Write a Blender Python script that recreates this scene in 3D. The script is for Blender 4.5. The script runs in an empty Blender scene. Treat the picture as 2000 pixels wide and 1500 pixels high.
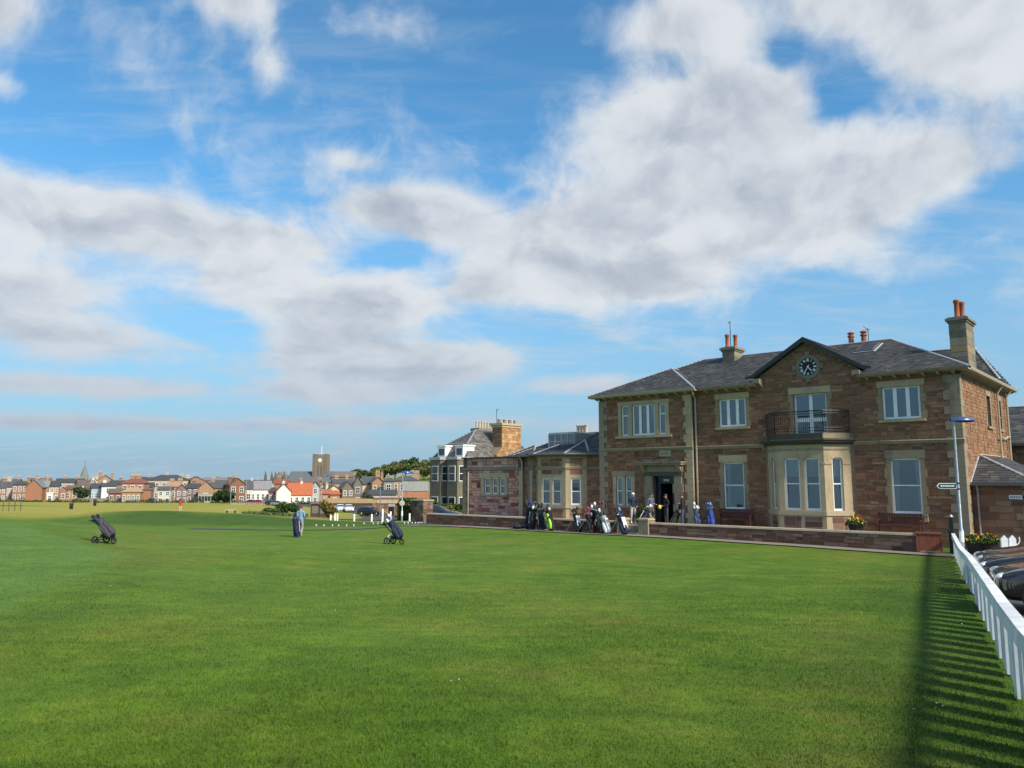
import bpy, bmesh, math, random
import numpy as np
from mathutils import Vector, Matrix

# ------------------------------------------------------------------ camera, sky, sun, exposure
SC = bpy.context.scene
COL = SC.collection
R = math.radians
ZC = 3.0                                   # camera height above the lawn by the clubhouse
PITCH = R(7.02)
FPX = 1502.0                               # focal length for a frame 2000 wide
cam_d = bpy.data.cameras.new('camera')
cam_d.sensor_fit = 'HORIZONTAL'; cam_d.sensor_width = 36.0
cam_d.lens = 36.0 * FPX / 2000.0
cam_d.clip_start = 0.05; cam_d.clip_end = 6000
cam = bpy.data.objects.new('camera', cam_d); COL.objects.link(cam)
cam.location = (0, 0, ZC); cam.rotation_euler = (math.pi / 2 + PITCH, 0, 0)
SC.camera = cam

SUN_AZ, SUN_EL = 134.5, 39.0               # clockwise from +Y, and above the horizon
SUN_STRENGTH = 3.1
SKY_STRENGTH = 0.12
EXPOSURE = 0.85
SC.view_settings.view_transform = 'Standard'
SC.view_settings.look = 'None'
SC.view_settings.gamma = 1.0
SC.view_settings.use_curve_mapping = False
SC.view_settings.exposure = EXPOSURE
SC.render.engine = 'CYCLES'
SC.cycles.max_bounces = 6
SC.cycles.transparent_max_bounces = 12
SC.cycles.caustics_reflective = False
SC.cycles.caustics_refractive = False

class NT:
    """small helper: math on node sockets"""
    def __init__(s, tree): s.t = tree
    def node(s, kind, **kw):
        n = s.t.nodes.new(kind)
        for k, v in kw.items(): setattr(n, k, v)
        return n
    def link(s, a, b): s.t.links.new(a, b)
    def put(s, sock, v):
        if isinstance(v, (int, float)): sock.default_value = v
        elif isinstance(v, tuple):
            sock.default_value = v if len(v) == len(sock.default_value) else tuple(v) + (1.0,)
        else: s.t.links.new(v, sock)
    def m(s, op, a, b=0.0, c=0.0, clamp=False):
        n = s.node('ShaderNodeMath', operation=op, use_clamp=clamp)
        s.put(n.inputs[0], a); s.put(n.inputs[1], b); s.put(n.inputs[2], c)
        return n.outputs[0]
    def sstep(s, v, lo, hi):
        n = s.node('ShaderNodeMapRange', interpolation_type='SMOOTHSTEP')
        s.put(n.inputs[0], v); s.put(n.inputs[1], lo); s.put(n.inputs[2], hi)
        return n.outputs[0]
    def rng(s, v, a, b, c, d, clamp=True):
        n = s.node('ShaderNodeMapRange', clamp=clamp)
        for i, q in enumerate((v, a, b, c, d)): s.put(n.inputs[i], q)
        return n.outputs[0]
    def mix(s, f, a, b, blend='MIX'):
        n = s.node('ShaderNodeMix', data_type='RGBA', blend_type=blend)
        s.put(n.inputs[0], f); s.put(n.inputs[6], a); s.put(n.inputs[7], b)
        return n.outputs[2]
    def noise(s, vec, scale, detail=4.0, rough=0.55, dist=0.0, lac=2.0):
        n = s.node('ShaderNodeTexNoise')
        s.link(vec, n.inputs['Vector'])
        for k, v in (('Scale', scale), ('Detail', detail), ('Roughness', rough), ('Distortion', dist), ('Lacunarity', lac)):
            n.inputs[k].default_value = v
        return n.outputs['Fac']
    def comb(s, x, y, z):
        n = s.node('ShaderNodeCombineXYZ')
        s.put(n.inputs[0], x); s.put(n.inputs[1], y); s.put(n.inputs[2], z)
        return n.outputs[0]
    def mapping(s, vec, scale=(1, 1, 1), rot=(0, 0, 0), loc=(0, 0, 0)):
        n = s.node('ShaderNodeMapping'); s.link(vec, n.inputs[0])
        n.inputs['Scale'].default_value = scale; n.inputs['Rotation'].default_value = rot; n.inputs['Location'].default_value = loc
        return n.outputs[0]
    def ramp(s, f, stops):
        n = s.node('ShaderNodeValToRGB'); s.put(n.inputs[0], f)
        e = n.color_ramp.elements
        while len(e) < len(stops): e.new(0.5)
        for i, (p, c) in enumerate(stops):
            e[i].position = p; e[i].color = (c[0], c[1], c[2], 1)
        return n.outputs[0]

def build_world():
    w = bpy.data.worlds.new('World'); SC.world = w; w.use_nodes = True
    t = w.node_tree; n = NT(t)
    bg = t.nodes['Background']; bg.inputs[1].default_value = SKY_STRENGTH
    sky = n.node('ShaderNodeTexSky', sky_type='NISHITA', sun_disc=False)
    sky.sun_elevation = R(SUN_EL); sky.sun_rotation = R(SUN_AZ)
    sky.altitude = 0; sky.air_density = 1.0; sky.dust_density = 0.25; sky.ozone_density = 2.5
    blue = n.mix(1.0, sky.outputs[0], (.41, .78, .88), 'MULTIPLY')    # the deep northern blue
    tc = n.node('ShaderNodeTexCoord'); d = tc.outputs['Generated']
    sp = n.node('ShaderNodeSeparateXYZ'); n.link(d, sp.inputs[0]); x, y, z = sp.outputs
    az = n.m('MULTIPLY', n.m('ARCTAN2', x, y), 57.2958)
    el = n.m('MULTIPLY', n.m('ARCSINE', z), 57.2958)
    hor = n.m('SQRT', n.m('ADD', n.m('MULTIPLY', x, x), n.m('ADD', n.m('MULTIPLY', y, y), 1e-5)))
    elw = n.m('MULTIPLY', n.m('LOGARITHM', n.m('ADD', n.m('MULTIPLY', n.m('MAXIMUM', el, 0.0), 1 / 7.35), 1.0), 2.71828), 5.2)
    qx, qy = n.m('MULTIPLY', n.m('DIVIDE', x, hor), 8.2), n.m('MULTIPLY', n.m('DIVIDE', y, hor), 8.2)
    Q0 = n.comb(qx, qy, elw)
    wn = n.node('ShaderNodeTexNoise'); n.link(Q0, wn.inputs['Vector']); wn.inputs['Scale'].default_value = .9; wn.inputs['Detail'].default_value = 3
    off = n.node('ShaderNodeVectorMath', operation='MULTIPLY_ADD'); n.link(wn.outputs['Color'], off.inputs[0]); off.inputs[1].default_value = (.9, .9, .9); n.link(Q0, off.inputs[2])
    Q = off.outputs[0]
    n1 = n.noise(Q, .95, 11, .57, .1)
    n2 = n.noise(Q0, .33, 2, .5)
    su = n.node('ShaderNodeVectorMath', operation='ADD'); n.link(Q, su.inputs[0]); su.inputs[1].default_value = (.22, -.04, .30)     # towards the sun
    n1u = n.noise(su.outputs[0], .95, 6, .52, .1)
    zz = n.m('ADD', n.m('MAXIMUM', z, 0.0), 0.16)
    P = n.comb(n.m('DIVIDE', x, zz), n.m('DIVIDE', y, zz), 0.37)
    cells = [(-20, 15.5, 15, 3.2, .17), (-6, 15.5, 9, 3.6, .22), (-26, 11.5, 12, 3, .10), (16, 21, 11, 7, .24), (31, 26, 8, 5, .16), (-10, 9, 12, 2.4, .12),  # broad veils first
        # azimuth, elevation, half widths (degrees), weight : where the cloud banks stand
        (12, 25.5, 5.5, 3.2, .75), (18, 22.5, 6.5, 3.2, .8), (14, 18, 7.5, 3.2, .8), (6.5, 18, 5, 2.6, .7), (11, 14, 5, 1.6, .6),
        (4, 13.8, 3.5, 1.6, .45), (13, 31.5, 4.5, 2.2, .7), (29.5, 20, 5, 2.2, .75), (33, 28, 5.5, 3.2, .75), (24, 18.5, 4, 2.2, .65),
        (26, 31.5, 5, 2.0, .5), (-10, 19.6, 4.2, 1.7, .7), (-5, 19.3, 3.0, 1.5, .6), (1, 17.5, 4, 2.2, .6), (-18, 16.6, 5, 1.8, .68),
        (-26, 17.0, 5, 2.0, .68), (-33.5, 17, 4.5, 2.3, .75), (-17.5, 13.4, 4.5, 1.4, .65), (-10, 12.6, 4.5, 1.3, .65), (-2, 14, 3.5, 1.6, .45),
        (-32.5, 11.6, 5, 1.8, .7), (-31, 9.0, 6, 1.3, .5), (-14, 10.6, 5, 1.4, .45), (-12, 8.6, 6, 1.4, .6), (-5, 8.8, 6, 1.3, .6), (-11, 6.3, 8, 1.1, .6),
        (-29, 6.0, 9, .8, .6), (-26, 3.6, 16, .6, .5), (-8, 4.2, 8, .6, .5), (0, 2.6, 10, .4, .3), (6, 7.0, 6, .8, .4), (9, 3.5, 8, .8, .4),
        (-21.5, 31.8, 3.2, 1.5, .6), (-18.5, 28.6, 1.3, 1.8, .38), (-36, 27.5, 2.4, 2.6, .6), (-35, 23.6, 1.8, 1.1, .5),
        (-29.5, 21.8, 1.4, .9, .32), (-8, 31.5, 4, 1.4, .3), (-12.5, 22.8, 2.0, .7, .35), (20.5, 17.2, 4, .9, .3), (27, 15.5, 4, 1.2, .26),
        (24.5, 25.5, 2.2, 1.6, -.45), (20.5, 28.6, 1.6, 1.0, -.4), (19, 26.5, 3, 2, .4), (-8.5, 16.2, 2.0, .9, -.45), (-23, 11, 5, .9, -.2),
    ]
    tot = None
    for a, e, wa, we, wt in cells:
        da = n.m('MULTIPLY', n.m('SUBTRACT', az, a), 1 / wa); de = n.m('MULTIPLY', n.m('SUBTRACT', el, e), 1 / we)
        g = n.m('MULTIPLY', n.m('EXPONENT', n.m('MULTIPLY', n.m('ADD', n.m('MULTIPLY', da, da), n.m('MULTIPLY', de, de)), -1.0)), wt)
        tot = g if tot is None else n.m('ADD', tot, g)
    cover = n.m('MINIMUM', n.m('MULTIPLY', tot, 1.52), 1.2)
    # elsewhere in the sky broken cloud of the same kind
    side = n.sstep(n.m('ABSOLUTE', az), 38, 62)
    away = n.m('MULTIPLY', n.m('MAXIMUM', side, n.sstep(el, 33, 48)), n.sstep(n2, .42, .62))
    cover = n.m('ADD', cover, n.m('MULTIPLY', away, .62))
    body = n.m('ADD', cover, n.m('MULTIPLY', n.m('SUBTRACT', n1, .5), 2.1))
    dens = n.sstep(body, .04, .84)
    cir = n.noise(n.mapping(P, (1.0, 3.2, 1), (0, 0, .5)), 2.6, 7, .62, .5)
    cirrus = n.m('MULTIPLY', n.m('MULTIPLY', n.sstep(cir, .42, .78), n.rng(n2, .35, .6, .3, .85)), n.m('MULTIPLY', n.rng(el, 3, 10, .5, 1.0), n.rng(el, 15, 26, 1.0, .5)))
    lowhaze = n.rng(el, 1, 21, .94, 0.0)
    bodyu = n.m('ADD', cover, n.m('MULTIPLY', n.m('SUBTRACT', n1u, .5), 2.1))
    shade = n.sstep(n.m('ADD', n.m('MULTIPLY', n.m('SUBTRACT', bodyu, body), .85), n.m('MULTIPLY', n.m('MINIMUM', body, 1.3), .42)), .12, .98)
    ccol = n.mix(shade, (3.5, 3.66, 3.8), (1.85, 2.1, 2.5))
    ccol = n.mix(n.rng(el, 2, 13, .7, 0.0), ccol, (1.58, 2.02, 2.62))
    c = n.mix(lowhaze, blue, (1.42, 2.06, 2.78))
    c = n.mix(cirrus, c, (2.35, 2.9, 3.4))
    c = n.mix(n.m('MULTIPLY', dens, .95), c, ccol)
    n.link(c, bg.inputs[0])
    w.cycles.sampling_method = 'MANUAL'; w.cycles.sample_map_resolution = 512

build_world()
sun_d = bpy.data.lights.new('sun', 'SUN'); sun_d.energy = SUN_STRENGTH; sun_d.angle = R(9.0); sun_d.color = (1.0, 0.91, 0.77)
sun = bpy.data.objects.new('sun', sun_d); COL.objects.link(sun)
_sd = Vector((math.sin(R(SUN_AZ)) * math.cos(R(SUN_EL)), math.cos(R(SUN_AZ)) * math.cos(R(SUN_EL)), math.sin(R(SUN_EL))))
sun.rotation_euler = _sd.to_track_quat('Z', 'Y').to_euler(); sun.location = _sd * 60

# ------------------------------------------------------------------ measuring helpers
_cp, _sp = math.cos(PITCH), math.sin(PITCH)
def ray(px, py):
    a, b = (px - 1000) / FPX, -(py - 750) / FPX
    return Vector((a, _cp - b * _sp, _sp + b * _cp))
def at(px, py, depth):
    """the point of the place seen there, given its distance ahead in metres"""
    r = ray(px, py); return r * (depth / r.y) + Vector((0, 0, ZC))
ANG = R(-41.277)                            # the clubhouse front turns away from the camera by this
UX, UY = math.cos(ANG), math.sin(ANG)
OX, OY = 5.614, 47.862                      # its left front corner
def FL(u, v, z=0.0):
    return Vector((OX + UX * u - UY * v, OY + UY * u + UX * v, z))

# ------------------------------------------------------------------ object helpers
def link(o, parent=None):
    COL.objects.link(o)
    if parent is not None: o.parent = parent
    return o
def tag(o, label, cat, group=None):
    o['label'] = label; o['category'] = cat
    if group: o['group'] = group
    return o
def thing(name, label, cat, loc=(0, 0, 0), rz=0.0, group=None):
    o = bpy.data.objects.new(name, None); o.empty_display_size = .2
    link(o); o.location = loc; o.rotation_euler = (0, 0, rz)
    return tag(o, label, cat, group)
def copy_tree(o, parent=None):
    c = o.copy(); COL.objects.link(c)
    if parent is not None: c.parent = parent
    for ch in o.children: copy_tree(ch, c)
    return c

class MB:
    def __init__(s): s.v = []; s.f = []; s.m = []; s.c = []; s.tinted = False
    def add(s, vs, fs, mi=0, tint=None):
        b = len(s.v); s.v.extend(tuple(q) for q in vs)
        for f in fs:
            s.f.append(tuple(b + i for i in f)); s.m.append(mi); s.c.append(tint or (1, 1, 1))
        if tint: s.tinted = True
        return s
    def box(s, x0, x1, y0, y1, z0, z1, mi=0, tint=None, fr=None):
        vs = [(x, y, z) for z in (z0, z1) for y in (y0, y1) for x in (x0, x1)]
        if fr: vs = [fr(*q) for q in vs]
        return s.add(vs, [(0, 2, 3, 1), (4, 5, 7, 6), (0, 1, 5, 4), (2, 6, 7, 3), (0, 4, 6, 2), (1, 3, 7, 5)], mi, tint)
    def hexa(s, vs, mi=0, tint=None):       # 8 points ordered like box()
        return s.add(vs, [(0, 2, 3, 1), (4, 5, 7, 6), (0, 1, 5, 4), (2, 6, 7, 3), (0, 4, 6, 2), (1, 3, 7, 5)], mi, tint)
    def prism(s, pts, ext, mi=0, tint=None):
        n = len(pts); e = Vector(ext); a = [Vector(p) for p in pts]
        nrm = Vector((0, 0, 0))
        for i in range(n): nrm += a[i].cross(a[(i + 1) % n])
        if nrm.dot(e) > 0: a.reverse()
        vs = a + [p + e for p in a]
        fs = [tuple(range(n)), tuple(range(2 * n - 1, n - 1, -1))]
        fs += [(j, i, i + n, j + n) for i, j in ((k, (k + 1) % n) for k in range(n))]
        return s.add(vs, fs, mi, tint)
    def tube(s, pts, r, n=8, mi=0, tint=None, cap=True, flat=None):
        pts = [Vector(p) for p in pts]; k = len(pts)
        rs = r if isinstance(r, (list, tuple)) else [r] * k
        vs = []; up = None
        for i, p in enumerate(pts):
            d = (pts[min(i + 1, k - 1)] - pts[max(i - 1, 0)])
            d = d.normalized() if d.length > 1e-9 else Vector((0, 0, 1))
            if up is None:
                up = Vector((0, 0, 1)) if abs(d.z) < .9 else Vector((1, 0, 0))
            a = d.cross(up).normalized(); b = a.cross(d).normalized(); up = b
            for j in range(n):
                t = 2 * math.pi * j / n
                vs.append(p + (a * math.cos(t) + b * math.sin(t) * (flat or 1.0)) * rs[i])
        fs = [(i * n + j, i * n + (j + 1) % n, (i + 1) * n + (j + 1) % n, (i + 1) * n + j) for i in range(k - 1) for j in range(n)]
        fs = [tuple(reversed(f)) for f in fs]
        if cap: fs += [tuple(range(n)), tuple(range(k * n - 1, (k - 1) * n - 1, -1))]
        return s.add(vs, fs, mi, tint)
    def lathe(s, prof, n=16, c=(0, 0, 0), mi=0, tint=None):
        vs = []; k = len(prof)
        for r, z in prof:
            for j in range(n):
                t = 2 * math.pi * j / n; vs.append((c[0] + r * math.cos(t), c[1] + r * math.sin(t), c[2] + z))
        fs = [(i * n + j, i * n + (j + 1) % n, (i + 1) * n + (j + 1) % n, (i + 1) * n + j) for i in range(k - 1) for j in range(n)]
        fs += [tuple(range(n - 1, -1, -1)), tuple(range((k - 1) * n, k * n))]
        return s.add(vs, fs, mi, tint)
    def ell(s, c, r, nu=12, nv=8, mi=0, tint=None, mat=None):
        vs = []
        for i in range(1, nv):
            p = math.pi * i / nv
            for j in range(nu):
                t = 2 * math.pi * j / nu
                q = Vector((r[0] * math.sin(p) * math.cos(t), r[1] * math.sin(p) * math.sin(t), r[2] * math.cos(p)))
                vs.append((mat @ q if mat else q) + Vector(c))
        a = Vector((0, 0, r[2])); b = Vector((0, 0, -r[2]))
        vs += [(mat @ a if mat else a) + Vector(c), (mat @ b if mat else b) + Vector(c)]
        T, B = len(vs) - 2, len(vs) - 1
        fs = [(i * nu + j, (i + 1) * nu + j, (i + 1) * nu + (j + 1) % nu, i * nu + (j + 1) % nu) for i in range(nv - 2) for j in range(nu)]
        fs += [(T, j, (j + 1) % nu) for j in range(nu)] + [(B, (nv - 2) * nu + (j + 1) % nu, (nv - 2) * nu + j) for j in range(nu)]
        return s.add(vs, fs, mi, tint)
    def build(s, name, mats, parent=None, smooth=False, kind=None):
        me = bpy.data.meshes.new(name)
        me.from_pydata([tuple(q) for q in s.v], [], s.f); me.validate(clean_customdata=False)
        for mt in (mats if isinstance(mats, (list, tuple)) else [mats]): me.materials.append(mt)
        if len(me.polygons) == len(s.m):
            me.polygons.foreach_set('material_index', s.m)
            if s.tinted:
                at_ = me.attributes.new('tint', 'FLOAT_COLOR', 'FACE')
                at_.data.foreach_set('color', [q for c in s.c for q in (c[0], c[1], c[2], 1.0)])
        if smooth:
            me.polygons.foreach_set('use_smooth', [True] * len(me.polygons))
            if hasattr(me, 'set_sharp_from_angle'): me.set_sharp_from_angle(angle=R(42))
        me.update()
        o = bpy.data.objects.new(name, me); link(o, parent)
        if kind: o['kind'] = kind
        return o

def np_mesh(name, V, F, mat, parent=None, tint=None, kind=None):
    """V (n,3), F (m,3 or 4), tint (m,3)"""
    me = bpy.data.meshes.new(name)
    k = F.shape[1]
    me.vertices.add(len(V)); me.vertices.foreach_set('co', V.astype(np.float32).ravel())
    me.loops.add(F.size); me.loops.foreach_set('vertex_index', F.astype(np.int32).ravel())
    me.polygons.add(len(F)); me.polygons.foreach_set('loop_start', np.arange(0, F.size, k, dtype=np.int32))
    me.update(calc_edges=True)
    me.materials.append(mat)
    if tint is not None:
        a = me.attributes.new('tint', 'FLOAT_COLOR', 'FACE')
        a.data.foreach_set('color', np.hstack([tint, np.ones((len(tint), 1))]).astype(np.float32).ravel())
    o = bpy.data.objects.new(name, me); link(o, parent)
    if kind: o['kind'] = kind
    return o

# ------------------------------------------------------------------ materials
MATS = {}
def new_mat(name):
    m = bpy.data.materials.new(name); m.use_nodes = True
    n = NT(m.node_tree); b = m.node_tree.nodes['Principled BSDF']
    MATS[name] = m
    return m, n, b
def bump(n, b, h, strength=.3, dist=.02):
    k = n.node('ShaderNodeBump'); k.inputs['Strength'].default_value = strength; k.inputs['Distance'].default_value = dist
    n.put(k.inputs['Height'], h); n.link(k.outputs[0], b.inputs['Normal'])
def plain(name, col, rough=.6, metal=0.0, var=.12, scale=6.0, spec=None, coat=0.0, bmp=0.0):
    """painted, woven or metal surface with slight unevenness"""
    m, n, b = new_mat(name)
    tc = n.node('ShaderNodeTexCoord'); v = tc.outputs['Object']
    f = n.noise(v, scale, 5, .6)
    lo = tuple(c * (1 - var) for c in col); hi = tuple(min(1, c * (1 + var)) for c in col)
    n.link(n.mix(n.sstep(f, .3, .7), lo, hi), b.inputs['Base Color'])
    n.link(n.rng(f, .3, .7, max(.02, rough - .08), min(1, rough + .08)), b.inputs['Roughness'])
    b.inputs['Metallic'].default_value = metal
    if spec is not None: b.inputs['Specular IOR Level'].default_value = spec
    if coat: b.inputs['Coat Weight'].default_value = coat; b.inputs['Coat Roughness'].default_value = .03
    if bmp: bump(n, b, n.noise(v, scale * 12, 4, .6), bmp, .004)
    return m
def stone(name, base=None, rough=.92, grain=18.0, stain=.35, dirt=(.07, .06, .05), bstr=.55, green=0.0):
    """tinted per stone (base None) or of one colour"""
    m, n, b = new_mat(name)
    tc = n.node('ShaderNodeTexCoord'); v = tc.outputs['Object']
    if base is None:
        a = n.node('ShaderNodeAttribute'); a.attribute_name = 'tint'; c = a.outputs['Color']
    else:
        c = n.mix(0.0, base, base)
    g = n.noise(v, grain, 6, .65)
    c = n.mix(n.rng(g, .25, .75, 0, .8), n.mix(1.0, c, (.72, .72, .72), 'MULTIPLY'), n.mix(1.0, c, (1.22, 1.2, 1.16), 'MULTIPLY'))
    s1 = n.noise(v, .9, 5, .65); s2 = n.noise(n.mapping(v, (2.6, 2.6, .35)), 1.0, 5, .6)
    st = n.m('MULTIPLY', n.sstep(n.m('MULTIPLY', s1, s2), .24, .42), stain)
    c = n.mix(st, c, dirt)
    if green:
        gs = n.noise(v, 1.7, 4, .6)
        c = n.mix(n.m('MULTIPLY', n.sstep(gs, .52, .7), green), c, (.12, .13, .07))
    n.link(c, b.inputs['Base Color'])
    b.inputs['Roughness'].default_value = rough; b.inputs['Specular IOR Level'].default_value = .25
    bump(n, b, n.m('ADD', g, n.m('MULTIPLY', n.noise(v, grain * 3.5, 3, .6), .5)), bstr, .02)
    return m
stone('rubble'); stone('mortar', (.29, .205, .145), stain=.25)
stone('buff', (.50, .40, .26), grain=14, stain=.3, green=.12, bstr=.3)
stone('buff_weathered', (.33, .27, .19), grain=12, stain=.42, green=.25, bstr=.4)
stone('jamb_brown', (.35, .255, .165), grain=12, stain=.4, green=.1, bstr=.4)
stone('sooty', (.11, .10, .08), grain=10, stain=.6, green=.5)
stone('grey_stone', (.25, .225, .18), stain=.4, green=.3)
stone('coping', (.46, .38, .29), stain=.35, green=.2)
stone('pale_mortar', (.30, .25, .21), stain=.3)
stone('far_stone'); stone('brick_orange', (.40, .17, .08), grain=6, stain=.2)
stone('terracotta', (.37, .125, .065), grain=10, stain=.25)
stone('cream_pot', (.55, .46, .33), grain=10, stain=.25)
stone('paving', (.32, .27, .22), grain=9, stain=.25)
stone('bark', (.12, .09, .065), grain=9)
def slate_mat():
    m, n, b = new_mat('slate')
    a = n.node('ShaderNodeAttribute'); a.attribute_name = 'tint'
    tc = n.node('ShaderNodeTexCoord'); v = tc.outputs['Object']
    g = n.noise(v, 22, 5, .6); li = n.noise(v, .8, 5, .7)
    c = n.mix(n.rng(g, .3, .7, 0, .7), a.outputs['Color'], n.mix(1.0, a.outputs['Color'], (1.45, 1.42, 1.38), 'MULTIPLY'))
    c = n.mix(n.m('MULTIPLY', n.sstep(li, .52, .68), .5), c, (.17, .17, .12))
    n.link(c, b.inputs['Base Color']); b.inputs['Roughness'].default_value = .62; b.inputs['Specular IOR Level'].default_value = .35
    bump(n, b, g, .3, .01)
slate_mat()
plain('white_paint', (.85, .86, .85), .42, var=.05)
plain('fence_paint', (.80, .82, .82), .55, var=.12, scale=3, bmp=.15)
def vary_boards():
    m = MATS['fence_paint']; n = NT(m.node_tree); b = m.node_tree.nodes['Principled BSDF']; src = b.inputs['Base Color'].links[0].from_socket
    oi = n.node('ShaderNodeObjectInfo'); k = n.rng(oi.outputs['Random'], 0, 1, .80, 1.06)
    n.link(n.mix(1.0, src, n.comb(k, k, k), 'MULTIPLY'), b.inputs['Base Color'])
vary_boards()
plain('cream_paint', (.44, .385, .285), .5, var=.08)
plain('lead', (.40, .42, .44), .5, .25, var=.2)
plain('lead_dark', (.12, .13, .14), .55, .2, var=.2)
plain('black_iron', (.014, .014, .017), .4, .3)
plain('black_paint', (.018, .019, .022), .35)
plain('dark_board', (.02, .022, .026), .45)
plain('galv', (.42, .44, .45), .42, .7)
plain('lamp_blue', (.03, .075, .22), .3, coat=.4)
plain('sign_green', (.012, .06, .05), .35)
plain('bench_wood', (.10, .028, .02), .5, bmp=.2)
plain('oxblood_wood', (.19, .055, .03), .55, bmp=.3, scale=3)
plain('dark_green_post', (.012, .03, .025), .45)
plain('tarmac_tub', (.012, .011, .012), .6)
plain('soil', (.05, .035, .025), .95)
plain('rubber', (.014, .014, .015), .75)
plain('alloy', (.5, .5, .5), .3, .9)
plain('chrome', (.75, .75, .75), .12, 1.0, var=.03)
plain('steel', (.55, .56, .58), .25, .95)
plain('car_black', (.010, .011, .014), .22, .0, var=.03, coat=1.0)
plain('car_white', (.75, .75, .75), .28, var=.03, coat=.8)
plain('car_red', (.38, .015, .02), .28, var=.03, coat=.8)
plain('car_blue', (.012, .03, .075), .28, var=.03, coat=.8)
plain('car_silver', (.38, .39, .41), .3, .5, var=.03, coat=.8)
plain('car_glass', (.015, .02, .024), .06, spec=.8)
plain('headlight', (.55, .58, .6), .08, .2, coat=1.0)
plain('car_trim', (.012, .012, .013), .5)
plain('curtain', (.72, .70, .66), .9, var=.1, scale=3)
plain('blind', (.62, .64, .58), .85, var=.08)
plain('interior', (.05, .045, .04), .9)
plain('door_navy', (.010, .013, .03), .35, coat=.3)
plain('skin', (.50, .28, .20), .55, var=.06)
plain('hair_brown', (.05, .03, .02), .7)
for nm, c in dict(navy=(.012, .018, .05), black=(.012, .012, .014), grey=(.30, .30, .29), lightgrey=(.52, .52, .50), stone_cloth=(.48, .44, .38),
                  denim=(.05, .08, .16), paleblue=(.20, .31, .47), slate_cloth=(.09, .11, .17), royal=(.018, .055, .26), white=(.78, .78, .78),
                  lime=(.42, .80, .06), red=(.5, .03, .035), orange=(.62, .20, .05), charcoal=(.045, .045, .055), purple=(.03, .02, .13),
                  olive=(.13, .14, .10), maroon=(.14, .03, .045), indigo=(.012, .014, .055), yellow=(.75, .65, .06)).items():
    plain('cloth_' + nm, c, .78, var=.12, scale=14, bmp=.12)
def asphalt():
    m, n, b = new_mat('asphalt')
    tc = n.node('ShaderNodeTexCoord'); v = tc.outputs['Object']
    f = n.noise(v, 40, 4, .7); g = n.noise(v, .35, 5, .6)
    c = n.mix(n.sstep(f, .3, .7), (.038, .038, .04), (.082, .081, .08))
    c = n.mix(n.m('MULTIPLY', n.sstep(g, .45, .65), .4), c, (.10, .098, .093))
    n.link(c, b.inputs['Base Color']); b.inputs['Roughness'].default_value = .9
    bump(n, b, f, .4, .01)
asphalt()
def gravel_path():
    m, n, b = new_mat('path_surface')
    tc = n.node('ShaderNodeTexCoord'); v = tc.outputs['Object']
    f = n.noise(v, 30, 5, .7); g = n.noise(v, .6, 5, .6)
    c = n.mix(n.sstep(f, .3, .7), (.17, .145, .12), (.27, .235, .195))
    c = n.mix(n.m('MULTIPLY', n.sstep(g, .5, .7), .5), c, (.14, .13, .11))
    n.link(c, b.inputs['Base Color']); b.inputs['Roughness'].default_value = .95
    bump(n, b, f, .4, .01)
gravel_path()
plain('worn_path', (.075, .085, .06), .95, var=.3, scale=2.5)
def glass():
    m, n, b = new_mat('window_glass')
    t = m.node_tree; t.nodes.remove(b); out = t.nodes['Material Output']
    tr = n.node('ShaderNodeBsdfTransparent'); tr.inputs[0].default_value = (.62, .68, .70, 1)
    gl = n.node('ShaderNodeBsdfGlossy'); gl.inputs['Color'].default_value = (.80, .88, .95, 1); gl.inputs['Roughness'].default_value = .015
    tc = n.node('ShaderNodeTexCoord')
    k = n.node('ShaderNodeBump'); k.inputs['Strength'].default_value = .05; k.inputs['Distance'].default_value = .02
    n.link(n.noise(tc.outputs['Object'], 1.6, 2, .5), k.inputs['Height']); n.link(k.outputs[0], gl.inputs['Normal'])
    fr = n.node('ShaderNodeFresnel'); fr.inputs[0].default_value = 1.9
    mx = n.node('ShaderNodeMixShader'); n.link(n.m('ADD', n.m('MULTIPLY', fr.outputs[0], .85), .09, clamp=True), mx.inputs[0])
    n.link(tr.outputs[0], mx.inputs[1]); n.link(gl.outputs[0], mx.inputs[2]); n.link(mx.outputs[0], out.inputs[0])
glass()
def far_pane():
    m, n, b = new_mat('far_pane')
    b.inputs['Base Color'].default_value = (.03, .036, .045, 1); b.inputs['Roughness'].default_value = .08; b.inputs['Specular IOR Level'].default_value = .8
far_pane()
def leaf_mat(name, spec=.25):
    m, n, b = new_mat(name)
    a = n.node('ShaderNodeAttribute'); a.attribute_name = 'tint'
    tc = n.node('ShaderNodeTexCoord'); g = n.noise(tc.outputs['Object'], 3.0, 3, .6)
    c = n.mix(n.rng(g, .3, .7, 0, 1), n.mix(1.0, a.outputs['Color'], (.8, .8, .8), 'MULTIPLY'), n.mix(1.0, a.outputs['Color'], (1.2, 1.2, 1.1), 'MULTIPLY'))
    n.link(c, b.inputs['Base Color']); b.inputs['Roughness'].default_value = .6; b.inputs['Specular IOR Level'].default_value = spec
    b.inputs['Subsurface Weight'].default_value = 0.0
leaf_mat('leaf')
M = MATS
def P(name):
    return M[name]
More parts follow.
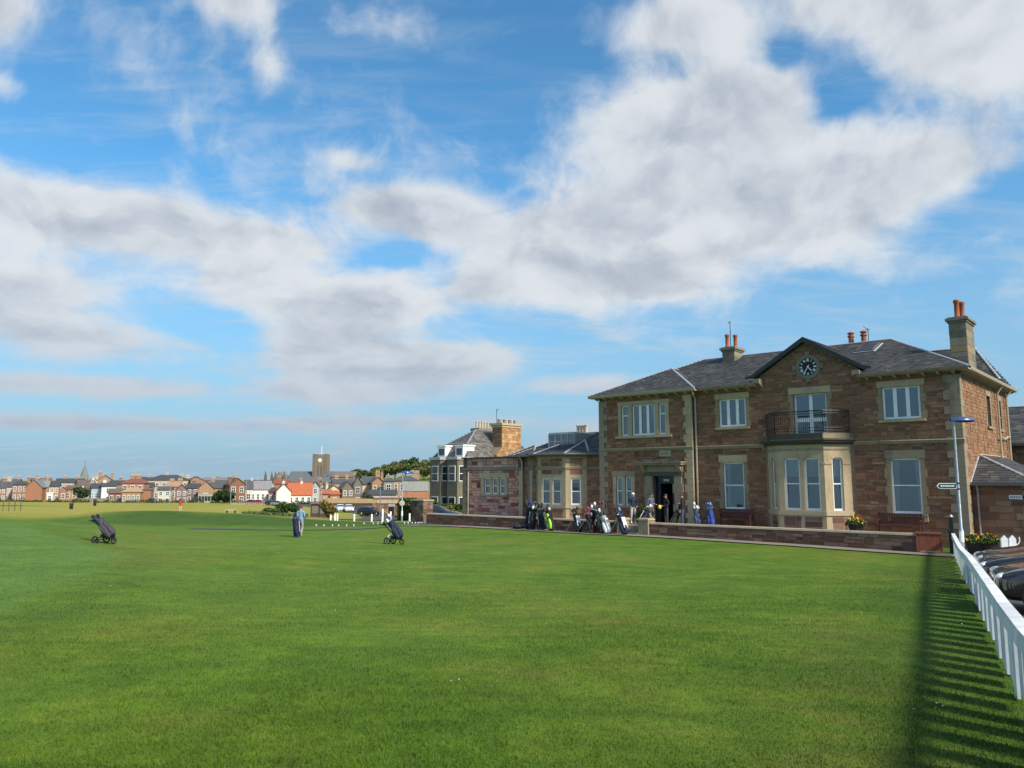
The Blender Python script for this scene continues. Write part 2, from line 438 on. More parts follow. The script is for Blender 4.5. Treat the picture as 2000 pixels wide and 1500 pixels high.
# ------------------------------------------------------------------ ground
_ctl = np.array([
    (0, 0, 1.3), (-12, 0, 1.35), (10, 0, 1.05), (0, -40, 1.5), (-60, -40, 1.5), (50, -40, 1.2),
    (0, 7, .98), (5.15, 8.03, .69), (-6, 7, 1.0), (2.5, 11, .78), (0, 15, .6), (-8, 14, .72), (8, 13, .5), (10, 17, .36),
    (0, 25, .25), (6, 24, .18), (12, 21.5, .16), (14.6, 25, .02), (17.5, 31, -.12),
    (7.1, 41.9, -.03), (17.2, 33, -.12), (18.9, 33, -.16), (-5.7, 53.1, -.06), (2, 46, -.04), (3, 36, .02),
    (20, 20, .05), (25, 8, .4), (34, 25, -.05), (13, 9, .5), (26, 30, -.1), (30, 50, -.1), (14, 55, -.1), (8, 60, -.15), (50, 60, -.1),
    (-8, 22, .33), (-8, 28, .36), (-5.5, 36, .02), (-3, 30, .18), (-13.5, 29, .42), (-16.9, 32, .48), (-10.5, 20, .66), (-15, 20, .78), (-20, 27, .9), (-27, 39, 1.12), (-22, 38, .78), (-18, 38, .42), (-20, 45, .05), (-32, 30, 1.05), (-50, 40, 1.1), (-30, 10, 1.1),
    (-40, 58, .25), (-26, 47, .15), (-18, 43, .02), (-12, 43, -.2), (-5, 44, -.1),
    (-24, 53.5, -.34), (-16, 53, -.36), (-10, 53, -.33), (-3, 56, -.25), (-34, 56, -.1),
    (-42, 68, .1), (-30, 64, .08), (-22, 64, -.02), (-14, 65, -.5), (-5, 66, -.68), (-10, 70, -.85), (-16, 72, -.9), (2, 66, -.5), (-55, 72, .15),
    (-12.8, 75, -1.15), (-8, 75, -1.0), (0, 82, -.9), (-35, 96, -1.25), (-20, 104, -2.3), (-10, 100, -2.0), (-30, 150, -3.4), (-15, 150, -3.2), (-55, 128, -2.4), (-80, 128, -2.0), (-90, 90, -.2), (-120, 130, -1.2),
    (20, 80, -.3), (12, 100, -.9), (40, 90, -.3), (60, 130, -1), (0, 150, -2.6),
    (-150, 280, -5), (-100, 270, -5), (-60, 270, -5.2), (-20, 250, -4.8), (-220, 290, -4.6), (20, 250, -4), (100, 250, -3), (-300, 250, -4),
    (-150, 420, -5), (-60, 420, -3), (-250, 450, -5), (0, 430, -2), (-48, 560, 6), (-85, 560, 3.5), (-20, 560, 7), (60, 560, 6), (-200, 600, -4), (-400, 600, -4), (200, 500, 0),
    (-800, 1500, -3), (0, 1500, 0), (800, 1500, -3), (900, 300, -3), (-900, 300, -4), (900, -300, 0), (-900, -300, 0), (0, -300, 1), (-1500, 2500, -3), (1500, 2500, -3)], float)
def _warp(p):                               # compress distance so the spline stays gentle far away
    q = np.asarray(p, float); r = np.hypot(q[..., 0], q[..., 1]) + 1e-9
    s = np.log1p(r / 40.0) * 40.0 / r
    return np.stack([q[..., 0] * s, q[..., 1] * s], -1)
def _tps(d):
    return np.where(d > 1e-9, d * d * np.log(d + 1e-12), 0.0)
_cw = _warp(_ctl[:, :2]); _n = len(_cw)
_K = _tps(np.linalg.norm(_cw[:, None] - _cw[None], axis=2)) + np.eye(_n) * 1.5
_Pm = np.hstack([np.ones((_n, 1)), _cw])
_A = np.block([[_K, _Pm], [_Pm.T, np.zeros((3, 3))]])
_sol = np.linalg.solve(_A, np.concatenate([_ctl[:, 2], np.zeros(3)]))
def ground_np(X, Y):
    X = np.asarray(X, float); Y = np.asarray(Y, float); sh = X.shape
    q = _warp(np.stack([X.ravel(), Y.ravel()], -1)); out = np.empty(len(q))
    for i in range(0, len(q), 20000):
        b = q[i:i + 20000]
        d = np.linalg.norm(b[:, None] - _cw[None], axis=2)
        out[i:i + 20000] = _tps(d) @ _sol[:_n] + _sol[_n] + b @ _sol[_n + 1:]
    z = out.reshape(sh)
    # small swells of the links turf, and the swell in the middle of the lawn
    z = z + .05 * np.sin(X * .31 + 1.3) * np.sin(Y * .27 + .4) * np.exp(-((Y - 24) / 16) ** 2)
    z = z + .11 * (np.sin(X * .42 + Y * .13 + .6) * np.sin(Y * .36 - X * .1 + 1.1)) * np.exp(-((Y - 27) / 12) ** 2) * np.clip((14 - X) / 10, 0, 1)
    z = z + .26 * np.exp(-((X + 8.2) / 4.5) ** 2 - ((Y - 27.5) / 2.4) ** 2)
    z = z + .28 * np.exp(-((X + 30) / 9.0) ** 2 - ((Y - 64.5) / 3.2) ** 2) - .12 * np.exp(-((X + 15) / 12.0) ** 2 - ((Y - 54) / 3.0) ** 2)
    # level pad under the buildings
    u = (X - OX) * UX + (Y - OY) * UY; v = -(X - OX) * UY + (Y - OY) * UX
    e = np.clip(np.minimum(np.minimum(u + 16, 27 - u), np.minimum(v + 3.4, 26 - v)) / 2.0, 0, 1)
    return z * (1 - e) + (-.12) * e
def ground(x, y):
    return float(ground_np(np.array([x]), np.array([y]))[0])

FENCE_ANG = math.atan2(25.25, 13.75)
def lawn_mat():
    m, n, b = new_mat('turf')
    tc = n.node('ShaderNodeTexCoord'); v = tc.outputs['Object']
    zn = n.node('ShaderNodeAttribute'); zn.attribute_name = 'zone'
    sp = n.node('ShaderNodeSeparateColor'); n.link(zn.outputs['Color'], sp.inputs[0])
    fine, rough_shade, dry = sp.outputs
    bl = n.node('ShaderNodeAttribute'); bl.attribute_name = 'blade'
    big = n.noise(v, .10, 4, .6); mid = n.noise(v, .55, 5, .65); sml = n.noise(v, 5.0, 5, .7); mic = n.noise(v, 60, 3, .7)
    streak = n.noise(n.mapping(v, (.5, 3.0, 1), (0, 0, -.5)), .9, 4, .6)
    c = n.mix(n.sstep(mid, .36, .64), (.056, .122, .009), (.112, .178, .015))
    c = n.mix(n.m('MULTIPLY', n.sstep(big, .42, .62), .6), c, (.142, .182, .020))
    c = n.mix(n.m('MULTIPLY', n.sstep(n.m('MULTIPLY', mid, big), .26, .35), .62), c, (.158, .136, .036))
    c = n.mix(n.m('MULTIPLY', n.sstep(streak, .47, .66), .6), c, (.044, .104, .009))
    c = n.mix(n.m('MULTIPLY', fine, .92), c, n.mix(n.sstep(mid, .3, .7), (.076, .150, .034), (.104, .186, .052)))
    c = n.mix(n.m('MULTIPLY', rough_shade, .92), c, n.mix(n.sstep(mid, .3, .7), (.020, .055, .007), (.040, .090, .012)))  # rough grass, and the shade painted in beside the fence
    along = n.mapping(v, (1, 1, 1), (0, 0, -FENCE_ANG))
    sx_ = n.node('ShaderNodeSeparateXYZ'); n.link(along, sx_.inputs[0])
    band = n.m('SINE', n.m('ADD', n.m('MULTIPLY', sx_.outputs[1], 1.55), n.m('MULTIPLY', mid, 2.2)))       # mower passes
    c = n.mix(n.rng(band, -.35, .35, 0.0, .34), c, n.mix(1.0, c, (.74, .80, .72), 'MULTIPLY'))
    tuft = n.noise(n.mapping(v, (1.0, 1.0, 1)), 1.9, 4, .62)
    c = n.mix(n.sstep(tuft, .40, .66), n.mix(1.0, c, (.80, .84, .82), 'MULTIPLY'), n.mix(1.0, c, (1.14, 1.10, 1.05), 'MULTIPLY'))
    fair = n.noise(n.mapping(v, (.05, .22, 1)), 1.0, 5, .62)
    c = n.mix(n.m('MULTIPLY', dry, .95), c, n.mix(n.sstep(fair, .36, .64), (.31, .25, .052), (.44, .29, .088)))
    c = n.mix(1.0, c, (.84, .97, .80), 'MULTIPLY')
    c = n.mix(n.rng(sml, .25, .75, .0, .8), n.mix(1.0, c, (.72, .74, .70), 'MULTIPLY'), n.mix(1.0, c, (1.35, 1.3, 1.25), 'MULTIPLY'))
    c = n.mix(n.rng(mic, .25, .75, .0, .9), n.mix(1.0, c, (.66, .68, .62), 'MULTIPLY'), n.mix(1.0, c, (1.3, 1.28, 1.2), 'MULTIPLY'))
    k = n.m('ADD', bl.outputs['Fac'], 1.0)
    c = n.mix(1.0, c, n.comb(k, k, k), 'MULTIPLY')
    n.link(c, b.inputs['Base Color']); b.inputs['Roughness'].default_value = .85; b.inputs['Specular IOR Level'].default_value = .12
    b.inputs['Sheen Weight'].default_value = .15; b.inputs['Sheen Tint'].default_value = (.6, .8, .2, 1); b.inputs['Sheen Roughness'].default_value = .5
    bump(n, b, n.m('ADD', n.m('MULTIPLY', sml, .6), mic), .6, .035)
lawn_mat()

def _axis(pts):
    out = []
    for (a, b, st) in pts: out += list(np.arange(a, b, st))
    out.append(pts[-1][1]); return np.array(out)
_gx = _axis([(-3000, -600, 300), (-600, -200, 25), (-200, -60, 5), (-60, -34, 1.0), (-34, 30, .5), (30, 60, 2), (60, 300, 20), (300, 3000, 300)])
_gy = _axis([(-600, -60, 60), (-60, -4, 4), (-4, 72, .5), (72, 130, 1.5), (130, 320, 6), (320, 700, 20), (700, 4000, 300)])
GX, GY = np.meshgrid(_gx, _gy)
GZ = ground_np(GX, GY)
def zones(X, Y):
    sm = lambda t: np.clip(t, 0, 1) ** 2 * (3 - 2 * np.clip(t, 0, 1))
    xb = np.interp(Y, [2, 11.5, 15.7, 20, 25, 30, 38, 45], [-7, -7.8, -9.1, -10.4, -12.3, -16, -25, -40])
    fine = sm((xb - X) / .35) * sm((44 - Y) / 4)
    apron = .42 * sm((X - xb) / .25) * sm((2.0 - (X - xb)) / 1.6) * sm((36 - Y) / 6)      # longer grass round the mown green
    wob = 1.2 * np.sin(X * .33) + .7 * np.sin(X * .9 + 2)
    rough = sm((Y - 55.2 - .03 * (X + 20)) / 1.6) * sm((66.0 + wob + (X + 25) * -.10 - Y) / 2.5) * sm((X + 37) / 9) * sm((9 - X) / 6)
    bank2 = sm((Y - 46) / 4) * sm((66 - Y) / 6) * sm((-24 - X) / 7) * .25
    rough = np.maximum(rough, bank2)
    far_ = .95 * sm((Y - 150) / 20) * sm((200 - Y) / 20) * sm((-105 - X) / 14)
    rough = np.maximum(rough, far_)
    dry = sm((Y - 63 + 9 * sm((-30 - X) / 8)) / 7) * (1 - .55 * sm((X + 26 + (Y - 64) * .12) / 18))
    dry = dry * (1 - rough)
    # shade painted into the grass along the fence, to soften its shadow's edge
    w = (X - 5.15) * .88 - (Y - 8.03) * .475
    fence_shade = sm((w + 3.6 + .8 * np.sin(Y * .8) + .5 * np.sin(Y * 2.1 + 1) + .4 * np.sin(X * 1.7)) / 3.0) * .55 * (Y < 36)
    rough = np.maximum(np.maximum(rough, fence_shade), apron)  # painted fence shade joins the rough channel
    return np.stack([fine, np.clip(rough, 0, 1), np.clip(dry, 0, 1)], -1)
_ny, _nx = GX.shape
_idx = np.arange(_ny * _nx).reshape(_ny, _nx)
_F = np.stack([_idx[:-1, :-1], _idx[:-1, 1:], _idx[1:, 1:], _idx[1:, :-1]], -1).reshape(-1, 4)
lawn = np_mesh('lawn', np.stack([GX, GY, GZ], -1).reshape(-1, 3), _F, P('turf'))
lawn['kind'] = 'structure'
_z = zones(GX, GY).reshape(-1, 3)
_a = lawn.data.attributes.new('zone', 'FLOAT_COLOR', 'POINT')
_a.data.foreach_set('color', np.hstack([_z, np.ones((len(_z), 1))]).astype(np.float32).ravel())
lawn.data.polygons.foreach_set('use_smooth', [True] * len(lawn.data.polygons))

def blades():
    """mown turf near the camera: single blades"""
    rg = np.random.default_rng(5)
    n = 560000
    Y = 4.6 + (rg.random(n) ** 1.5) * 24
    X = (rg.random(n) * 2 - 1) * (Y * .72 + .6)
    # none beyond the fence
    fx = 5.15 + (Y - 8.03) * .54
    ok = (X < fx + .05) & (rg.random(n) < np.clip(1.15 - (Y - 4.6) / 24, 0, 1) ** 1.3)
    X, Y = X[ok], Y[ok]; n = len(X)
    Z = ground_np(X, Y)
    h = (.014 + .020 * rg.random(n)) * (1 + .3 * np.sin(X * .9) * np.sin(Y * .7)); w = .0032 + .0035 * rg.random(n) + Y * .00022
    a = rg.random(n) * 6.283; la = rg.random(n) * 6.283; ll = h * (.2 + .9 * rg.random(n))
    dx, dy = np.cos(a) * w / 2, np.sin(a) * w / 2
    V = np.empty((n, 3, 3))
    V[:, 0] = np.stack([X - dx, Y - dy, Z - .004], -1); V[:, 1] = np.stack([X + dx, Y + dy, Z - .004], -1)
    V[:, 2] = np.stack([X + np.cos(la) * ll, Y + np.sin(la) * ll, Z + h], -1)
    o = np_mesh('grass', V.reshape(-1, 3), np.arange(n * 3).reshape(-1, 3), P('turf'), kind='stuff')
    at_ = o.data.attributes.new('blade', 'FLOAT', 'FACE')
    at_.data.foreach_set('value', (-.15 + .65 * rg.random(n)).astype(np.float32))
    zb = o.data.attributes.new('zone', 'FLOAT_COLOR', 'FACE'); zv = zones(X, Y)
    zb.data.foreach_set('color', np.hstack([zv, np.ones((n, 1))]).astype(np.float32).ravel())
    o['label'] = 'short mown grass blades on the near lawn'; o['category'] = 'grass'
blades()

def drape(name, poly_fn, us, vs, mat, lift, kind='structure', label=None):
    """sheet laid on the ground; poly_fn(u, v) -> x, y"""
    U_, V_ = np.meshgrid(us, vs)
    X, Y = poly_fn(U_, V_)
    Z = ground_np(X, Y) + lift
    ny, nx = U_.shape; ix = np.arange(ny * nx).reshape(ny, nx)
    F = np.stack([ix[:-1, :-1], ix[:-1, 1:], ix[1:, 1:], ix[1:, :-1]], -1).reshape(-1, 4)
    o = np_mesh(name, np.stack([X, Y, Z], -1).reshape(-1, 3), F, mat, kind=kind)
    return o
def fl_fn(u, v): return OX + UX * u - UY * v, OY + UY * u + UX * v
# strip of path along the foot of the garden wall
drape('path', fl_fn, np.arange(-13.5, 22.6, .5), np.linspace(-4.75, -3.1, 5), P('path_surface'), .045)
# fence line and the car park behind it
FA, FB = Vector((5.15, 8.03)), Vector((18.5, 32.75))
FD = (FB - FA).normalized(); FN = Vector((FD.y, -FD.x)); FLEN = (FB - FA).length
def fence_pt(s, w=0.0): return Vector((FA.x + FD.x * s + FN.x * w, FA.y + FD.y * s + FN.y * w))
drape('car_park', lambda s, w: (FA.x + FD.x * s + FN.x * w, FA.y + FD.y * s + FN.y * w), np.arange(-30, 31.5, .75), np.concatenate([[.16], np.arange(1, 40, 1.5)]), P('asphalt'), .03)
# road running off towards the town, and the path crossing the links in front of it
def road_fn(px, dp):
    return (px - 1000) / FPX * dp, dp
_road = [(-13, 84), (-12, 96), (-14.5, 112), (-19, 130), (-26, 152), (-37, 180), (-52, 215), (-70, 250)]
def ribbon(name, pts, w0, w1, mat, lift):
    P_ = np.array(pts, float); t = np.linspace(0, len(P_) - 1, 60)
    X = np.interp(t, range(len(P_)), P_[:, 0]); Y = np.interp(t, range(len(P_)), P_[:, 1])
    dx, dy = np.gradient(X), np.gradient(Y); L = np.hypot(dx, dy); nx, ny = -dy / L, dx / L
    ws = np.linspace(0, 1, 60) * (w1 - w0) + w0; k = np.linspace(-.5, .5, 7)
    XX = X[None] + nx[None] * ws[None] * k[:, None]; YY = Y[None] + ny[None] * ws[None] * k[:, None]
    Z = ground_np(XX, YY) + lift; ny_, nx_ = XX.shape; ix = np.arange(ny_ * nx_).reshape(ny_, nx_)
    F = np.stack([ix[:-1, :-1], ix[:-1, 1:], ix[1:, 1:], ix[1:, :-1]], -1).reshape(-1, 4)[:, ::-1]
    return np_mesh(name, np.stack([XX, YY, Z], -1).reshape(-1, 3), F, mat, kind='structure')
ribbon('road', _road, 15, 9, P('asphalt'), .06)
ribbon('footpath', [(-22, 53.6), (-20, 53.2), (-17, 53.0), (-10, 53.8), (-5, 56), (-2, 59), (2, 62)], 1.1, 1.5, P('worn_path'), .03)
ribbon('side_path', [(-27, 72), (-20, 67.5), (-13, 65.5), (-7, 63.2), (-4, 60.5)], .7, .7, P('path_surface'), .05)
# ------------------------------------------------------------------ masonry, windows, slates
PAL_CLUB = [((0.266, 0.122, 0.073), 5), ((0.299, 0.147, 0.085), 6), ((0.326, 0.170, 0.098), 5), ((0.237, 0.117, 0.073), 3), ((0.280, 0.161, 0.100), 3), ((0.363, 0.215, 0.123), 2), ((0.219, 0.103, 0.064), 2)]
PAL_RED = [((0.615, 0.369, 0.312), 6), ((0.512, 0.246, 0.195), 3), ((0.564, 0.320, 0.270), 5), ((0.359, 0.140, 0.111), 3), ((0.460, 0.328, 0.287), 3), ((0.250, 0.096, 0.078), 2)]
PAL_SIDE = [((0.334, 0.175, 0.094), 5), ((0.301, 0.153, 0.086), 4), ((0.354, 0.205, 0.113), 4), ((0.274, 0.139, 0.082), 2)]
PAL_WALL = [((0.186, 0.090, 0.068), 4), ((0.232, 0.126, 0.093), 4), ((0.273, 0.181, 0.128), 2), ((0.159, 0.085, 0.068), 3), ((0.215, 0.148, 0.118), 2)]
PAL_BROWN = [((0.312, 0.196, 0.121), 5), ((0.263, 0.144, 0.094), 4), ((0.375, 0.247, 0.154), 3)]
def pick(rg, pal):
    t = rg.random() * sum(w for _, w in pal)
    for c, w in pal:
        t -= w
        if t <= 0: break
    k = .80 + .38 * rg.random(); j = [.95 + .1 * rg.random() for _ in range(3)]
    return tuple(c[i] * k * j[i] for i in range(3))
def courses(z0, z1, cuts, rg, lo=.17, hi=.30):
    cs = sorted({round(z, 4) for z in [z0, z1] + [c for c in cuts if z0 + .03 < c < z1 - .03]})
    out = [cs[0]]
    for a, b in zip(cs, cs[1:]):
        k = max(1, round((b - a) / rg.uniform(lo + .03, hi - .03)))
        ws = [rg.uniform(.75, 1.25) for _ in range(k)]; t = sum(ws); z = a
        for w in ws[:-1]: z += (b - a) * w / t; out.append(z)
        out.append(b)
    return out
def masonry(fr, x0, x1, z0, z1, holes, pal, rg, top=None, ch=(.11, .21), lw=(.2, .62), gap=.013, proud=(.006, .030), dbl=.12):
    """squared rubble standing proud of the wall face; returns stones (8 points, tint, size)"""
    stones = []; zs = courses(z0, z1, [h[2] for h in holes] + [h[3] for h in holes], rg, *ch)
    taken = []
    def spans(a, b):
        L, Rr = x0, x1
        if top: L, Rr = top(b)
        if Rr - L < .12: return []
        sp = [(L, Rr)]
        for hx0, hx1, hz0, hz1 in holes + taken:
            if hz0 < b - .004 and hz1 > a + .004:
                ns = []
                for p, q in sp:
                    if hx1 <= p or hx0 >= q: ns.append((p, q)); continue
                    if hx0 - p > .05: ns.append((p, hx0))
                    if q - hx1 > .05: ns.append((hx1, q))
                sp = ns
        return sp
    for i in range(len(zs) - 1):
        a, b = zs[i], zs[i + 1]
        for p, q in spans(a, b):
            x = p
            while x < q - 1e-6:
                w = rg.uniform(*lw) * (1.25 if b - a > .24 else 1.0)
                if q - x - w < lw[0] * .7: w = q - x
                xe = min(q, x + w); zt = b
                if i + 2 < len(zs) and rg.random() < dbl and w < .6 and not top:
                    if any(l <= x + 1e-6 and r >= xe - 1e-6 for l, r in spans(b, zs[i + 2])):
                        zt = zs[i + 2]; taken.append((x, xe, b, zt))
                g = gap / 2; pr = -rg.uniform(*proud); t = pick(rg, pal)
                if zt > b: t = tuple(c * .86 for c in t)
                jx = [rg.uniform(-.008, .008) for _ in range(8)]; e = .012
                X0, X1, Z0, Z1 = x + g, xe - g, a + g, zt - g
                vs = [(X0 + jx[0], .03, Z0), (X1 + jx[1], .03, Z0), (X0 + jx[2] + e, pr, Z0 + e), (X1 + jx[3] - e, pr, Z0 + e),
                      (X0 + jx[4], .03, Z1), (X1 + jx[5], .03, Z1), (X0 + jx[6] + e, pr, Z1 - e), (X1 + jx[7] - e, pr, Z1 - e)]
                vs = [vs[k] for k in (2, 3, 0, 1, 6, 7, 4, 5)]
                stones.append(([Vector(fr(*v)) for v in vs], t, (xe - x) * (zt - a)))
                x = xe
    return stones
def lay_stones(stones, parent, mat, limit=300, name='stone', rest='stonework'):
    """the stones that show largest as parts of their own, the rest joined"""
    mw = Matrix.Translation(parent.location) @ parent.rotation_euler.to_matrix().to_4x4()
    def seen(s):
        c = mw @ s[0][0]; d = c - Vector((0, 0, ZC)); nrm = (s[0][1] - s[0][0]).cross(s[0][4] - s[0][0])
        wn = mw.to_3x3() @ nrm
        return (-wn.dot(d)) / max(d.length, 1) ** 3
    order = sorted(stones, key=seen, reverse=True)
    for s in order[:limit]:
        mb = MB(); mb.hexa(s[0], 0, s[1]); mb.build(name, mat, parent)
    if len(order) > limit:
        mb = MB()
        for s in order[limit:]: mb.hexa(s[0], 0, s[1])
        mb.build(rest, mat, parent, kind='stuff')
def wall_shell(mb, fr, x0, x1, z0, z1, holes, th=.4, mi=0):
    xs = sorted({x0, x1} | {min(max(q, x0), x1) for h in holes for q in h[:2]})
    zs = sorted({z0, z1} | {min(max(q, z0), z1) for h in holes for q in h[2:]})
    def solid(i, j):
        if not (0 <= i < len(xs) - 1 and 0 <= j < len(zs) - 1): return False
        cx, cz = (xs[i] + xs[i + 1]) / 2, (zs[j] + zs[j + 1]) / 2
        return not any(h[0] < cx < h[1] and h[2] < cz < h[3] for h in holes)
    for i in range(len(xs) - 1):
        for j in range(len(zs) - 1):
            if not solid(i, j): continue
            a, b, c, d = xs[i], xs[i + 1], zs[j], zs[j + 1]
            q = lambda *p: [fr(*r) for r in p]
            mb.add(q((a, 0, c), (b, 0, c), (b, 0, d), (a, 0, d)), [(0, 1, 2, 3)], mi)
            mb.add(q((a, th, c), (b, th, c), (b, th, d), (a, th, d)), [(3, 2, 1, 0)], mi)
            if not solid(i - 1, j): mb.add(q((a, 0, c), (a, 0, d), (a, th, d), (a, th, c)), [(0, 1, 2, 3)], mi)
            if not solid(i + 1, j): mb.add(q((b, 0, c), (b, th, c), (b, th, d), (b, 0, d)), [(0, 1, 2, 3)], mi)
            if not solid(i, j - 1): mb.add(q((a, 0, c), (a, th, c), (b, th, c), (b, 0, c)), [(0, 1, 2, 3)], mi)
            if not solid(i, j + 1): mb.add(q((a, 0, d), (b, 0, d), (b, th, d), (a, th, d)), [(0, 1, 2, 3)], mi)
def frame_at(ox, oy, ang):
    c, s = math.cos(ang), math.sin(ang)
    return lambda x, y, z: (ox + c * x - s * y, oy + s * x + c * y, z)
ID = lambda x, y, z: (x, y, z)

def window(parent, fr, x0, x1, z0, z1, style='sash', y=.075, curtain=None, mat='white_paint', blind=0.0, rg=random.Random(77)):
    """frame with its panes as sub-parts; style gives the division into lights"""
    mb = MB(); f = .085; B = lambda a, b, c, d, ya=None, yb=None: mb.box(a, b, y if ya is None else ya, y + .07 if yb is None else yb, c, d, fr=fr)
    panes = []
    if style == 'sash':
        fb = .10
        B(x0, x0 + f, z0, z1); B(x1 - f, x1, z0, z1); B(x0 + f, x1 - f, z1 - f, z1); B(x0 + f, x1 - f, z0, z0 + fb)
        zm = (z0 + z1) / 2 + .01; B(x0 + f, x1 - f, zm - .028, zm + .028, y + .01, y + .065)
        panes = [(x0 + f, x1 - f, z0 + fb, zm - .028, y + .045), (x0 + f, x1 - f, zm + .028, z1 - f, y + .025)]
    elif style in ('case2', 'case3', 'french'):
        k = {'case2': 2, 'case3': 3, 'french': 2}[style]; fo = .105
        B(x0, x1, z0, z0 + .10); B(x0, x1, z1 - .075, z1)
        xs = np.linspace(x0, x1, k + 1)
        for i in range(k + 1):
            c = min(max(xs[i], x0 + fo / 2), x1 - fo / 2); hw = fo / 2 if i in (0, k) else .085
            B(c - hw, c + hw, z0 + .10, z1 - .075)
        for i in range(k):
            a = xs[i] + (fo if i == 0 else .075); b = xs[i + 1] - (fo if i == k - 1 else .075)
            if style == 'french':
                zm = z0 + (z1 - z0) * .36
                B(a, b, zm - .1, zm + .1); panes += [(a, b, z0 + .10, zm - .1, y + .03), (a, b, zm + .1, z1 - .075, y + .03)]
            else: panes.append((a, b, z0 + .10, z1 - .075, y + .03))
    elif style == 'fix':
        B(x0, x0 + f, z0, z1); B(x1 - f, x1, z0, z1); B(x0 + f, x1 - f, z1 - f, z1); B(x0 + f, x1 - f, z0, z0 + .09)
        zm = z0 + (z1 - z0) * .66; B(x0 + f, x1 - f, zm - .035, zm + .035)
        panes = [(x0 + f, x1 - f, z0 + .09, zm - .035, y + .03), (x0 + f, x1 - f, zm + .035, z1 - f, y + .03)]
    w = mb.build('window', P(mat), parent)
    for a, b, c, d, yy in panes:
        t = .042 * (d - c) if style == 'sash' and c < (z0 + z1) / 2 - .1 else .012 * (d - c) + rg.uniform(-.008, .012) * (d - c)     # panes tilted to mirror sky instead of lawn, each a bit differently
        k = rg.uniform(-.012, .012) * (b - a)
        p = MB(); p.add([fr(a, yy, c), fr(b, yy + k, c), fr(b, yy + t + k, d), fr(a, yy + t, d)], [(0, 1, 2, 3)])
        p.build('pane', P('window_glass'), w)
    if curtain:
        for side in curtain:
            c = MB(); k = 12; W = (x1 - x0) * .24
            for i in range(k):
                def cx(t, z):
                    tt = t / k; pull = .55 + .45 * ((z - z0) / (z1 - z0)) ** 1.5
                    xx = tt * W * pull
                    return (x0 + .04 + xx) if side == 'l' else (x1 - .04 - xx)
                for j in range(5):
                    za, zb = z0 + (z1 - z0) * j / 5, z0 + (z1 - z0) * (j + 1) / 5
                    ya = y + .22 + (.03 if i % 2 else 0); yb = y + .22 + (0 if i % 2 else .03)
                    c.add([fr(cx(i, za), ya, za), fr(cx(i + 1, za), yb, za), fr(cx(i + 1, zb), yb, zb), fr(cx(i, zb), ya, zb)], [(0, 1, 2, 3)])
            c.build('curtain', P('curtain'), w)
    if blind:
        c = MB(); c.box(x0 + .05, x1 - .05, y + .11, y + .125, z1 - (z1 - z0) * blind, z1 - .03, fr=fr); c.build('blind', P('blind'), w)
    return w
def surround(parent, fr, x0, x1, z0, z1, mat='buff', jw=.2, lh=.32, sill=True, rg=random, shoulder=False, proud=-.045, long_=.09, sw=.2):
    """dressed lintel, alternating jamb stones and sill; returns the rectangle it takes in the wall"""
    b = MB(); b.box(x0 - jw - .05, x1 + jw + .05, proud - .006, .12, z1, z1 + lh, fr=fr)
    if shoulder:
        for s, xa in ((1, x0), (-1, x1)):
            pts = [Vector(fr(xa, proud - .004, z1)), Vector(fr(xa + s * .16, proud - .004, z1)), Vector(fr(xa, proud - .004, z1 - .14))]
            b.prism(pts, Vector(fr(0, .14, 0)) - Vector(fr(0, 0, 0)))
    b.build('lintel', P(mat), parent)
    zs = courses(z0, z1, [], random.Random(int(abs(x0 * 100))), .28, .5)
    for i, (a, c) in enumerate(zip(zs, zs[1:])):
        e = 0 if i % 2 else long_
        for xa, xb in ((x0 - jw - e, x0), (x1, x1 + jw + e)):
            j = MB(); j.box(xa, xb, proud + .015, .12, a + .004, c - .004, fr=fr); j.build('jamb_stone', P('jamb_brown'), parent)
    if sill:
        s = MB(); s.hexa([fr(x0 - sw, -.11, z0 - .15), fr(x1 + sw, -.11, z0 - .15), fr(x0 - sw, .14, z0 - .15), fr(x1 + sw, .14, z0 - .15),
                          fr(x0 - sw, -.11, z0 - .03), fr(x1 + sw, -.11, z0 - .03), fr(x0 - sw, .14, z0), fr(x1 + sw, .14, z0)])
        s.build('sill', P(mat), parent)
    return (x0 - jw - long_ * .5, x1 + jw + long_ * .5, z0 - (.15 if sill else 0), z1 + lh)
def quoins(parent, fr, x, z0, z1, mat, rg, side=1, a=.34, b=.58, h=.34, other=None, proud=-.035):
    """corner stones, long and short; side +1 when the wall lies to the right of x"""
    zs = courses(z0, z1, [], rg, h - .05, h + .08)
    for i, (p, q) in enumerate(zip(zs, zs[1:])):
        w = b if i % 2 else a; o = MB()
        xa, xb = (x - .03, x + w) if side > 0 else (x - w, x + .03)
        o.box(xa, xb, proud, .1, p + .004, q - .004, fr=fr)
        if other:
            w2 = a if i % 2 else b
            fr2, s2 = other; ya, yb = (0.03, w2) if s2 > 0 else (-w2, -.03)
            o.box(min(ya, yb), max(ya, yb), proud, .1, p + .004, q - .004, fr=fr2)
        o.build('quoin', P(mat), parent)
SL_TINTS = [(.046, .046, .048), (.058, .057, .058), (.040, .041, .043), (.074, .071, .067), (.050, .049, .051)]
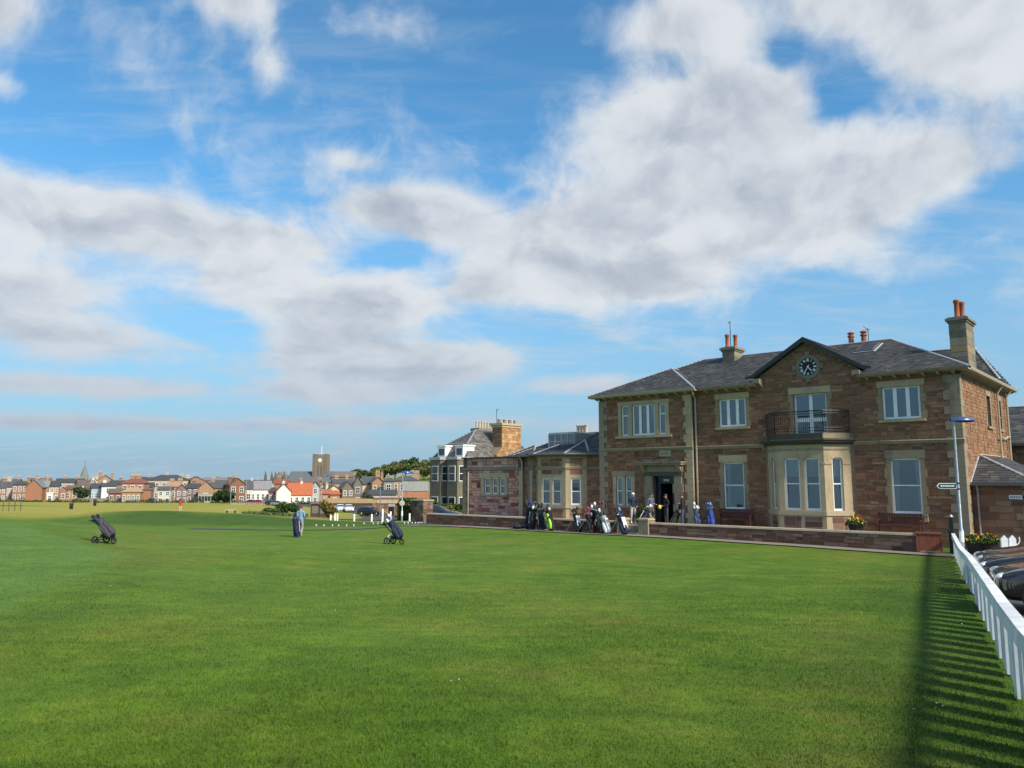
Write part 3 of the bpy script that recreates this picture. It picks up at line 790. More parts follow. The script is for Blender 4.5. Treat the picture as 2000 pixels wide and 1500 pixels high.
def slates(mb, poly, rg, w=.27, course=.19, tints=SL_TINTS, th=.018):
    """poly: eave left, eave right, then the rest; slates in courses up the slope"""
    p = [Vector(q) for q in poly]; e = (p[1] - p[0]).normalized()
    nrm = (p[1] - p[0]).cross(p[-1] - p[0]).normalized()
    if nrm.z < 0: nrm = -nrm
    s = nrm.cross(e).normalized()
    if s.z < 0: s = -s
    q2 = [((q - p[0]).dot(e), (q - p[0]).dot(s)) for q in p]
    H = max(v for _, v in q2); k = 0; v = 0.0
    mb.add([q - nrm * .012 for q in p], [tuple(range(len(p)))], 0, (.03, .03, .033))
    while v < H - .03:
        vm = min(v + course * .5, H - .01); xs = []
        for (a, b), (c, d) in zip(q2, q2[1:] + q2[:1]):
            if (b - vm) * (d - vm) < 0: xs.append(a + (c - a) * (vm - b) / (d - b))
        if len(xs) >= 2:
            L, Rr = min(xs), max(xs); x = L - rg.random() * w
            while x < Rr:
                ww = w * rg.uniform(.8, 1.2); a, b = max(x, L), min(x + ww, Rr); x += ww
                if b - a < .03: continue
                v1 = min(v + course * 1.25, H); j = rg.uniform(-.012, .012); up = th + rg.uniform(-.004, .006)
                A = p[0] + e * (a + .004) + s * (v + j) + nrm * up; B = p[0] + e * (b - .004) + s * (v + j) + nrm * up
                C = p[0] + e * (b - .004) + s * v1 + nrm * .002; D = p[0] + e * (a + .004) + s * v1 + nrm * .002
                t = tints[rg.randrange(len(tints))]; kk = rg.uniform(.75, 1.3); t = tuple(c * kk for c in t)
                mb.add([A, B, C, D, A - nrm * (up + .01), B - nrm * (up + .01)], [(0, 1, 2, 3), (4, 5, 1, 0)], 0, t)
        v += course; k += 1
def strip(parent, a, b, name='ridge_lead', mat='lead', r=.075):
    mb = MB(); a, b = Vector(a), Vector(b); k = max(2, int((b - a).length / 1.2) + 1)
    mb.tube([a.lerp(b, i / k) for i in range(k + 1)], r, 6, flat=.55)
    return mb.build(name, P(mat), parent)
def chimney(parent, fr_mat, x0, x1, y0, y1, z0, z1, pots, pot_mat='terracotta', body='grey_stone', pot_h=.75, pot_r=.145, cap=.28, stones=True, seed=1):
    """stack with a moulded cap and pots; the stack's blocks are laid as stones"""
    mb = MB(); mb.box(x0, x1, y0, y1, z0, z1 - cap); ch = mb.build('chimney', P(body), parent)
    if stones:
        rg = random.Random(seed); sm = MB()
        pal = [((.24, .22, .17), 3), ((.28, .245, .18), 2), ((.20, .18, .145), 2), ((.31, .22, .13), 2)]
        for fr, L in ((frame_at(x0, y0, 0), x1 - x0), (frame_at(x1, y0, math.pi / 2), y1 - y0), (frame_at(x1, y1, math.pi), x1 - x0), (frame_at(x0, y1, -math.pi / 2), y1 - y0)):
            for s in masonry(fr, 0, L, z0, z1 - cap, [], pal, rg, ch=(.28, .4), lw=(.4, .8), proud=(.004, .014)): sm.hexa(s[0], 0, s[1])
        sm.build('stonework', P('rubble'), ch, kind='stuff')
    c = MB(); c.box(x0 - .06, x1 + .06, y0 - .06, y1 + .06, z1 - cap, z1 - cap + .1); c.box(x0 - .13, x1 + .13, y0 - .13, y1 + .13, z1 - cap + .1, z1 - .06)
    c.box(x0 - .05, x1 + .05, y0 - .05, y1 + .05, z1 - .06, z1); c.build('chimney_cap', P(body), ch)
    for (x, y, hh) in pots:
        q = MB(); r = pot_r
        q.lathe([(r * .95, 0), (r * .95, .08), (r * .82, .1), (r * .78, hh * .8), (r * .98, hh * .84), (r * .98, hh * .96), (r * .7, hh)], 12, (x, y, z1))
        q.build('chimney_pot', P(pot_mat), ch, smooth=True)
    return ch
def downpipe(parent, pts, mat='cream_paint', r=.05, name='downpipe'):
    mb = MB(); mb.tube(pts, r, 8); zmin, zmax = min(p[2] for p in pts), max(p[2] for p in pts)
    x, y = pts[-1][0], pts[-1][1]; z = zmin + .5
    while z < zmax - .3:
        if abs(pts[-1][0] - pts[-2][0]) < .01: mb.lathe([(r * 1.35, 0), (r * 1.35, .08)], 8, (x, y, z))
        z += 1.8
    return mb.build(name, P(mat), parent, smooth=True)

# ------------------------------------------------------------------ the clubhouse
def clubhouse():
    rg = random.Random(7)
    C = thing('clubhouse', 'two-storey red sandstone clubhouse with clock gable and iron balcony', 'building', FL(0, 0, 0), ANG)
    Z0, ZE = -.15, 7.95; WR, EV = 19.7, 12.0       # eaves height, right end, depth
    WP = .28                                       # how far the left wing stands forward
    frw = frame_at(0, -WP, 0)                      # wing front
    frr = frame_at(WR, 0, math.pi / 2)             # right side wall, x runs back
    frl = frame_at(0, EV, -math.pi / 2)            # left side, x runs forward
    shell = MB(); stones = []
    # ---- openings: (x0, x1, z0, z1)
    w_tri = [(1.62, 2.12), (2.37, 3.95), (4.2, 4.66)]
    ow = [(a, b, 5.56, 7.40) for a, b in w_tri] + [(1.16, 1.62, 1.40, 3.12), (1.80, 2.26, 1.40, 3.12), (3.74, 5.14, .45, 3.15)]
    om = [(7.86, 9.44, 5.84, 7.38), (12.05, 13.74, 5.24, 7.36), (16.38, 18.06, 5.83, 7.38), (8.0, 9.2, 1.37, 3.90), (16.57, 17.88, 1.38, 3.97)]
    bay_hole = (11.0, 14.3, .45, 4.75)
    os_ = [(6.0, 6.95, 5.7, 7.25), (9.25, 10.0, 5.7, 7.25)]
    wall_shell(shell, frw, 0, 6.3, Z0, ZE, ow)
    wall_shell(shell, ID, 6.3, WR, Z0, ZE, om + [bay_hole])
    wall_shell(shell, frr, 0, EV, Z0, ZE, os_)
    wall_shell(shell, frl, 0, EV + WP, Z0, ZE, [])
    wall_shell(shell, frame_at(WR, EV, math.pi), 0, WR, Z0, ZE, [])
    shell.box(5.95, 6.30, -WP + .001, .05, Z0, ZE)
    # gable over the middle
    GA, GL, GR, GZ = 12.78, 10.05, 15.55, 10.0
    shell.prism([(GL + .25, 0, ZE - .02), (GR - .25, 0, ZE - .02), (GR - .2, 0, 8.44), (GA, 0, 10.08), (GL + .2, 0, 8.44)], (0, .4, 0))
    shell.build('wall', P('mortar'), C)
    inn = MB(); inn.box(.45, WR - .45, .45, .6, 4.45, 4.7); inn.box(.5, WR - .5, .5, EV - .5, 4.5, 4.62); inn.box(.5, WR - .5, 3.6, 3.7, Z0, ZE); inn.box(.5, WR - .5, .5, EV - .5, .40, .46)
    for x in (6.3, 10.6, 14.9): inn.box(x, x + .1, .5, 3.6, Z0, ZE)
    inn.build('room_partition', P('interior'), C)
    # ---- dressed stone round the openings
    hw = []; hm = []; hs = []
    # wing upper tripartite window
    b = MB(); b.box(1.36, 4.92, -.05, .12, 7.40, 7.62, fr=frw); b.build('lintel', P('buff'), C)
    s = MB(); s.box(1.22, 5.06, -.11, .14, 5.40, 5.555, fr=frw); s.build('sill', P('buff'), C)
    for a, c in ((1.40, 1.62), (2.12, 2.37), (3.95, 4.2), (4.66, 4.88)):
        q = MB(); q.box(a, c, -.045, .13, 5.56, 7.40, fr=frw); q.build('mullion_stone', P('buff'), C)
    hw.append((1.38, 4.90, 5.40, 7.62))
    window(C, frw, 1.62, 2.12, 5.56, 7.40, 'fix'); window(C, frw, 2.37, 3.95, 5.56, 7.40, 'case3', curtain='r'); window(C, frw, 4.2, 4.66, 5.56, 7.40, 'fix', curtain='r')
    # wing lower twin window
    b = MB(); b.box(.88, 2.54, -.045, .12, 3.12, 3.46, fr=frw); b.build('lintel', P('buff_weathered'), C)
    s = MB(); s.box(.92, 2.5, -.10, .14, 1.26, 1.395, fr=frw); s.build('sill', P('buff_weathered'), C)
    for a, c in ((.94, 1.16), (1.62, 1.80), (2.26, 2.48)):
        zs = courses(1.40, 3.12, [], rg, .4, .7)
        for p, q_ in zip(zs, zs[1:]):
            q = MB(); q.box(a, c, -.035, .13, p + .004, q_ - .004, fr=frw); q.build('jamb_stone', P('buff'), C)
    hw.append((.92, 2.50, 1.26, 3.46))
    for a, c in ((1.16, 1.62), (1.80, 2.26)): window(C, frw, a, c, 1.40, 3.12, 'sash', blind=.42)
    # entrance: heavy jambs, entablature and slated hood
    for a, c in ((3.22, 3.74), (5.14, 5.62)):
        zs = courses(.45, 3.15, [], rg, .42, .6)
        for i, (p, q_) in enumerate(zip(zs, zs[1:])):
            q = MB(); q.box(a - (.08 if i % 2 else 0), c + (.08 if i % 2 and a > 4 else 0), -.10, .3, p + .004, q_ - .004, fr=frw); q.build('door_jamb', P('buff_weathered'), C)
    q = MB(); q.box(3.2, 5.66, -.12, .3, 3.15, 3.40, fr=frw); q.build('door_lintel', P('sooty'), C)
    q = MB(); q.box(3.0, 5.7, -.10, .1, 3.40, 3.78, fr=frw); q.build('entablature', P('buff_weathered'), C)
    q = MB(); q.box(2.86, 5.78, -.42, .05, 3.78, 3.90, fr=frw); q.box(2.80, 5.84, -.52, .05, 3.90, 3.97, fr=frw)
    hd = q.build('door_hood', P('buff_weathered'), C)
    q = MB(); slates(q, [frw(2.82, -.50, 3.98), frw(5.82, -.50, 3.98), frw(5.82, 0, 4.13), frw(2.82, 0, 4.13)], rg, .3, .2); q.build('slates', P('slate'), hd, kind='stuff')
    for a in (3.06, 5.42):
        q = MB(); q.prism([frw(a, -.06, 3.30), frw(a, -.40, 3.77), frw(a, -.06, 3.77)], (.22, 0, 0)); q.build('hood_bracket', P('buff_weathered'), hd)
    hw.append((3.1, 5.7, .3, 3.95))
    d = MB(); d.box(3.74, 4.05, .26, .32, .47, 3.15, fr=frw); d.box(4.83, 5.14, .26, .32, .47, 3.15, fr=frw); d.box(4.05, 4.83, .26, .32, 2.72, 3.15, fr=frw)
    dr = d.build('door_frame', P('door_navy'), C)
    d = MB(); d.box(4.03, 4.09, .34, 1.12, .47, 2.72, fr=frw); d.build('door', P('door_navy'), C)
    d = MB(); d.box(4.28, 4.62, .235, .258, 2.86, 2.97, fr=frw); pl = d.build('name_plate', P('white_paint'), C)
    d = MB()
    for i in range(7): d.box(4.305 + i * .042, 4.305 + i * .042 + .026, .231, .2345, 2.89, 2.94, fr=frw)
    d.build('lettering', P('black_paint'), pl)
    st = MB(); st.box(3.5, 5.4, -.75, -.11, .44, .50, fr=frw); st.build('door_step', P('paving'), C)
    # date stone
    q = MB(); q.box(4.2, 4.95, -.04, .1, 4.28, 4.62, fr=frw); ds = q.build('date_stone', P('buff'), C)
    q = MB()
    for i in range(4): q.box(4.32 + i * .13, 4.32 + i * .13 + .07, -.052, -.039, 4.38, 4.52, fr=frw)
    q.build('carved_figures', P('buff_weathered'), ds)
    hw.append((4.2, 4.95, 4.28, 4.62))
    # main front windows
    for (a, c, z0, z1), stl, cur in ((om[0], 'case3', None), (om[2], 'case3', None)):
        hm.append(surround(C, ID, a, c, z0, z1, jw=.17, lh=.30)); window(C, ID, a, c, z0, z1, stl, curtain=cur)
    a, c, z0, z1 = om[1]
    hm.append(surround(C, ID, a, c, z0, z1, jw=.19, lh=.34, sill=False)); window(C, ID, a, c, z0, z1, 'french', y=.16)
    for a, c, z0, z1 in om[3:]:
        hm.append(surround(C, ID, a, c, z0, z1, jw=.18, lh=.38, shoulder=True, mat='buff' if a < 10 else 'buff_weathered')); window(C, ID, a, c, z0, z1, 'sash', curtain='l' if a < 10 else 'lr')
    # sill brackets under the right-hand lower window
    for a in (16.3, 17.9):
        q = MB(); q.box(a, a + .18, -.10, .05, 1.02, 1.22); q.build('sill_bracket', P('buff'), C)
    # side windows
    for a, c, z0, z1 in os_:
        hs.append(surround(C, frr, a, c, z0, z1, jw=.16, lh=.26, mat='buff_weathered')); window(C, frr, a, c, z0, z1, 'sash', mat='lead_dark')
    # string course and base course
    for fr, a, c in ((frw, -.05, 6.36), (ID, 6.36, 10.4), (ID, 15.0, WR + .08)):
        q = MB(); k = max(1, int((c - a) / 1.6)); e = np.linspace(a, c, k + 1)
        for i in range(k):
            q = MB(); x0, x1 = e[i] + .003, e[i + 1] - .003
            q.hexa([fr(x0, -.05, 4.64), fr(x1, -.05, 4.64), fr(x0, .08, 4.64), fr(x1, .08, 4.64), fr(x0, -.11, 4.79), fr(x1, -.11, 4.79), fr(x0, .08, 4.86), fr(x1, .08, 4.86)])
            q.build('string_course', P('buff_weathered'), C)
    hw.append((-1, 8, 4.64, 4.86)); hm.append((6, 10.4, 4.64, 4.86)); hm.append((15, 21, 4.64, 4.86))
    # quoins
    quoins(C, frw, .0, .45, ZE - .2, 'buff_weathered', rg, 1)
    quoins(C, frw, 6.3, .45, ZE - .2, 'buff', rg, -1, a=.36, b=.5)
    quoins(C, ID, WR, .45, ZE - .2, 'buff_weathered', rg, -1, a=.42, b=.66, other=(frr, 1))
    hw += [(-.1, .47, Z0, ZE), (5.86, 6.4, Z0, ZE)]; hm += [(19.12, 19.8, Z0, ZE)]; hs += [(-.1, .45, Z0, ZE)]
    # clock in the gable
    CX_, CZ_ = 12.9, 8.73
    ck = MB(); n = 32; ri, ro = .455, .64; y0, y1 = -.07, .05
    for i in range(n):
        t0, t1 = 2 * math.pi * i / n, 2 * math.pi * (i + 1) / n
        pts = lambda r, t, y: (CX_ + r * math.sin(t), y, CZ_ + r * math.cos(t))
        ck.add([pts(ri, t0, y0), pts(ro, t0, y0), pts(ro, t1, y0), pts(ri, t1, y0), pts(ri, t0, y1), pts(ro, t0, y1), pts(ro, t1, y1), pts(ri, t1, y1)],
               [(0, 3, 2, 1), (0, 4, 7, 3), (1, 2, 6, 5)])
    clk = ck.build('clock', P('grey_stone'), C)
    for t in (0, 90, 180, 270):
        q = MB(); s_, c_ = math.sin(R(t)), math.cos(R(t))
        vs = []
        for yy in (-.09, .05):
            for rr in (.60, .80):
                for ww in (-.11, .11):
                    vs.append((CX_ + rr * s_ + ww * c_ * (1 if rr < .7 else 1.2), yy, CZ_ + rr * c_ - ww * s_ * (1 if rr < .7 else 1.2)))
        q.hexa([vs[i] for i in (0, 1, 4, 5, 2, 3, 6, 7)]); q.build('keystone', P('grey_stone'), clk)
    q = MB(); q.add([(CX_ + .46 * math.sin(2 * math.pi * i / n), -.035, CZ_ + .46 * math.cos(2 * math.pi * i / n)) for i in range(n)], [tuple(range(n - 1, -1, -1))])
    q.build('dial', P('rubber'), clk)
    def bar(mb, cx, cz, ang, L, w, y=-.045):
        s_, c_ = math.sin(ang), math.cos(ang); vs = []
        for yy in (y, y + .008):
            for l in (-L / 2, L / 2):
                for ww in (-w / 2, w / 2): vs.append((cx + l * s_ + ww * c_, yy, cz + l * c_ - ww * s_))
        mb.hexa([vs[i] for i in (0, 1, 4, 5, 2, 3, 6, 7)])
    rom = ['XII', 'I', 'II', 'III', 'IIII', 'V', 'VI', 'VII', 'VIII', 'IX', 'X', 'XI']
    for h, num in enumerate(rom):
        a = 2 * math.pi * h / 12; mb = MB(); W = {'I': .032, 'V': .06, 'X': .06}; tot = sum(W[ch] for ch in num); x = -tot / 2
        for ch in num:
            xc = x + W[ch] / 2; x += W[ch]
            px_, pz_ = CX_ + .36 * math.sin(a) + xc * math.cos(a), CZ_ + .36 * math.cos(a) - xc * math.sin(a)
            if ch == 'I': bar(mb, px_, pz_, a, .14, .024)
            elif ch == 'X': bar(mb, px_, pz_, a + .36, .15, .022); bar(mb, px_, pz_, a - .36, .15, .016, -.046)
            else: bar(mb, px_ - .014 * math.cos(a), pz_ + .014 * math.sin(a), a - .2, .13, .018); bar(mb, px_ + .014 * math.cos(a), pz_ - .014 * math.sin(a), a + .2, .13, .012, -.046)
        mb.build('numeral', P('white_paint'), clk)
    for L, w, a, back in ((.27, .055, R(139), .06), (.40, .038, R(212), .12)):
        mb = MB(); r0 = (L - back) / 2; bar(mb, CX_ + r0 * math.sin(a), CZ_ + r0 * math.cos(a), a, L + back, w, -.056 if w > .04 else -.066); mb.build('clock_hand', P('white_paint'), clk)
    # ---- stones
    stones += masonry(frw, .0, 6.3, .1, ZE - .15, hw, PAL_CLUB, rg)
    stones += masonry(ID, 6.32, WR, .1, ZE - .15, hm + [(10.45, 14.95, Z0, 5.25)], PAL_CLUB, rg)
    def topf(z):
        t = max(0.0, z - 8.48) / (10.02 - 8.48)
        return (GL + .27 + t * (GA - GL - .27), GR - .27 - t * (GR - .27 - GA))
    stones += masonry(ID, GL, GR, ZE - .15, 10.0, [(CX_ - .62, CX_ + .62, CZ_ - .6, CZ_ + .6)], PAL_CLUB, rg, top=topf)
    stones += masonry(frr, 0, EV, .1, ZE - .15, hs, PAL_SIDE, rg, ch=(.13, .2), lw=(.2, .5))
    lay_stones(stones, C, P('rubble'))
    # ---- bay window
    bay = MB(); PJ = 1.0; bl, br, cl, cr = 10.57, 14.77, 11.5, 13.82
    plan = [(bl, 0), (cl, -PJ), (cr, -PJ), (br, 0)]
    segs = []
    for (xa, ya), (xb, yb) in zip(plan, plan[1:]):
        L = math.hypot(xb - xa, yb - ya); segs.append((frame_at(xa, ya, math.atan2(yb - ya, xb - xa)), L))
    bo = [[(.42, .97)], [(.30, 1.10), (1.32, 2.08)], [(.40, .95)]]
    root = None
    for (fr, L), ops in zip(segs, bo):
        wall_shell(bay, fr, 0, L, .1, 4.70, [(a, c, 1.44, 4.04) for a, c in ops], th=.25)
    root = bay.build('bay', P('buff'), C)
    for si, ((fr, L), ops) in enumerate(zip(segs, bo)):
        for a, c in ops: window(root, fr, a, c, 1.44, 4.04, 'sash', blind=.36, y=.1)
        q = MB(); q.box(-.03, L + .03, -.06, .02, 1.20, 1.40, fr=fr); q.build('bay_sill', P('buff'), root)
        q = MB(); q.box(-.02, L + .02, -.035, .02, 4.42, 4.50, fr=fr); q.build('bay_moulding', P('buff_weathered'), root)
        for a, c in ops:
            q = MB()
            for s, xa in ((1, a), (-1, c)): q.prism([fr(xa, -.012, 4.04), fr(xa + s * .12, -.012, 4.04), fr(xa, -.012, 3.92)], Vector(fr(0, .13, 0)) - Vector(fr(0, 0, 0)))
            q.box(a - .05, c + .05, -.014, .02, 4.041, 4.10, fr=fr); q.build('bay_lintel', P('buff'), root)
        edges = [0] + [e for o in ops for e in o] + [L]
        for a, c in zip(edges[::2], edges[1::2]):
            if c - a > .12:
                q = MB(); q.box(a + (.02 if a == 0 else 0), c - (.02 if c == L else 0), -.03, .02, 3.70, 3.80, fr=fr); q.build('pilaster_cap', P('buff'), root)
        # red panels under the sill
        for a, c in ([(.30, L - .30)] if si != 1 else [(.2, 1.08), (1.24, 2.12)]):
            st_ = masonry(fr, a, c, .42, 1.14, [], PAL_WALL, rg, ch=(.2, .3)); mb = MB()
            for s_ in st_: mb.hexa(s_[0], 0, s_[1])
            mb.build('stonework', P('rubble'), root, kind='stuff')
        # cornice, parapet
        q = MB(); e = .10
        q.box(-.08, L + .08, -.10, .25, 4.70, 4.80, fr=fr); q.box(-.13, L + .13, -.24, .25, 4.80, 4.90, fr=fr); q.box(-.16, L + .16, -.32, .25, 4.90, 4.98, fr=fr)
        q.build('cornice', P('sooty'), root)
        q = MB(); q.box(-.02, L + .02, -.02, .16, 4.98, 5.26, fr=fr); q.build('parapet', P('buff_weathered' if si == 2 else 'sooty'), root)
    q = MB(); q.prism([(bl, .02, 4.86), (cl, -PJ + .05, 4.86), (cr, -PJ + .05, 4.86), (br, .02, 4.86)], (0, 0, .3)); q.build('balcony_floor', P('paving'), root)
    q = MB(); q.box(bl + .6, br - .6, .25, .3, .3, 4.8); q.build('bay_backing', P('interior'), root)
    # iron railing
    rail = MB(); y_ = -.08; pts = []
    rp = [(bl - .02, -.02), (cl - .06, -PJ - .08), (cr + .06, -PJ - .08), (br + .02, -.02)]
    for z, r in ((6.36, .028), (6.24, .014), (5.52, .014), (5.38, .014)): rail.tube([(x, y, z) for x, y in rp], r, 6)
    rl = rail.build('balcony_rail', P('black_iron'), C)
    for (xa, ya), (xb, yb) in zip(rp, rp[1:]):
        L = math.hypot(xb - xa, yb - ya); k = int(L / .105)
        for i in range(k + 1):
            t = i / k; x, y = xa + (xb - xa) * t, ya + (yb - ya) * t
            q = MB(); q.tube([(x, y, 5.26), (x, y, 6.36)], .022 if i in (0, k) else .0085, 5); q.build('baluster', P('black_iron'), rl)
    # ---- eaves, gutters, brackets
    def eave(fr, a, c, back=.0, nb=None):
        q = MB(); q.box(a, c, -.42, .02, ZE - .03, ZE + .03, fr=fr); e = q.build('soffit', P('cream_paint'), C)
        q = MB(); q.hexa([fr(a, -.50, ZE + .0), fr(c, -.50, ZE + .0), fr(a, -.42, ZE - .04), fr(c, -.42, ZE - .04), fr(a, -.54, ZE + .13), fr(c, -.54, ZE + .13), fr(a, -.42, ZE + .13), fr(c, -.42, ZE + .13)])
        q.build('gutter', P('buff_weathered' if a > 6.5 and fr is ID else 'cream_paint'), C)
        x = a + .35
        while x < c - .25:
            q = MB(); q.prism([fr(x, 0, ZE - .17), fr(x, -.36, ZE - .09), fr(x, -.36, ZE - .032), fr(x, 0, ZE - .032)], Vector(fr(.11, 0, 0)) - Vector(fr(0, 0, 0))); q.build('eaves_bracket', P('cream_paint'), C)
            x += .62
    eave(frw, -.5, 6.8); eave(ID, 6.82, GL + .15); eave(ID, GR - .15, WR + .5); eave(frr, -.0, EV + .5); eave(frl, -.5, EV + WP)
    # ---- roofs
    RZ = 10.72; ez = ZE + .11; A0 = -.52
    def roof(polys, name='roof', seed=3):
        base = MB()
        for p in polys: base.add([Vector(q) - Vector((0, 0, .06)) for q in p], [tuple(range(len(p)))])
        o = base.build(name, P('lead_dark'), C)
        mb = MB(); g = random.Random(seed)
        for p in polys: slates(mb, p, g)
        mb.build('slates', P('slate'), o, kind='stuff'); return o
    rl_, rr_ = (3.9, 6.0, RZ), (15.36, 6.0, RZ)
    E0, E1, E2, E3 = (-.5, A0, ez), (WR + .52, A0, ez), (WR + .52, EV + .5, ez), (-.5, EV + .5, ez)
    gx0, gx1 = GL + .22, GR - .22; mz = lambda y: ez + (RZ - ez) * (y - A0) / (6.0 - A0)
    mr = roof([[E0, (gx0, A0, ez), (gx0, 6.0, RZ), rl_], [(gx0, .42, mz(.42)), (gx1, .42, mz(.42)), (gx1, 6.0, RZ), (gx0, 6.0, RZ)], [(gx1, A0, ez), E1, rr_, (gx1, 6.0, RZ)], [E1, E2, rr_], [E2, E3, rl_, rr_], [E3, E0, rl_]])
    for a, c in ((rl_, rr_), (E1, rr_), (E0, rl_), (E2, rr_)): strip(mr, a, c)
    wa = (3.15, 3.25, 9.93); W0, W1 = (-.5, A0 - WP, ez), (6.8, A0 - WP, ez)
    # where the wing ridge and eaves run into the main slope
    def main_z(y): return ez + (RZ - ez) * (y - A0) / (6.0 - A0)
    yb = A0 + (9.93 - ez) / (RZ - ez) * (6.0 - A0) + .25
    wr = roof([[W0, W1, wa], [W1, (6.8, A0 + .15, ez), (3.15, yb, 9.93), wa], [(-.5, A0 + .15, ez), W0, wa, (3.15, yb, 9.93)]], 'wing_roof', 5)
    for a, c in ((W0, wa), (W1, wa), (wa, (3.15, yb, 9.93))): strip(wr, a, c)
    # gable roof with dark barge boards
    ga = 10.22; yb2 = A0 + (ga - ez) / (RZ - ez) * (6.0 - A0) + .2
    sl = (ga - 8.42) / (GA - GL)
    gl0, gr0 = (GL - .05, -.26, 8.40), (GR + .12, -.26, 8.40)
    gr_ = roof([[(GL - .05, 2.2, 8.40), gl0, (GA, -.26, ga), (GA, yb2, ga)], [gr0, (GR + .12, 2.2, 8.40), (GA, yb2, ga), (GA, -.26, ga)]], 'gable_roof', 9)
    strip(gr_, (GA, -.28, ga + .03), (GA, yb2, ga + .03), mat='lead_dark')
    for (x0, z0), (x1, z1) in (((GL - .45, 8.30), (GA, ga)), ((GR + .5, 8.30), (GA, ga))):
        q = MB()
        s_ = 1 if x1 > x0 else -1
        q.prism([(x0, -.34, z0 + .03), (x0 + s_ * .42, -.34, z0 + .05), (x1, -.34, z1 - .20), (x1, -.34, z1 + .06), (x0 + s_ * .34, -.34, z0 + .22), (x0, -.34, z0 + .14)], (0, .07, 0))
        q.build('barge_board', P('dark_board'), gr_)
        q = MB(); q.prism([(x0 + s_ * .4, -.27, z0 + .07), (x1, -.27, z1 - .22), (x1, -.27, z1 - .16), (x0 + s_ * .4, -.27, z0 + .13)], (0, .27, 0)); q.build('verge_soffit', P('dark_board'), gr_)
    for x in (GL + .02, GR - .38):
        q = MB(); q.prism([(x, -.02, 7.84), (x, -.44, 8.06), (x, -.44, 8.30), (x, -.02, 8.30)], (.36, 0, 0)); q.build('kneeler', P('buff_weathered'), C)
    # rear range roof and rooflight
    q0, q1, q2, q3 = (12.0, 8.2, ez + .9), (WR + .4, 8.0, ez + .2), (WR + .4, EV + .4, ez), (12.0, EV + .4, ez)
    rra, rrb = (13.0, 10.4, 10.55), (18.6, 10.4, 10.45)
    rear = roof([[q0, q1, rrb, rra], [q1, q2, rrb], [q2, q3, rra, rrb]], 'rear_roof', 11); strip(rear, rra, rrb); strip(rear, q1, rrb)
    def on_main(x, y, dz): return (x, y, main_z(y) + dz)
    q = MB(); a, b_, c_, d_ = on_main(14.15, 3.7, 0), on_main(15.05, 3.7, 0), on_main(15.05, 5.0, 0), on_main(14.15, 5.0, 0)
    q.prism([a, b_, c_, d_], (0, 0, .14)); rlt = q.build('rooflight', P('lead_dark'), mr)
    q = MB(); q.prism([Vector(v) + Vector((0, 0, .142)) + (Vector((14.6, 4.35, main_z(4.35))) - Vector(v)) * .14 for v in (a, b_, c_, d_)], (0, 0, .012)); q.build('pane', P('dark_board'), rlt)
    strip(mr, on_main(15.14, 3.5, .04), on_main(15.14, 5.1, .04), 'flashing', 'lead', .06); strip(mr, on_main(14.05, 3.62, .04), on_main(15.14, 3.62, .04), 'flashing', 'lead', .05)
    # chimneys
    chimney(C, None, 5.9, 6.7, 4.7, 5.9, 9.8, 11.15, [(6.12, 5.0, .85), (6.45, 5.45, .85)], seed=3)
    chimney(C, None, 18.98, 19.72, 2.35, 4.1, 8.0, 10.85, [(19.3, 2.75, .92), (19.4, 3.4, .92)], seed=4)
    for x in (13.15, 13.85):
        q = MB(); q.lathe([(.15, 0), (.14, .5), (.19, .52), (.19, .6), (.13, .62), (.13, .7), (.2, .72), (.2, .76), (.05, .84)], 12, (x, 6.3, RZ - .1)); q.build('ridge_vent', P('terracotta'), C, smooth=True)
    q = MB(); q.tube([(6.2, 5.3, 11.1), (6.2, 5.3, 12.9)], .022, 6); q.tube([(6.05, 5.3, 12.85), (6.2, 5.3, 12.75)], .02, 5); q.build('aerial_mast', P('black_iron'), C)
    q = MB(); q.tube([(14.1, 6.3, RZ), (14.1, 6.3, 11.55)], .018, 6); q.tube([(13.85, 6.3, 11.7), (14.1, 6.3, 11.45)], .014, 5); q.tube([(13.95, 6.3, 11.48), (14.2, 6.3, 11.45)], .012, 5); q.build('aerial_mast', P('black_iron'), C)
    # pipes
    downpipe(C, [(6.6, -.62, ZE - .02), (6.6, -.62, ZE - .15), (6.47, -.10, ZE - .45), (6.47, -.10, .5)], r=.055)
    x_ = WR + .1
    downpipe(C, [(x_ + .3, 8.4, ZE - .02), (x_ + .05, 8.4, ZE - .4), (x_ + .05, 8.4, 3.9)]); downpipe(C, [(x_ + .3, 11.1, ZE - .02), (x_ + .05, 11.1, ZE - .4), (x_ + .05, 11.1, 3.0)], r=.06)
    q = MB(); q.tube([(x_ + .08, 8.4, 5.2), (x_ + .08, 9.4, 5.1), (x_ + .08, 10.4, 5.3), (x_ + .08, 11.1, 5.2)], .05, 6); q.build('soil_pipe', P('cream_paint'), C)
    for y in (9.0, 10.6):
        q = MB(); q.lathe([(.06, 0), (.055, 1.0), (.07, 1.02), (.07, 1.1)], 8, (WR - .2, y, 8.1)); q.build('vent_pipe', P('lead'), C)
    return C
clubhouse()

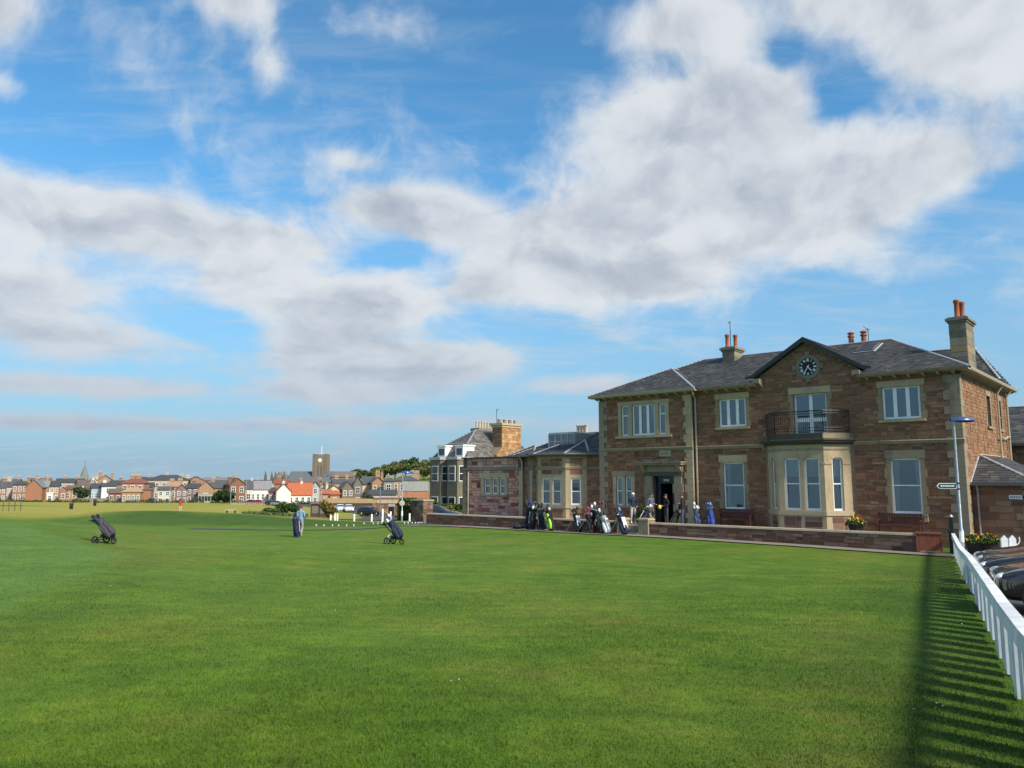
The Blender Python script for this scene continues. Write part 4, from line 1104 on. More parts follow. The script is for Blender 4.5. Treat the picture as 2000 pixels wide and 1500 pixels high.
def lean_to():
    rg = random.Random(17)
    T = thing('side_extension', 'low sandstone lean-to with slate roof against the clubhouse end wall', 'building', FL(19.74, 0, 0), ANG)
    W, V0, V1, ZE, ZR = 2.35, 1.0, 10.0, 2.82, 4.15
    fr = frame_at(0, V0, 0); fr2 = frame_at(W, V0, math.pi / 2)
    mb = MB(); wall_shell(mb, fr, 0, W, -.15, ZE, [], .3); wall_shell(mb, fr2, 0, V1 - V0, -.15, ZE, [], .3); mb.build('wall', P('mortar'), T)
    st = masonry(fr, 0.02, W - .32, -.05, ZE - .02, [], PAL_CLUB, rg, ch=(.2, .34), lw=(.35, .9)) + masonry(fr2, .3, V1 - V0, -.05, ZE - .02, [], PAL_SIDE, rg)
    lay_stones(st, T, P('rubble'))
    quoins(T, fr, W, -.05, ZE - .05, 'buff_weathered', rg, -1, a=.28, b=.45, h=.4, other=(fr2, 1))
    r = MB(); A, B, C_, D = (-.02, V0 - .25, ZE), (W + .25, V0 - .25, ZE), (W + .25, V1, ZE), (-.02, V1, ZR); ap = (-.02, 3.1, ZR)
    for p in ([A, B, ap], [B, C_, D, ap]): r.add([Vector(q) - Vector((0, 0, .05)) for q in p], [tuple(range(len(p)))])
    ro = r.build('roof', P('lead_dark'), T); sm = MB(); slates(sm, [A, B, ap], rg, .34, .22); slates(sm, [B, C_, D, ap], rg, .34, .22); sm.build('slates', P('slate'), ro, kind='stuff')
    strip(ro, B, ap, 'hip_lead', 'lead', .085); strip(ro, A, ap, 'flashing', 'lead', .07); strip(ro, ap, D, 'flashing', 'coping', .1)
    q = MB(); q.box(-.02, W + .3, V0 - .34, V0 - .2, ZE - .13, ZE + .02); q.build('gutter', P('lead_dark'), T)
    downpipe(T, [(.22, V0 - .25, ZE - .1), (.22, V0 - .08, ZE - .3), (.22, V0 - .08, -.1)], 'lead', .045)
    s = MB(); s.box(1.42, 1.92, V0 - .085, V0 - .05, 2.10, 2.28); sg = s.build('wall_sign', P('white_paint'), T)
    s = MB()
    for i in range(6): s.box(1.47 + i * .07, 1.47 + i * .07 + .045, V0 - .09, V0 - .0845, 2.16, 2.22)
    s.build('lettering', P('lead_dark'), sg)
    s = MB(); s.tube([(1.92, V0 - .07, 2.2), (2.35, V0 - .07, 2.2)], .02, 6); s.tube([(1.9, V0 - .07, 2.52), (2.35, V0 - .07, 2.52)], .02, 6); s.box(2.3, 2.38, V0 - .11, V0 - .05, 2.0, 2.62); s.build('sign_bracket', P('black_iron'), T)
    # hind block whose slate roof shows over the lean-to
    B_ = thing('rear_block', 'single-storey hind block with slate roof behind the lean-to', 'building', FL(14.0, 13.6, 0), ANG)
    g = MB(); g.box(0, 11, 0, 8, -.15, 5.0); g.build('wall', P('mortar'), B_)
    st = masonry(ID, 4.5, 11, 2.4, 4.98, [], PAL_BROWN, rg); m2 = MB()
    for q in st: m2.hexa(q[0], 0, q[1])
    m2.build('stonework', P('rubble'), B_, kind='stuff')
    r = MB(); a, b, c, d = (-.3, -.35, 5.05), (11.3, -.35, 5.05), (11.3, 8.3, 5.05), (-.3, 8.3, 5.05); e, f = (3.5, 4, 7.5), (5.9, 4, 7.5)
    for p in ([a, b, f, e], [b, c, f], [c, d, e, f], [d, a, e]): r.add([Vector(q) - Vector((0, 0, .05)) for q in p], [tuple(range(len(p)))])
    ro = r.build('roof', P('lead_dark'), B_); sm = MB()
    for p in ([a, b, f, e], [b, c, f]): slates(sm, p, rg, .34, .24)
    sm.build('slates', P('slate'), ro, kind='stuff'); strip(ro, e, f); strip(ro, b, f)
    q = MB(); q.box(-.3, 11.3, -.46, -.32, 4.9, 5.06); q.build('gutter', P('lead_dark'), B_)
lean_to()

# ------------------------------------------------------------------ the low annex to the left
def annex():
    rg = random.Random(23)
    A = thing('annex', 'single-storey pink and red stone annex with canted bay and glazed dormer', 'building', FL(0, 0, 0), ANG)
    Z0 = -.15; x0, x1 = -12.15, -6.55; ZP = 4.42
    trip = [(-10.08, -9.5), (-9.33, -8.80), (-8.63, -8.1)]
    fr = ID; frb = frame_at(0, .15, 0)                 # the part with the bay lies a little back
    sh = MB(); wall_shell(sh, fr, x0, x1, Z0, ZP, [(a, b, 1.92, 3.07) for a, b in trip]); wall_shell(sh, frame_at(x0, 9, -math.pi / 2), 0, 9, Z0, ZP, [])
    wall_shell(sh, frame_at(x1, 0, math.pi / 2), 0, .8, Z0, ZP, [])
    hole_bay = (-4.6, -2.1, .45, 4.0)
    wall_shell(sh, frb, x1, -.02, Z0, 4.5, [hole_bay]); wall_shell(sh, frame_at(-.02, 9, math.pi), 0, 12.1, Z0, ZP, [])
    sh.build('wall', P('pale_mortar'), A)
    inn = MB(); inn.box(x0 + .5, -.1, 3.0, 3.1, Z0, 4.3); inn.box(x0 + .5, -.1, .5, 8.5, .38, .44); inn.box(x0 + .5, -.1, .6, 8.5, 4.2, 4.3); inn.box(-6.6, -6.5, .5, 3.0, Z0, 4.3); inn.build('room_partition', P('interior'), A)
    q = MB(); q.box(-10.5, -7.72, -.05, .12, 3.07, 3.40); q.build('lintel', P('buff'), A)
    q = MB(); q.box(-10.38, -7.84, -.09, .14, 1.78, 1.915); q.build('sill', P('buff_weathered'), A)
    for a, b in ((-10.36, -10.08), (-9.5, -9.33), (-8.80, -8.63), (-8.1, -7.86)):
        q = MB(); q.box(a, b, -.045, .13, 1.92, 3.07); q.build('mullion_stone', P('buff'), A)
    for a, b in trip: window(A, fr, a, b, 1.92, 3.07, 'sash', blind=.42)
    hm = [(-10.42, -7.8, 1.78, 3.40), (x0, x0 + .44, Z0, ZP), (x1 - .36, x1, Z0, ZP), (x0 - 1, x1 + 1, 3.58, 3.76)]
    quoins(A, fr, x0, .0, 3.56, 'buff_weathered', rg, 1, a=.3, b=.44); quoins(A, fr, x1, .0, 3.56, 'buff', rg, -1, a=.28, b=.36)
    for fq, a, b in ((fr, x0 - .06, x1 + .06), (frb, x1 + .062, -5.05), (frb, -1.2, -.05)):
        q = MB(); q.box(a, b, -.08, .05, 3.60, 3.74, fr=fq); q.build('string_course', P('grey_stone'), A)
    q = MB(); q.box(x0 - .1, x1 + .1, -.11, .5, ZP, ZP + .10); q.build('parapet_coping', P('sooty'), A)
    st = masonry(fr, x0, x1, .05, ZP - .02, hm, PAL_RED, rg, ch=(.14, .26), lw=(.28, .75), proud=(.012, .05), dbl=.1)
    st += masonry(frb, x1, -5.2, .05, 4.45, [(-10, 0, 3.58, 3.76), (-6.2, -5.75, Z0, 4.5)], PAL_BROWN, rg)
    st += masonry(frb, -1.35, -.05, .05, 4.45, [(-10, 0, 3.58, 3.76)], PAL_CLUB, rg)
    quoins(A, frb, -5.98, .0, 3.56, 'buff', rg, 1, a=.22, b=.22)
    # canted bay
    plan = [(-5.42, .15), (-4.5, -.82), (-2.27, -.82), (-1.3, .15)]; bay = MB(); segs = []
    for (xa, ya), (xb, yb) in zip(plan, plan[1:]):
        segs.append((frame_at(xa, ya, math.atan2(yb - ya, xb - xa)), math.hypot(xb - xa, yb - ya)))
    ops = [[(.40, .95)], [(.30, .98), (1.14, 1.84)], [(.34, 1.0)]]
    for (f, L), o in zip(segs, ops): wall_shell(bay, f, 0, L, .1, 4.5, [(a, b, 1.36, 3.04) for a, b in o], .22)
    root = bay.build('bay', P('buff'), A)
    for (f, L), o in zip(segs, ops):
        for a, b in o: window(root, f, a, b, 1.36, 3.04, 'sash', blind=.18, y=.08)
        for z, h, pj in ((1.16, .14, .07), (3.62, .12, .06), (4.36, .14, .10)):
            q = MB(); q.box(-.03, L + .03, -pj, .02, z, z + h, fr=f); q.build('bay_moulding', P('buff_weathered' if z > 3 else 'buff'), root)
        for a, b, c, d in ((.22, L - .22, .40, 1.10), (.25, L - .25, 3.78, 4.3), (.28, L - .28, 3.26, 3.58)):
            mb = MB()
            for s_ in masonry(f, a, b, c, d, [], [((.28, .13, .09), 2), ((.33, .18, .12), 2)], rg, ch=(.16, .3), lw=(.3, .8), proud=(.004, .02)): mb.hexa(s_[0], 0, s_[1])
            mb.build('stonework', P('rubble'), root, kind='stuff')
    q = MB(); q.box(-4.9, -1.9, .40, .45, .3, 4.4); q.build('bay_backing', P('interior'), root)
    lay_stones(st, A, P('rubble'))
    # roofs: main hip, bay hip, the little hip left of it
    rz, ez = 6.15, 4.60; a, b, c, d = (-7.2, -.2, ez), (.1, -.2, ez), (.1, 7.6, ez), (-7.2, 7.6, ez); e, f = (-4.6, 3.6, rz), (.1, 3.6, rz)
    base = MB()
    bp = [(-5.75, -.1, ez), (-4.65, -1.12, ez), (-2.12, -1.12, ez), (-.95, -.1, ez)]; bap, bap2 = (-3.9, 1.9, 5.55), (-2.7, 1.9, 5.55)
    polys = [[a, b, f, e], [d, a, e], [c, d, e, f], [bp[1], bp[2], bap2, bap], [bp[0], bp[1], bap], [bp[2], bp[3], bap2]]
    ha, hb, hc = (-7.9, -.2, ez - .08), (-5.4, -.2, ez - .08), (-6.6, 1.5, 5.35); polys += [[ha, hb, hc], [(-7.9, 3, ez - .08), ha, hc]]
    for p in polys: base.add([Vector(q) - Vector((0, 0, .06)) for q in p], [tuple(range(len(p)))])
    ro = base.build('roof', P('lead_dark'), A); sm = MB()
    for p in polys: slates(sm, p, rg, .3, .2)
    sm.build('slates', P('slate'), ro, kind='stuff')
    for p, q in ((e, f), (a, e), (bp[1], bap), (bp[2], bap2), (bp[3], bap2), (bap, bap2), (ha, hc), (hb, hc)): strip(ro, p, q)
    q = MB(); pts = [(-7.95, -.28, ez - .1), (-5.85, -.28, ez - .1), (-4.7, -1.2, ez - .06), (-2.08, -1.2, ez - .06), (-.85, -.2, ez - .06), (.0, -.2, ez - .06)]
    q.tube(pts, .07, 6); q.build('gutter', P('lead_dark'), A)
    # glazed dormer
    dx0, dx1, dy, dz0, dz1 = -5.0, -2.85, .95, 4.95, 5.98
    q = MB(); q.box(dx0, dx1, dy, dy + 2.6, dz1, dz1 + .08); q.box(dx0 - .02, dx0 + .08, dy, dy + 2.4, dz0, dz1); q.box(dx1 - .08, dx1 + .02, dy, dy + 2.4, dz0, dz1); dm = q.build('dormer', P('lead'), A)
    q = MB(); q.box(dx0, dx1, dy - .04, dy + .03, dz0 - .05, dz0 + .06); q.box(dx0, dx1, dy - .04, dy + .03, dz1 - .06, dz1); q.box(dx0, dx1, dy - .03, dy + .02, 5.44, 5.49)
    for i in range(5):
        x = dx0 + (dx1 - dx0) * i / 4; q.box(x - .03, x + .03, dy - .035, dy + .03, dz0 + .06, dz1 - .06)
    wn = q.build('dormer_window', P('lead'), dm)
    for i in range(4):
        for za, zb in ((dz0 + .06, 5.44), (5.49, dz1 - .06)):
            xa, xb = dx0 + (dx1 - dx0) * i / 4 + .03, dx0 + (dx1 - dx0) * (i + 1) / 4 - .03
            p = MB(); p.add([(xa, dy, za), (xb, dy, za), (xb, dy, zb), (xa, dy, zb)], [(0, 1, 2, 3)]); p.build('pane', P('window_glass'), wn)
    q = MB(); q.box(dx0 + .1, dx1 - .1, dy + .9, dy + 1, dz0 - .4, dz1); q.build('dormer_backing', P('lead'), dm)
    chimney(A, None, -6.9, -5.9, 6.2, 6.9, 4.3, 6.35, [(-6.7 + .26 * i, 6.55, .62) for i in range(4)], 'cream_pot', seed=8, pot_r=.12)
    downpipe(A, [(-6.55, -.3, ez - .15), (-6.5, -.09, 4.1), (-6.5, -.09, .3)], r=.05); downpipe(A, [(-11.55, -.09, 3.5), (-11.55, -.09, .3)], r=.05)
    return A
annex()

# ------------------------------------------------------------------ terrace, garden walls
tr = MB(); tr.box(-12.6, 18.35, -3.0, .3, -.3, .45, fr=fl_fn and (lambda x, y, z: tuple(FL(x, y, z))))
tr = tr.build('terrace', P('paving')); tr['kind'] = 'structure'
def garden_wall(name, label, u0, u1, v, h0, h1, seed, piers=(), th=.34, pal=PAL_WALL):
    rg = random.Random(seed)
    W = thing(name, label, 'wall', FL(u0, v, -.1), ANG); L = u1 - u0; zt0, zt1 = h0 + .1, h1 + .1
    zz = lambda x: zt0 + (zt1 - zt0) * x / L
    mb = MB(); mb.hexa([(0, 0, -.3), (L, 0, -.3), (0, th, -.3), (L, th, -.3), (0, 0, zt0 - .08), (L, 0, zt1 - .08), (0, th, zt0 - .08), (L, th, zt1 - .08)]); mb.build('wall_core', P('mortar'), W)
    st = masonry(ID, 0, L, -.05, min(zt0, zt1) - .085, [], pal, rg, ch=(.13, .26), lw=(.3, .85), proud=(.01, .045))
    lay_stones(st, W, P('rubble'))
    x = 0
    while x < L - .01:
        xe = min(L, x + rg.uniform(.8, 1.2)); xe = L if L - xe < .4 else xe
        c = MB(); c.hexa([(x + .003, -.05, zz(x) - .08), (xe - .003, -.05, zz(xe) - .08), (x + .003, th + .05, zz(x) - .08), (xe - .003, th + .05, zz(xe) - .08),
                          (x + .003, -.03, zz(x)), (xe - .003, -.03, zz(xe)), (x + .003, th + .03, zz(x) + .01), (xe - .003, th + .03, zz(xe) + .01)]); c.build('coping_stone', P('coping'), W); x = xe
    return W
garden_wall('garden_wall', 'low red stone garden wall with pale coping below the clubhouse bay', 5.35, 18.4, -3.4, .66, .68, 31)
garden_wall('garden_wall', 'low red stone wall running left past the annex towards the road', -12.3, 3.2, -3.4, .66, .67, 33)
def pier(label, u, v, w, z0, z1):
    Pr = thing('gate_pier', label, 'pier', FL(u, v, z0), ANG, 'stone piers at the clubhouse steps')
    m = MB(); m.box(-w / 2, w / 2, -w / 2, w / 2, 0, z1 - z0 - .1); m.build('shaft', P('buff_weathered'), Pr)
    m = MB(); m.box(-w / 2 - .05, w / 2 + .05, -w / 2 - .05, w / 2 + .05, z1 - z0 - .1, z1 - z0 - .03); m.box(-w / 2 - .02, w / 2 + .02, -w / 2 - .02, w / 2 + .02, z1 - z0 - .03, z1 - z0); m.build('cap', P('buff'), Pr)
pier('buff stone pier at the left end of the bay-side garden wall', 5.0, -3.25, .62, -.1, .88)
pier('buff stone pier behind the golf bags left of the steps', 3.5, -3.2, .5, -.1, .86)
stp = thing('terrace_steps', 'short stone steps between the two garden wall piers', 'steps', FL(4.25, -3.2, -.05), ANG)
for i in range(3):
    m = MB(); m.box(-.5, .44, -.4 + i * .28, .4, i * .16, i * .16 + .155); m.build('step', P('paving'), stp)
# ------------------------------------------------------------------ leaves, trees, hedges
def leaf_cloud(name, pts, size, tints, parent, mat='leaf', seed=0, aspect=.6, kind=None):
    rg = np.random.default_rng(seed); n = len(pts)
    a = rg.normal(size=(n, 3)); a /= np.linalg.norm(a, axis=1)[:, None]
    b = rg.normal(size=(n, 3)); b -= (a * b).sum(1)[:, None] * a; b /= np.linalg.norm(b, axis=1)[:, None]
    s = size * (.6 + .8 * rg.random((n, 1)))
    V = np.stack([pts - a * s, pts + b * s * aspect, pts + a * s, pts - b * s * aspect], 1).reshape(-1, 3)
    t = np.array(tints)[rg.integers(0, len(tints), n)] * (.75 + .5 * rg.random((n, 1)))
    return np_mesh(name, V, np.arange(n * 4).reshape(-1, 4), P(mat), parent, t, kind)
G_DARK = [(.020, .045, .012), (.028, .06, .014), (.04, .075, .018)]
G_MID = [(.045, .085, .02), (.065, .11, .025), (.035, .07, .018), (.09, .12, .03)]
G_SPRING = [(.15, .17, .055), (.11, .145, .045), (.19, .18, .075), (.08, .11, .035)]
def blob_pts(rg, blobs, n):
    w = np.array([b[3] * b[4] * b[5] for b in blobs]); k = rg.choice(len(blobs), n, p=w / w.sum())
    d = rg.normal(size=(n, 3)); d /= np.linalg.norm(d, axis=1)[:, None]
    r = (.55 + .45 * rg.random((n, 1)) ** .5)
    B = np.array(blobs)[k]
    return B[:, :3] + d * r * B[:, 3:] * (1 + .15 * rg.normal(size=(n, 1)))
def tree(label, loc, h, w, tints, seed, n=2600, leaf=.45, group=None, bare=0.0):
    rr = random.Random(seed); rg = np.random.default_rng(seed)
    T = thing('tree', label, 'tree', loc, rr.random() * 6, group)
    m = MB(); m.tube([(0, 0, -.6), (.05 * w, 0, h * .25), (0, .04 * w, h * .5), (0, 0, h * .8)], [h * .028, h * .022, h * .016, h * .006], 7)
    tips = []
    for i in range(9):
        a = rr.random() * 6.28; z0 = h * rr.uniform(.25, .6); L = w * rr.uniform(.28, .46); z1 = z0 + h * rr.uniform(.12, .34)
        tip = (math.cos(a) * L, math.sin(a) * L, z1); tips.append(tip)
        m.tube([(0, 0, z0), (tip[0] * .5, tip[1] * .5, z0 + (z1 - z0) * .65), tip], [h * .012, h * .008, h * .003], 5)
    m.build('trunk', P('bark'), T)
    bl = [(t[0], t[1], t[2], w * rr.uniform(.14, .22), w * rr.uniform(.14, .22), h * rr.uniform(.09, .15)) for t in tips] + [(0, 0, h * .82, w * .2, w * .2, h * .15), (0, 0, h * .6, w * .25, w * .25, h * .15)]
    leaf_cloud('crown', blob_pts(rg, bl, n), leaf, tints, T, seed=seed)
    return T
def shrub(label, loc, w, h, tints, seed, n=900, leaf=.06, name='shrub', group=None, cat='shrub', flowers=None):
    rr = random.Random(seed); rg = np.random.default_rng(seed)
    T = thing(name, label, cat, loc, 0, group)
    m = MB()
    for i in range(5):
        a = rr.random() * 6.28; m.tube([(0, 0, -.05), (math.cos(a) * w * .3, math.sin(a) * w * .3, h * .7)], [.02, .006], 5)
    m.build('stem', P('bark'), T)
    bl = [(rr.uniform(-.32, .32) * w, rr.uniform(-.32, .32) * w, h * rr.uniform(.35, .75), w * .24, w * .24, h * .26) for _ in range(7)]
    leaf_cloud('foliage', blob_pts(rg, bl, n), leaf, tints, T, seed=seed)
    return T

# ------------------------------------------------------------------ houses of the town
def far_stone_tints(c): return c
def house(name, label, x0, x1, yb, ye, yr, D, dep, wall, roof, kind='side', win=(3, 2), chim=(), rot=0.0, wmat=None, lower=0.0, group='houses of the town beyond the links', sill_y=None, frame=True, hipo=.3, seed=1, bays=None, base=None):
    """walls to the eaves at image height ye, ridge at yr, standing D metres ahead"""
    rg = random.Random(seed * 7 + int(x0))
    a, b = at(x0, yb, D), at(x1, yb, D); W = (b - a).length; ze = at((x0 + x1) / 2, ye, D).z; zr = at((x0 + x1) / 2, yr, D).z
    cx, cy = (a.x + b.x) / 2, D; z0 = (ground(cx, cy) if base is None else base) - .5
    H = thing(name, label, 'house', (cx, cy, z0), rot - .8 * math.atan2(cx, cy), group)
    he, hr = ze - z0, max(zr, ze + .3) - z0; hw = W / 2
    wm = house_wall(wall) if wmat is None else P(wmat)
    m = MB(); m.box(-hw, hw, 0, dep, 0, he)
    if kind == 'gable': m.prism([(-hw, 0, he - .001), (hw, 0, he - .001), (0, 0, hr)], (0, dep, 0))
    if kind == 'side': 
        for s in (-hw, hw - .02): m.prism([(s, 0, he - .001), (s, dep, he - .001), (s, dep / 2, hr)], (.02, 0, 0))
    m.build('wall', wm, H)
    rt = roof_mat(roof); o = .3; q = MB(); t = .16
    def slab(*p): q.prism([Vector(v) for v in p], (0, 0, t))
    if kind == 'side':
        slab((-hw - o, -o, he - .1), (hw + o, -o, he - .1), (hw + o, dep / 2, hr), (-hw - o, dep / 2, hr)); slab((-hw - o, dep + o, he - .1), (hw + o, dep + o, he - .1), (hw + o, dep / 2, hr), (-hw - o, dep / 2, hr))
    elif kind == 'gable':
        slab((-hw - o, -o, he - .15), (0, -o, hr), (0, dep + o, hr), (-hw - o, dep + o, he - .15)); slab((hw + o, -o, he - .15), (0, -o, hr), (0, dep + o, hr), (hw + o, dep + o, he - .15))
    elif kind == 'hip':
        e = W * hipo; L, Rr = (-hw + e, dep / 2, hr), (hw - e, dep / 2, hr); A, B, C_, D_ = (-hw - o, -o, he), (hw + o, -o, he), (hw + o, dep + o, he), (-hw - o, dep + o, he)
        slab(A, B, Rr, L); slab(B, C_, Rr); slab(C_, D_, L, Rr); slab(D_, A, L)
    elif kind == 'flat': q.box(-hw - .15, hw + .15, -.15, dep + .15, he, he + .35)
    ro = q.build('roof', rt, H)
    for (fx, hh, n) in chim:
        c = MB(); x = -hw + W * fx; y = dep * .5 if kind in ('side', 'hip') else dep * .35; w = .45 + .32 * n
        c.box(x - w / 2, x + w / 2, y - .45, y + .45, he, hr + hh); c.box(x - w / 2 - .1, x + w / 2 + .1, y - .55, y + .55, hr + hh - .3, hr + hh - .1)
        ch = c.build('chimney', wm, H)
        for i in range(n):
            p = MB(); p.lathe([(.15, 0), (.12, .55), (.16, .6), (.1, .65)], 6, (x - w / 2 + w * (i + .5) / n, y, hr + hh)); p.build('chimney_pot', P('cream_pot'), ch)
    nx, nz = win
    if nx:
        ww = min(1.2, W / nx * .42); wh = min(1.7, (he - lower) / nz * .52)
        fm, pm = MB(), MB()
        fm.box(-ww / 2 - .12, ww / 2 + .12, -.07, .02, -.14, wh + .14); pm.box(-ww / 2, ww / 2, -.09, -.06, 0, wh); pm.box(-.04, .04, -.1, -.085, 0, wh, 1); pm.box(-ww / 2, ww / 2, -.1, -.085, wh / 2 - .04, wh / 2 + .04, 1)
        proto = None
        for j in range(nz):
            for i in range(nx):
                x = -hw + W * (i + .5) / nx; z = lower + (he - lower) * (j + .5) / nz - wh / 2
                if proto is None:
                    f = fm.build('window', P('white_paint' if frame else 'buff'), H); p = pm.build('pane', [P('far_pane'), P('white_paint')], f); proto = (f, p)
                else:
                    f = proto[0].copy(); link(f, H); p = proto[1].copy(); link(p, f)
                f.location = (x, 0, z)
    return H
_WM = {}
def house_wall(c):
    if c not in _WM:
        nm = 'house_wall_%d' % len(_WM); stone(nm, c, grain=3.2, stain=.25, bstr=.4); _WM[c] = P(nm)
    return _WM[c]
_RM = {}
def roof_mat(c):
    if c not in _RM:
        nm = 'house_roof_%d' % len(_RM); m, n, b = new_mat(nm)
        tc = n.node('ShaderNodeTexCoord'); v = tc.outputs['Object']
        f = n.noise(v, 2.0, 5, .7); w = n.node('ShaderNodeTexWave'); w.wave_type = 'BANDS'; w.bands_direction = 'Z'; n.link(v, w.inputs[0]); w.inputs['Scale'].default_value = 2.6; w.inputs['Distortion'].default_value = .6
        cc = n.mix(n.rng(f, .3, .7, 0, 1), tuple(x * .7 for x in c), tuple(x * 1.25 for x in c)); cc = n.mix(n.m('MULTIPLY', w.outputs['Fac'], .25), cc, tuple(x * .55 for x in c))
        n.link(cc, b.inputs['Base Color']); b.inputs['Roughness'].default_value = .7; bump(n, b, w.outputs['Fac'], .4, .05); _RM[c] = m
    return _RM[c]
SLT, SLB, PAN, RED_T, BRN_T = (.085, .092, .10), (.06, .065, .07), (.46, .13, .05), (.24, .09, .06), (.15, .11, .085)
ORG, BRK, SND, CRM, WHT, GRY, RSD, OCH, PBL = (.39, .245, .155), (.36, .175, .11), (.40, .29, .20), (.64, .57, .41), (.80, .79, .76), (.30, .28, .25), (.33, .185, .14), (.46, .30, .16), (.36, .47, .60)
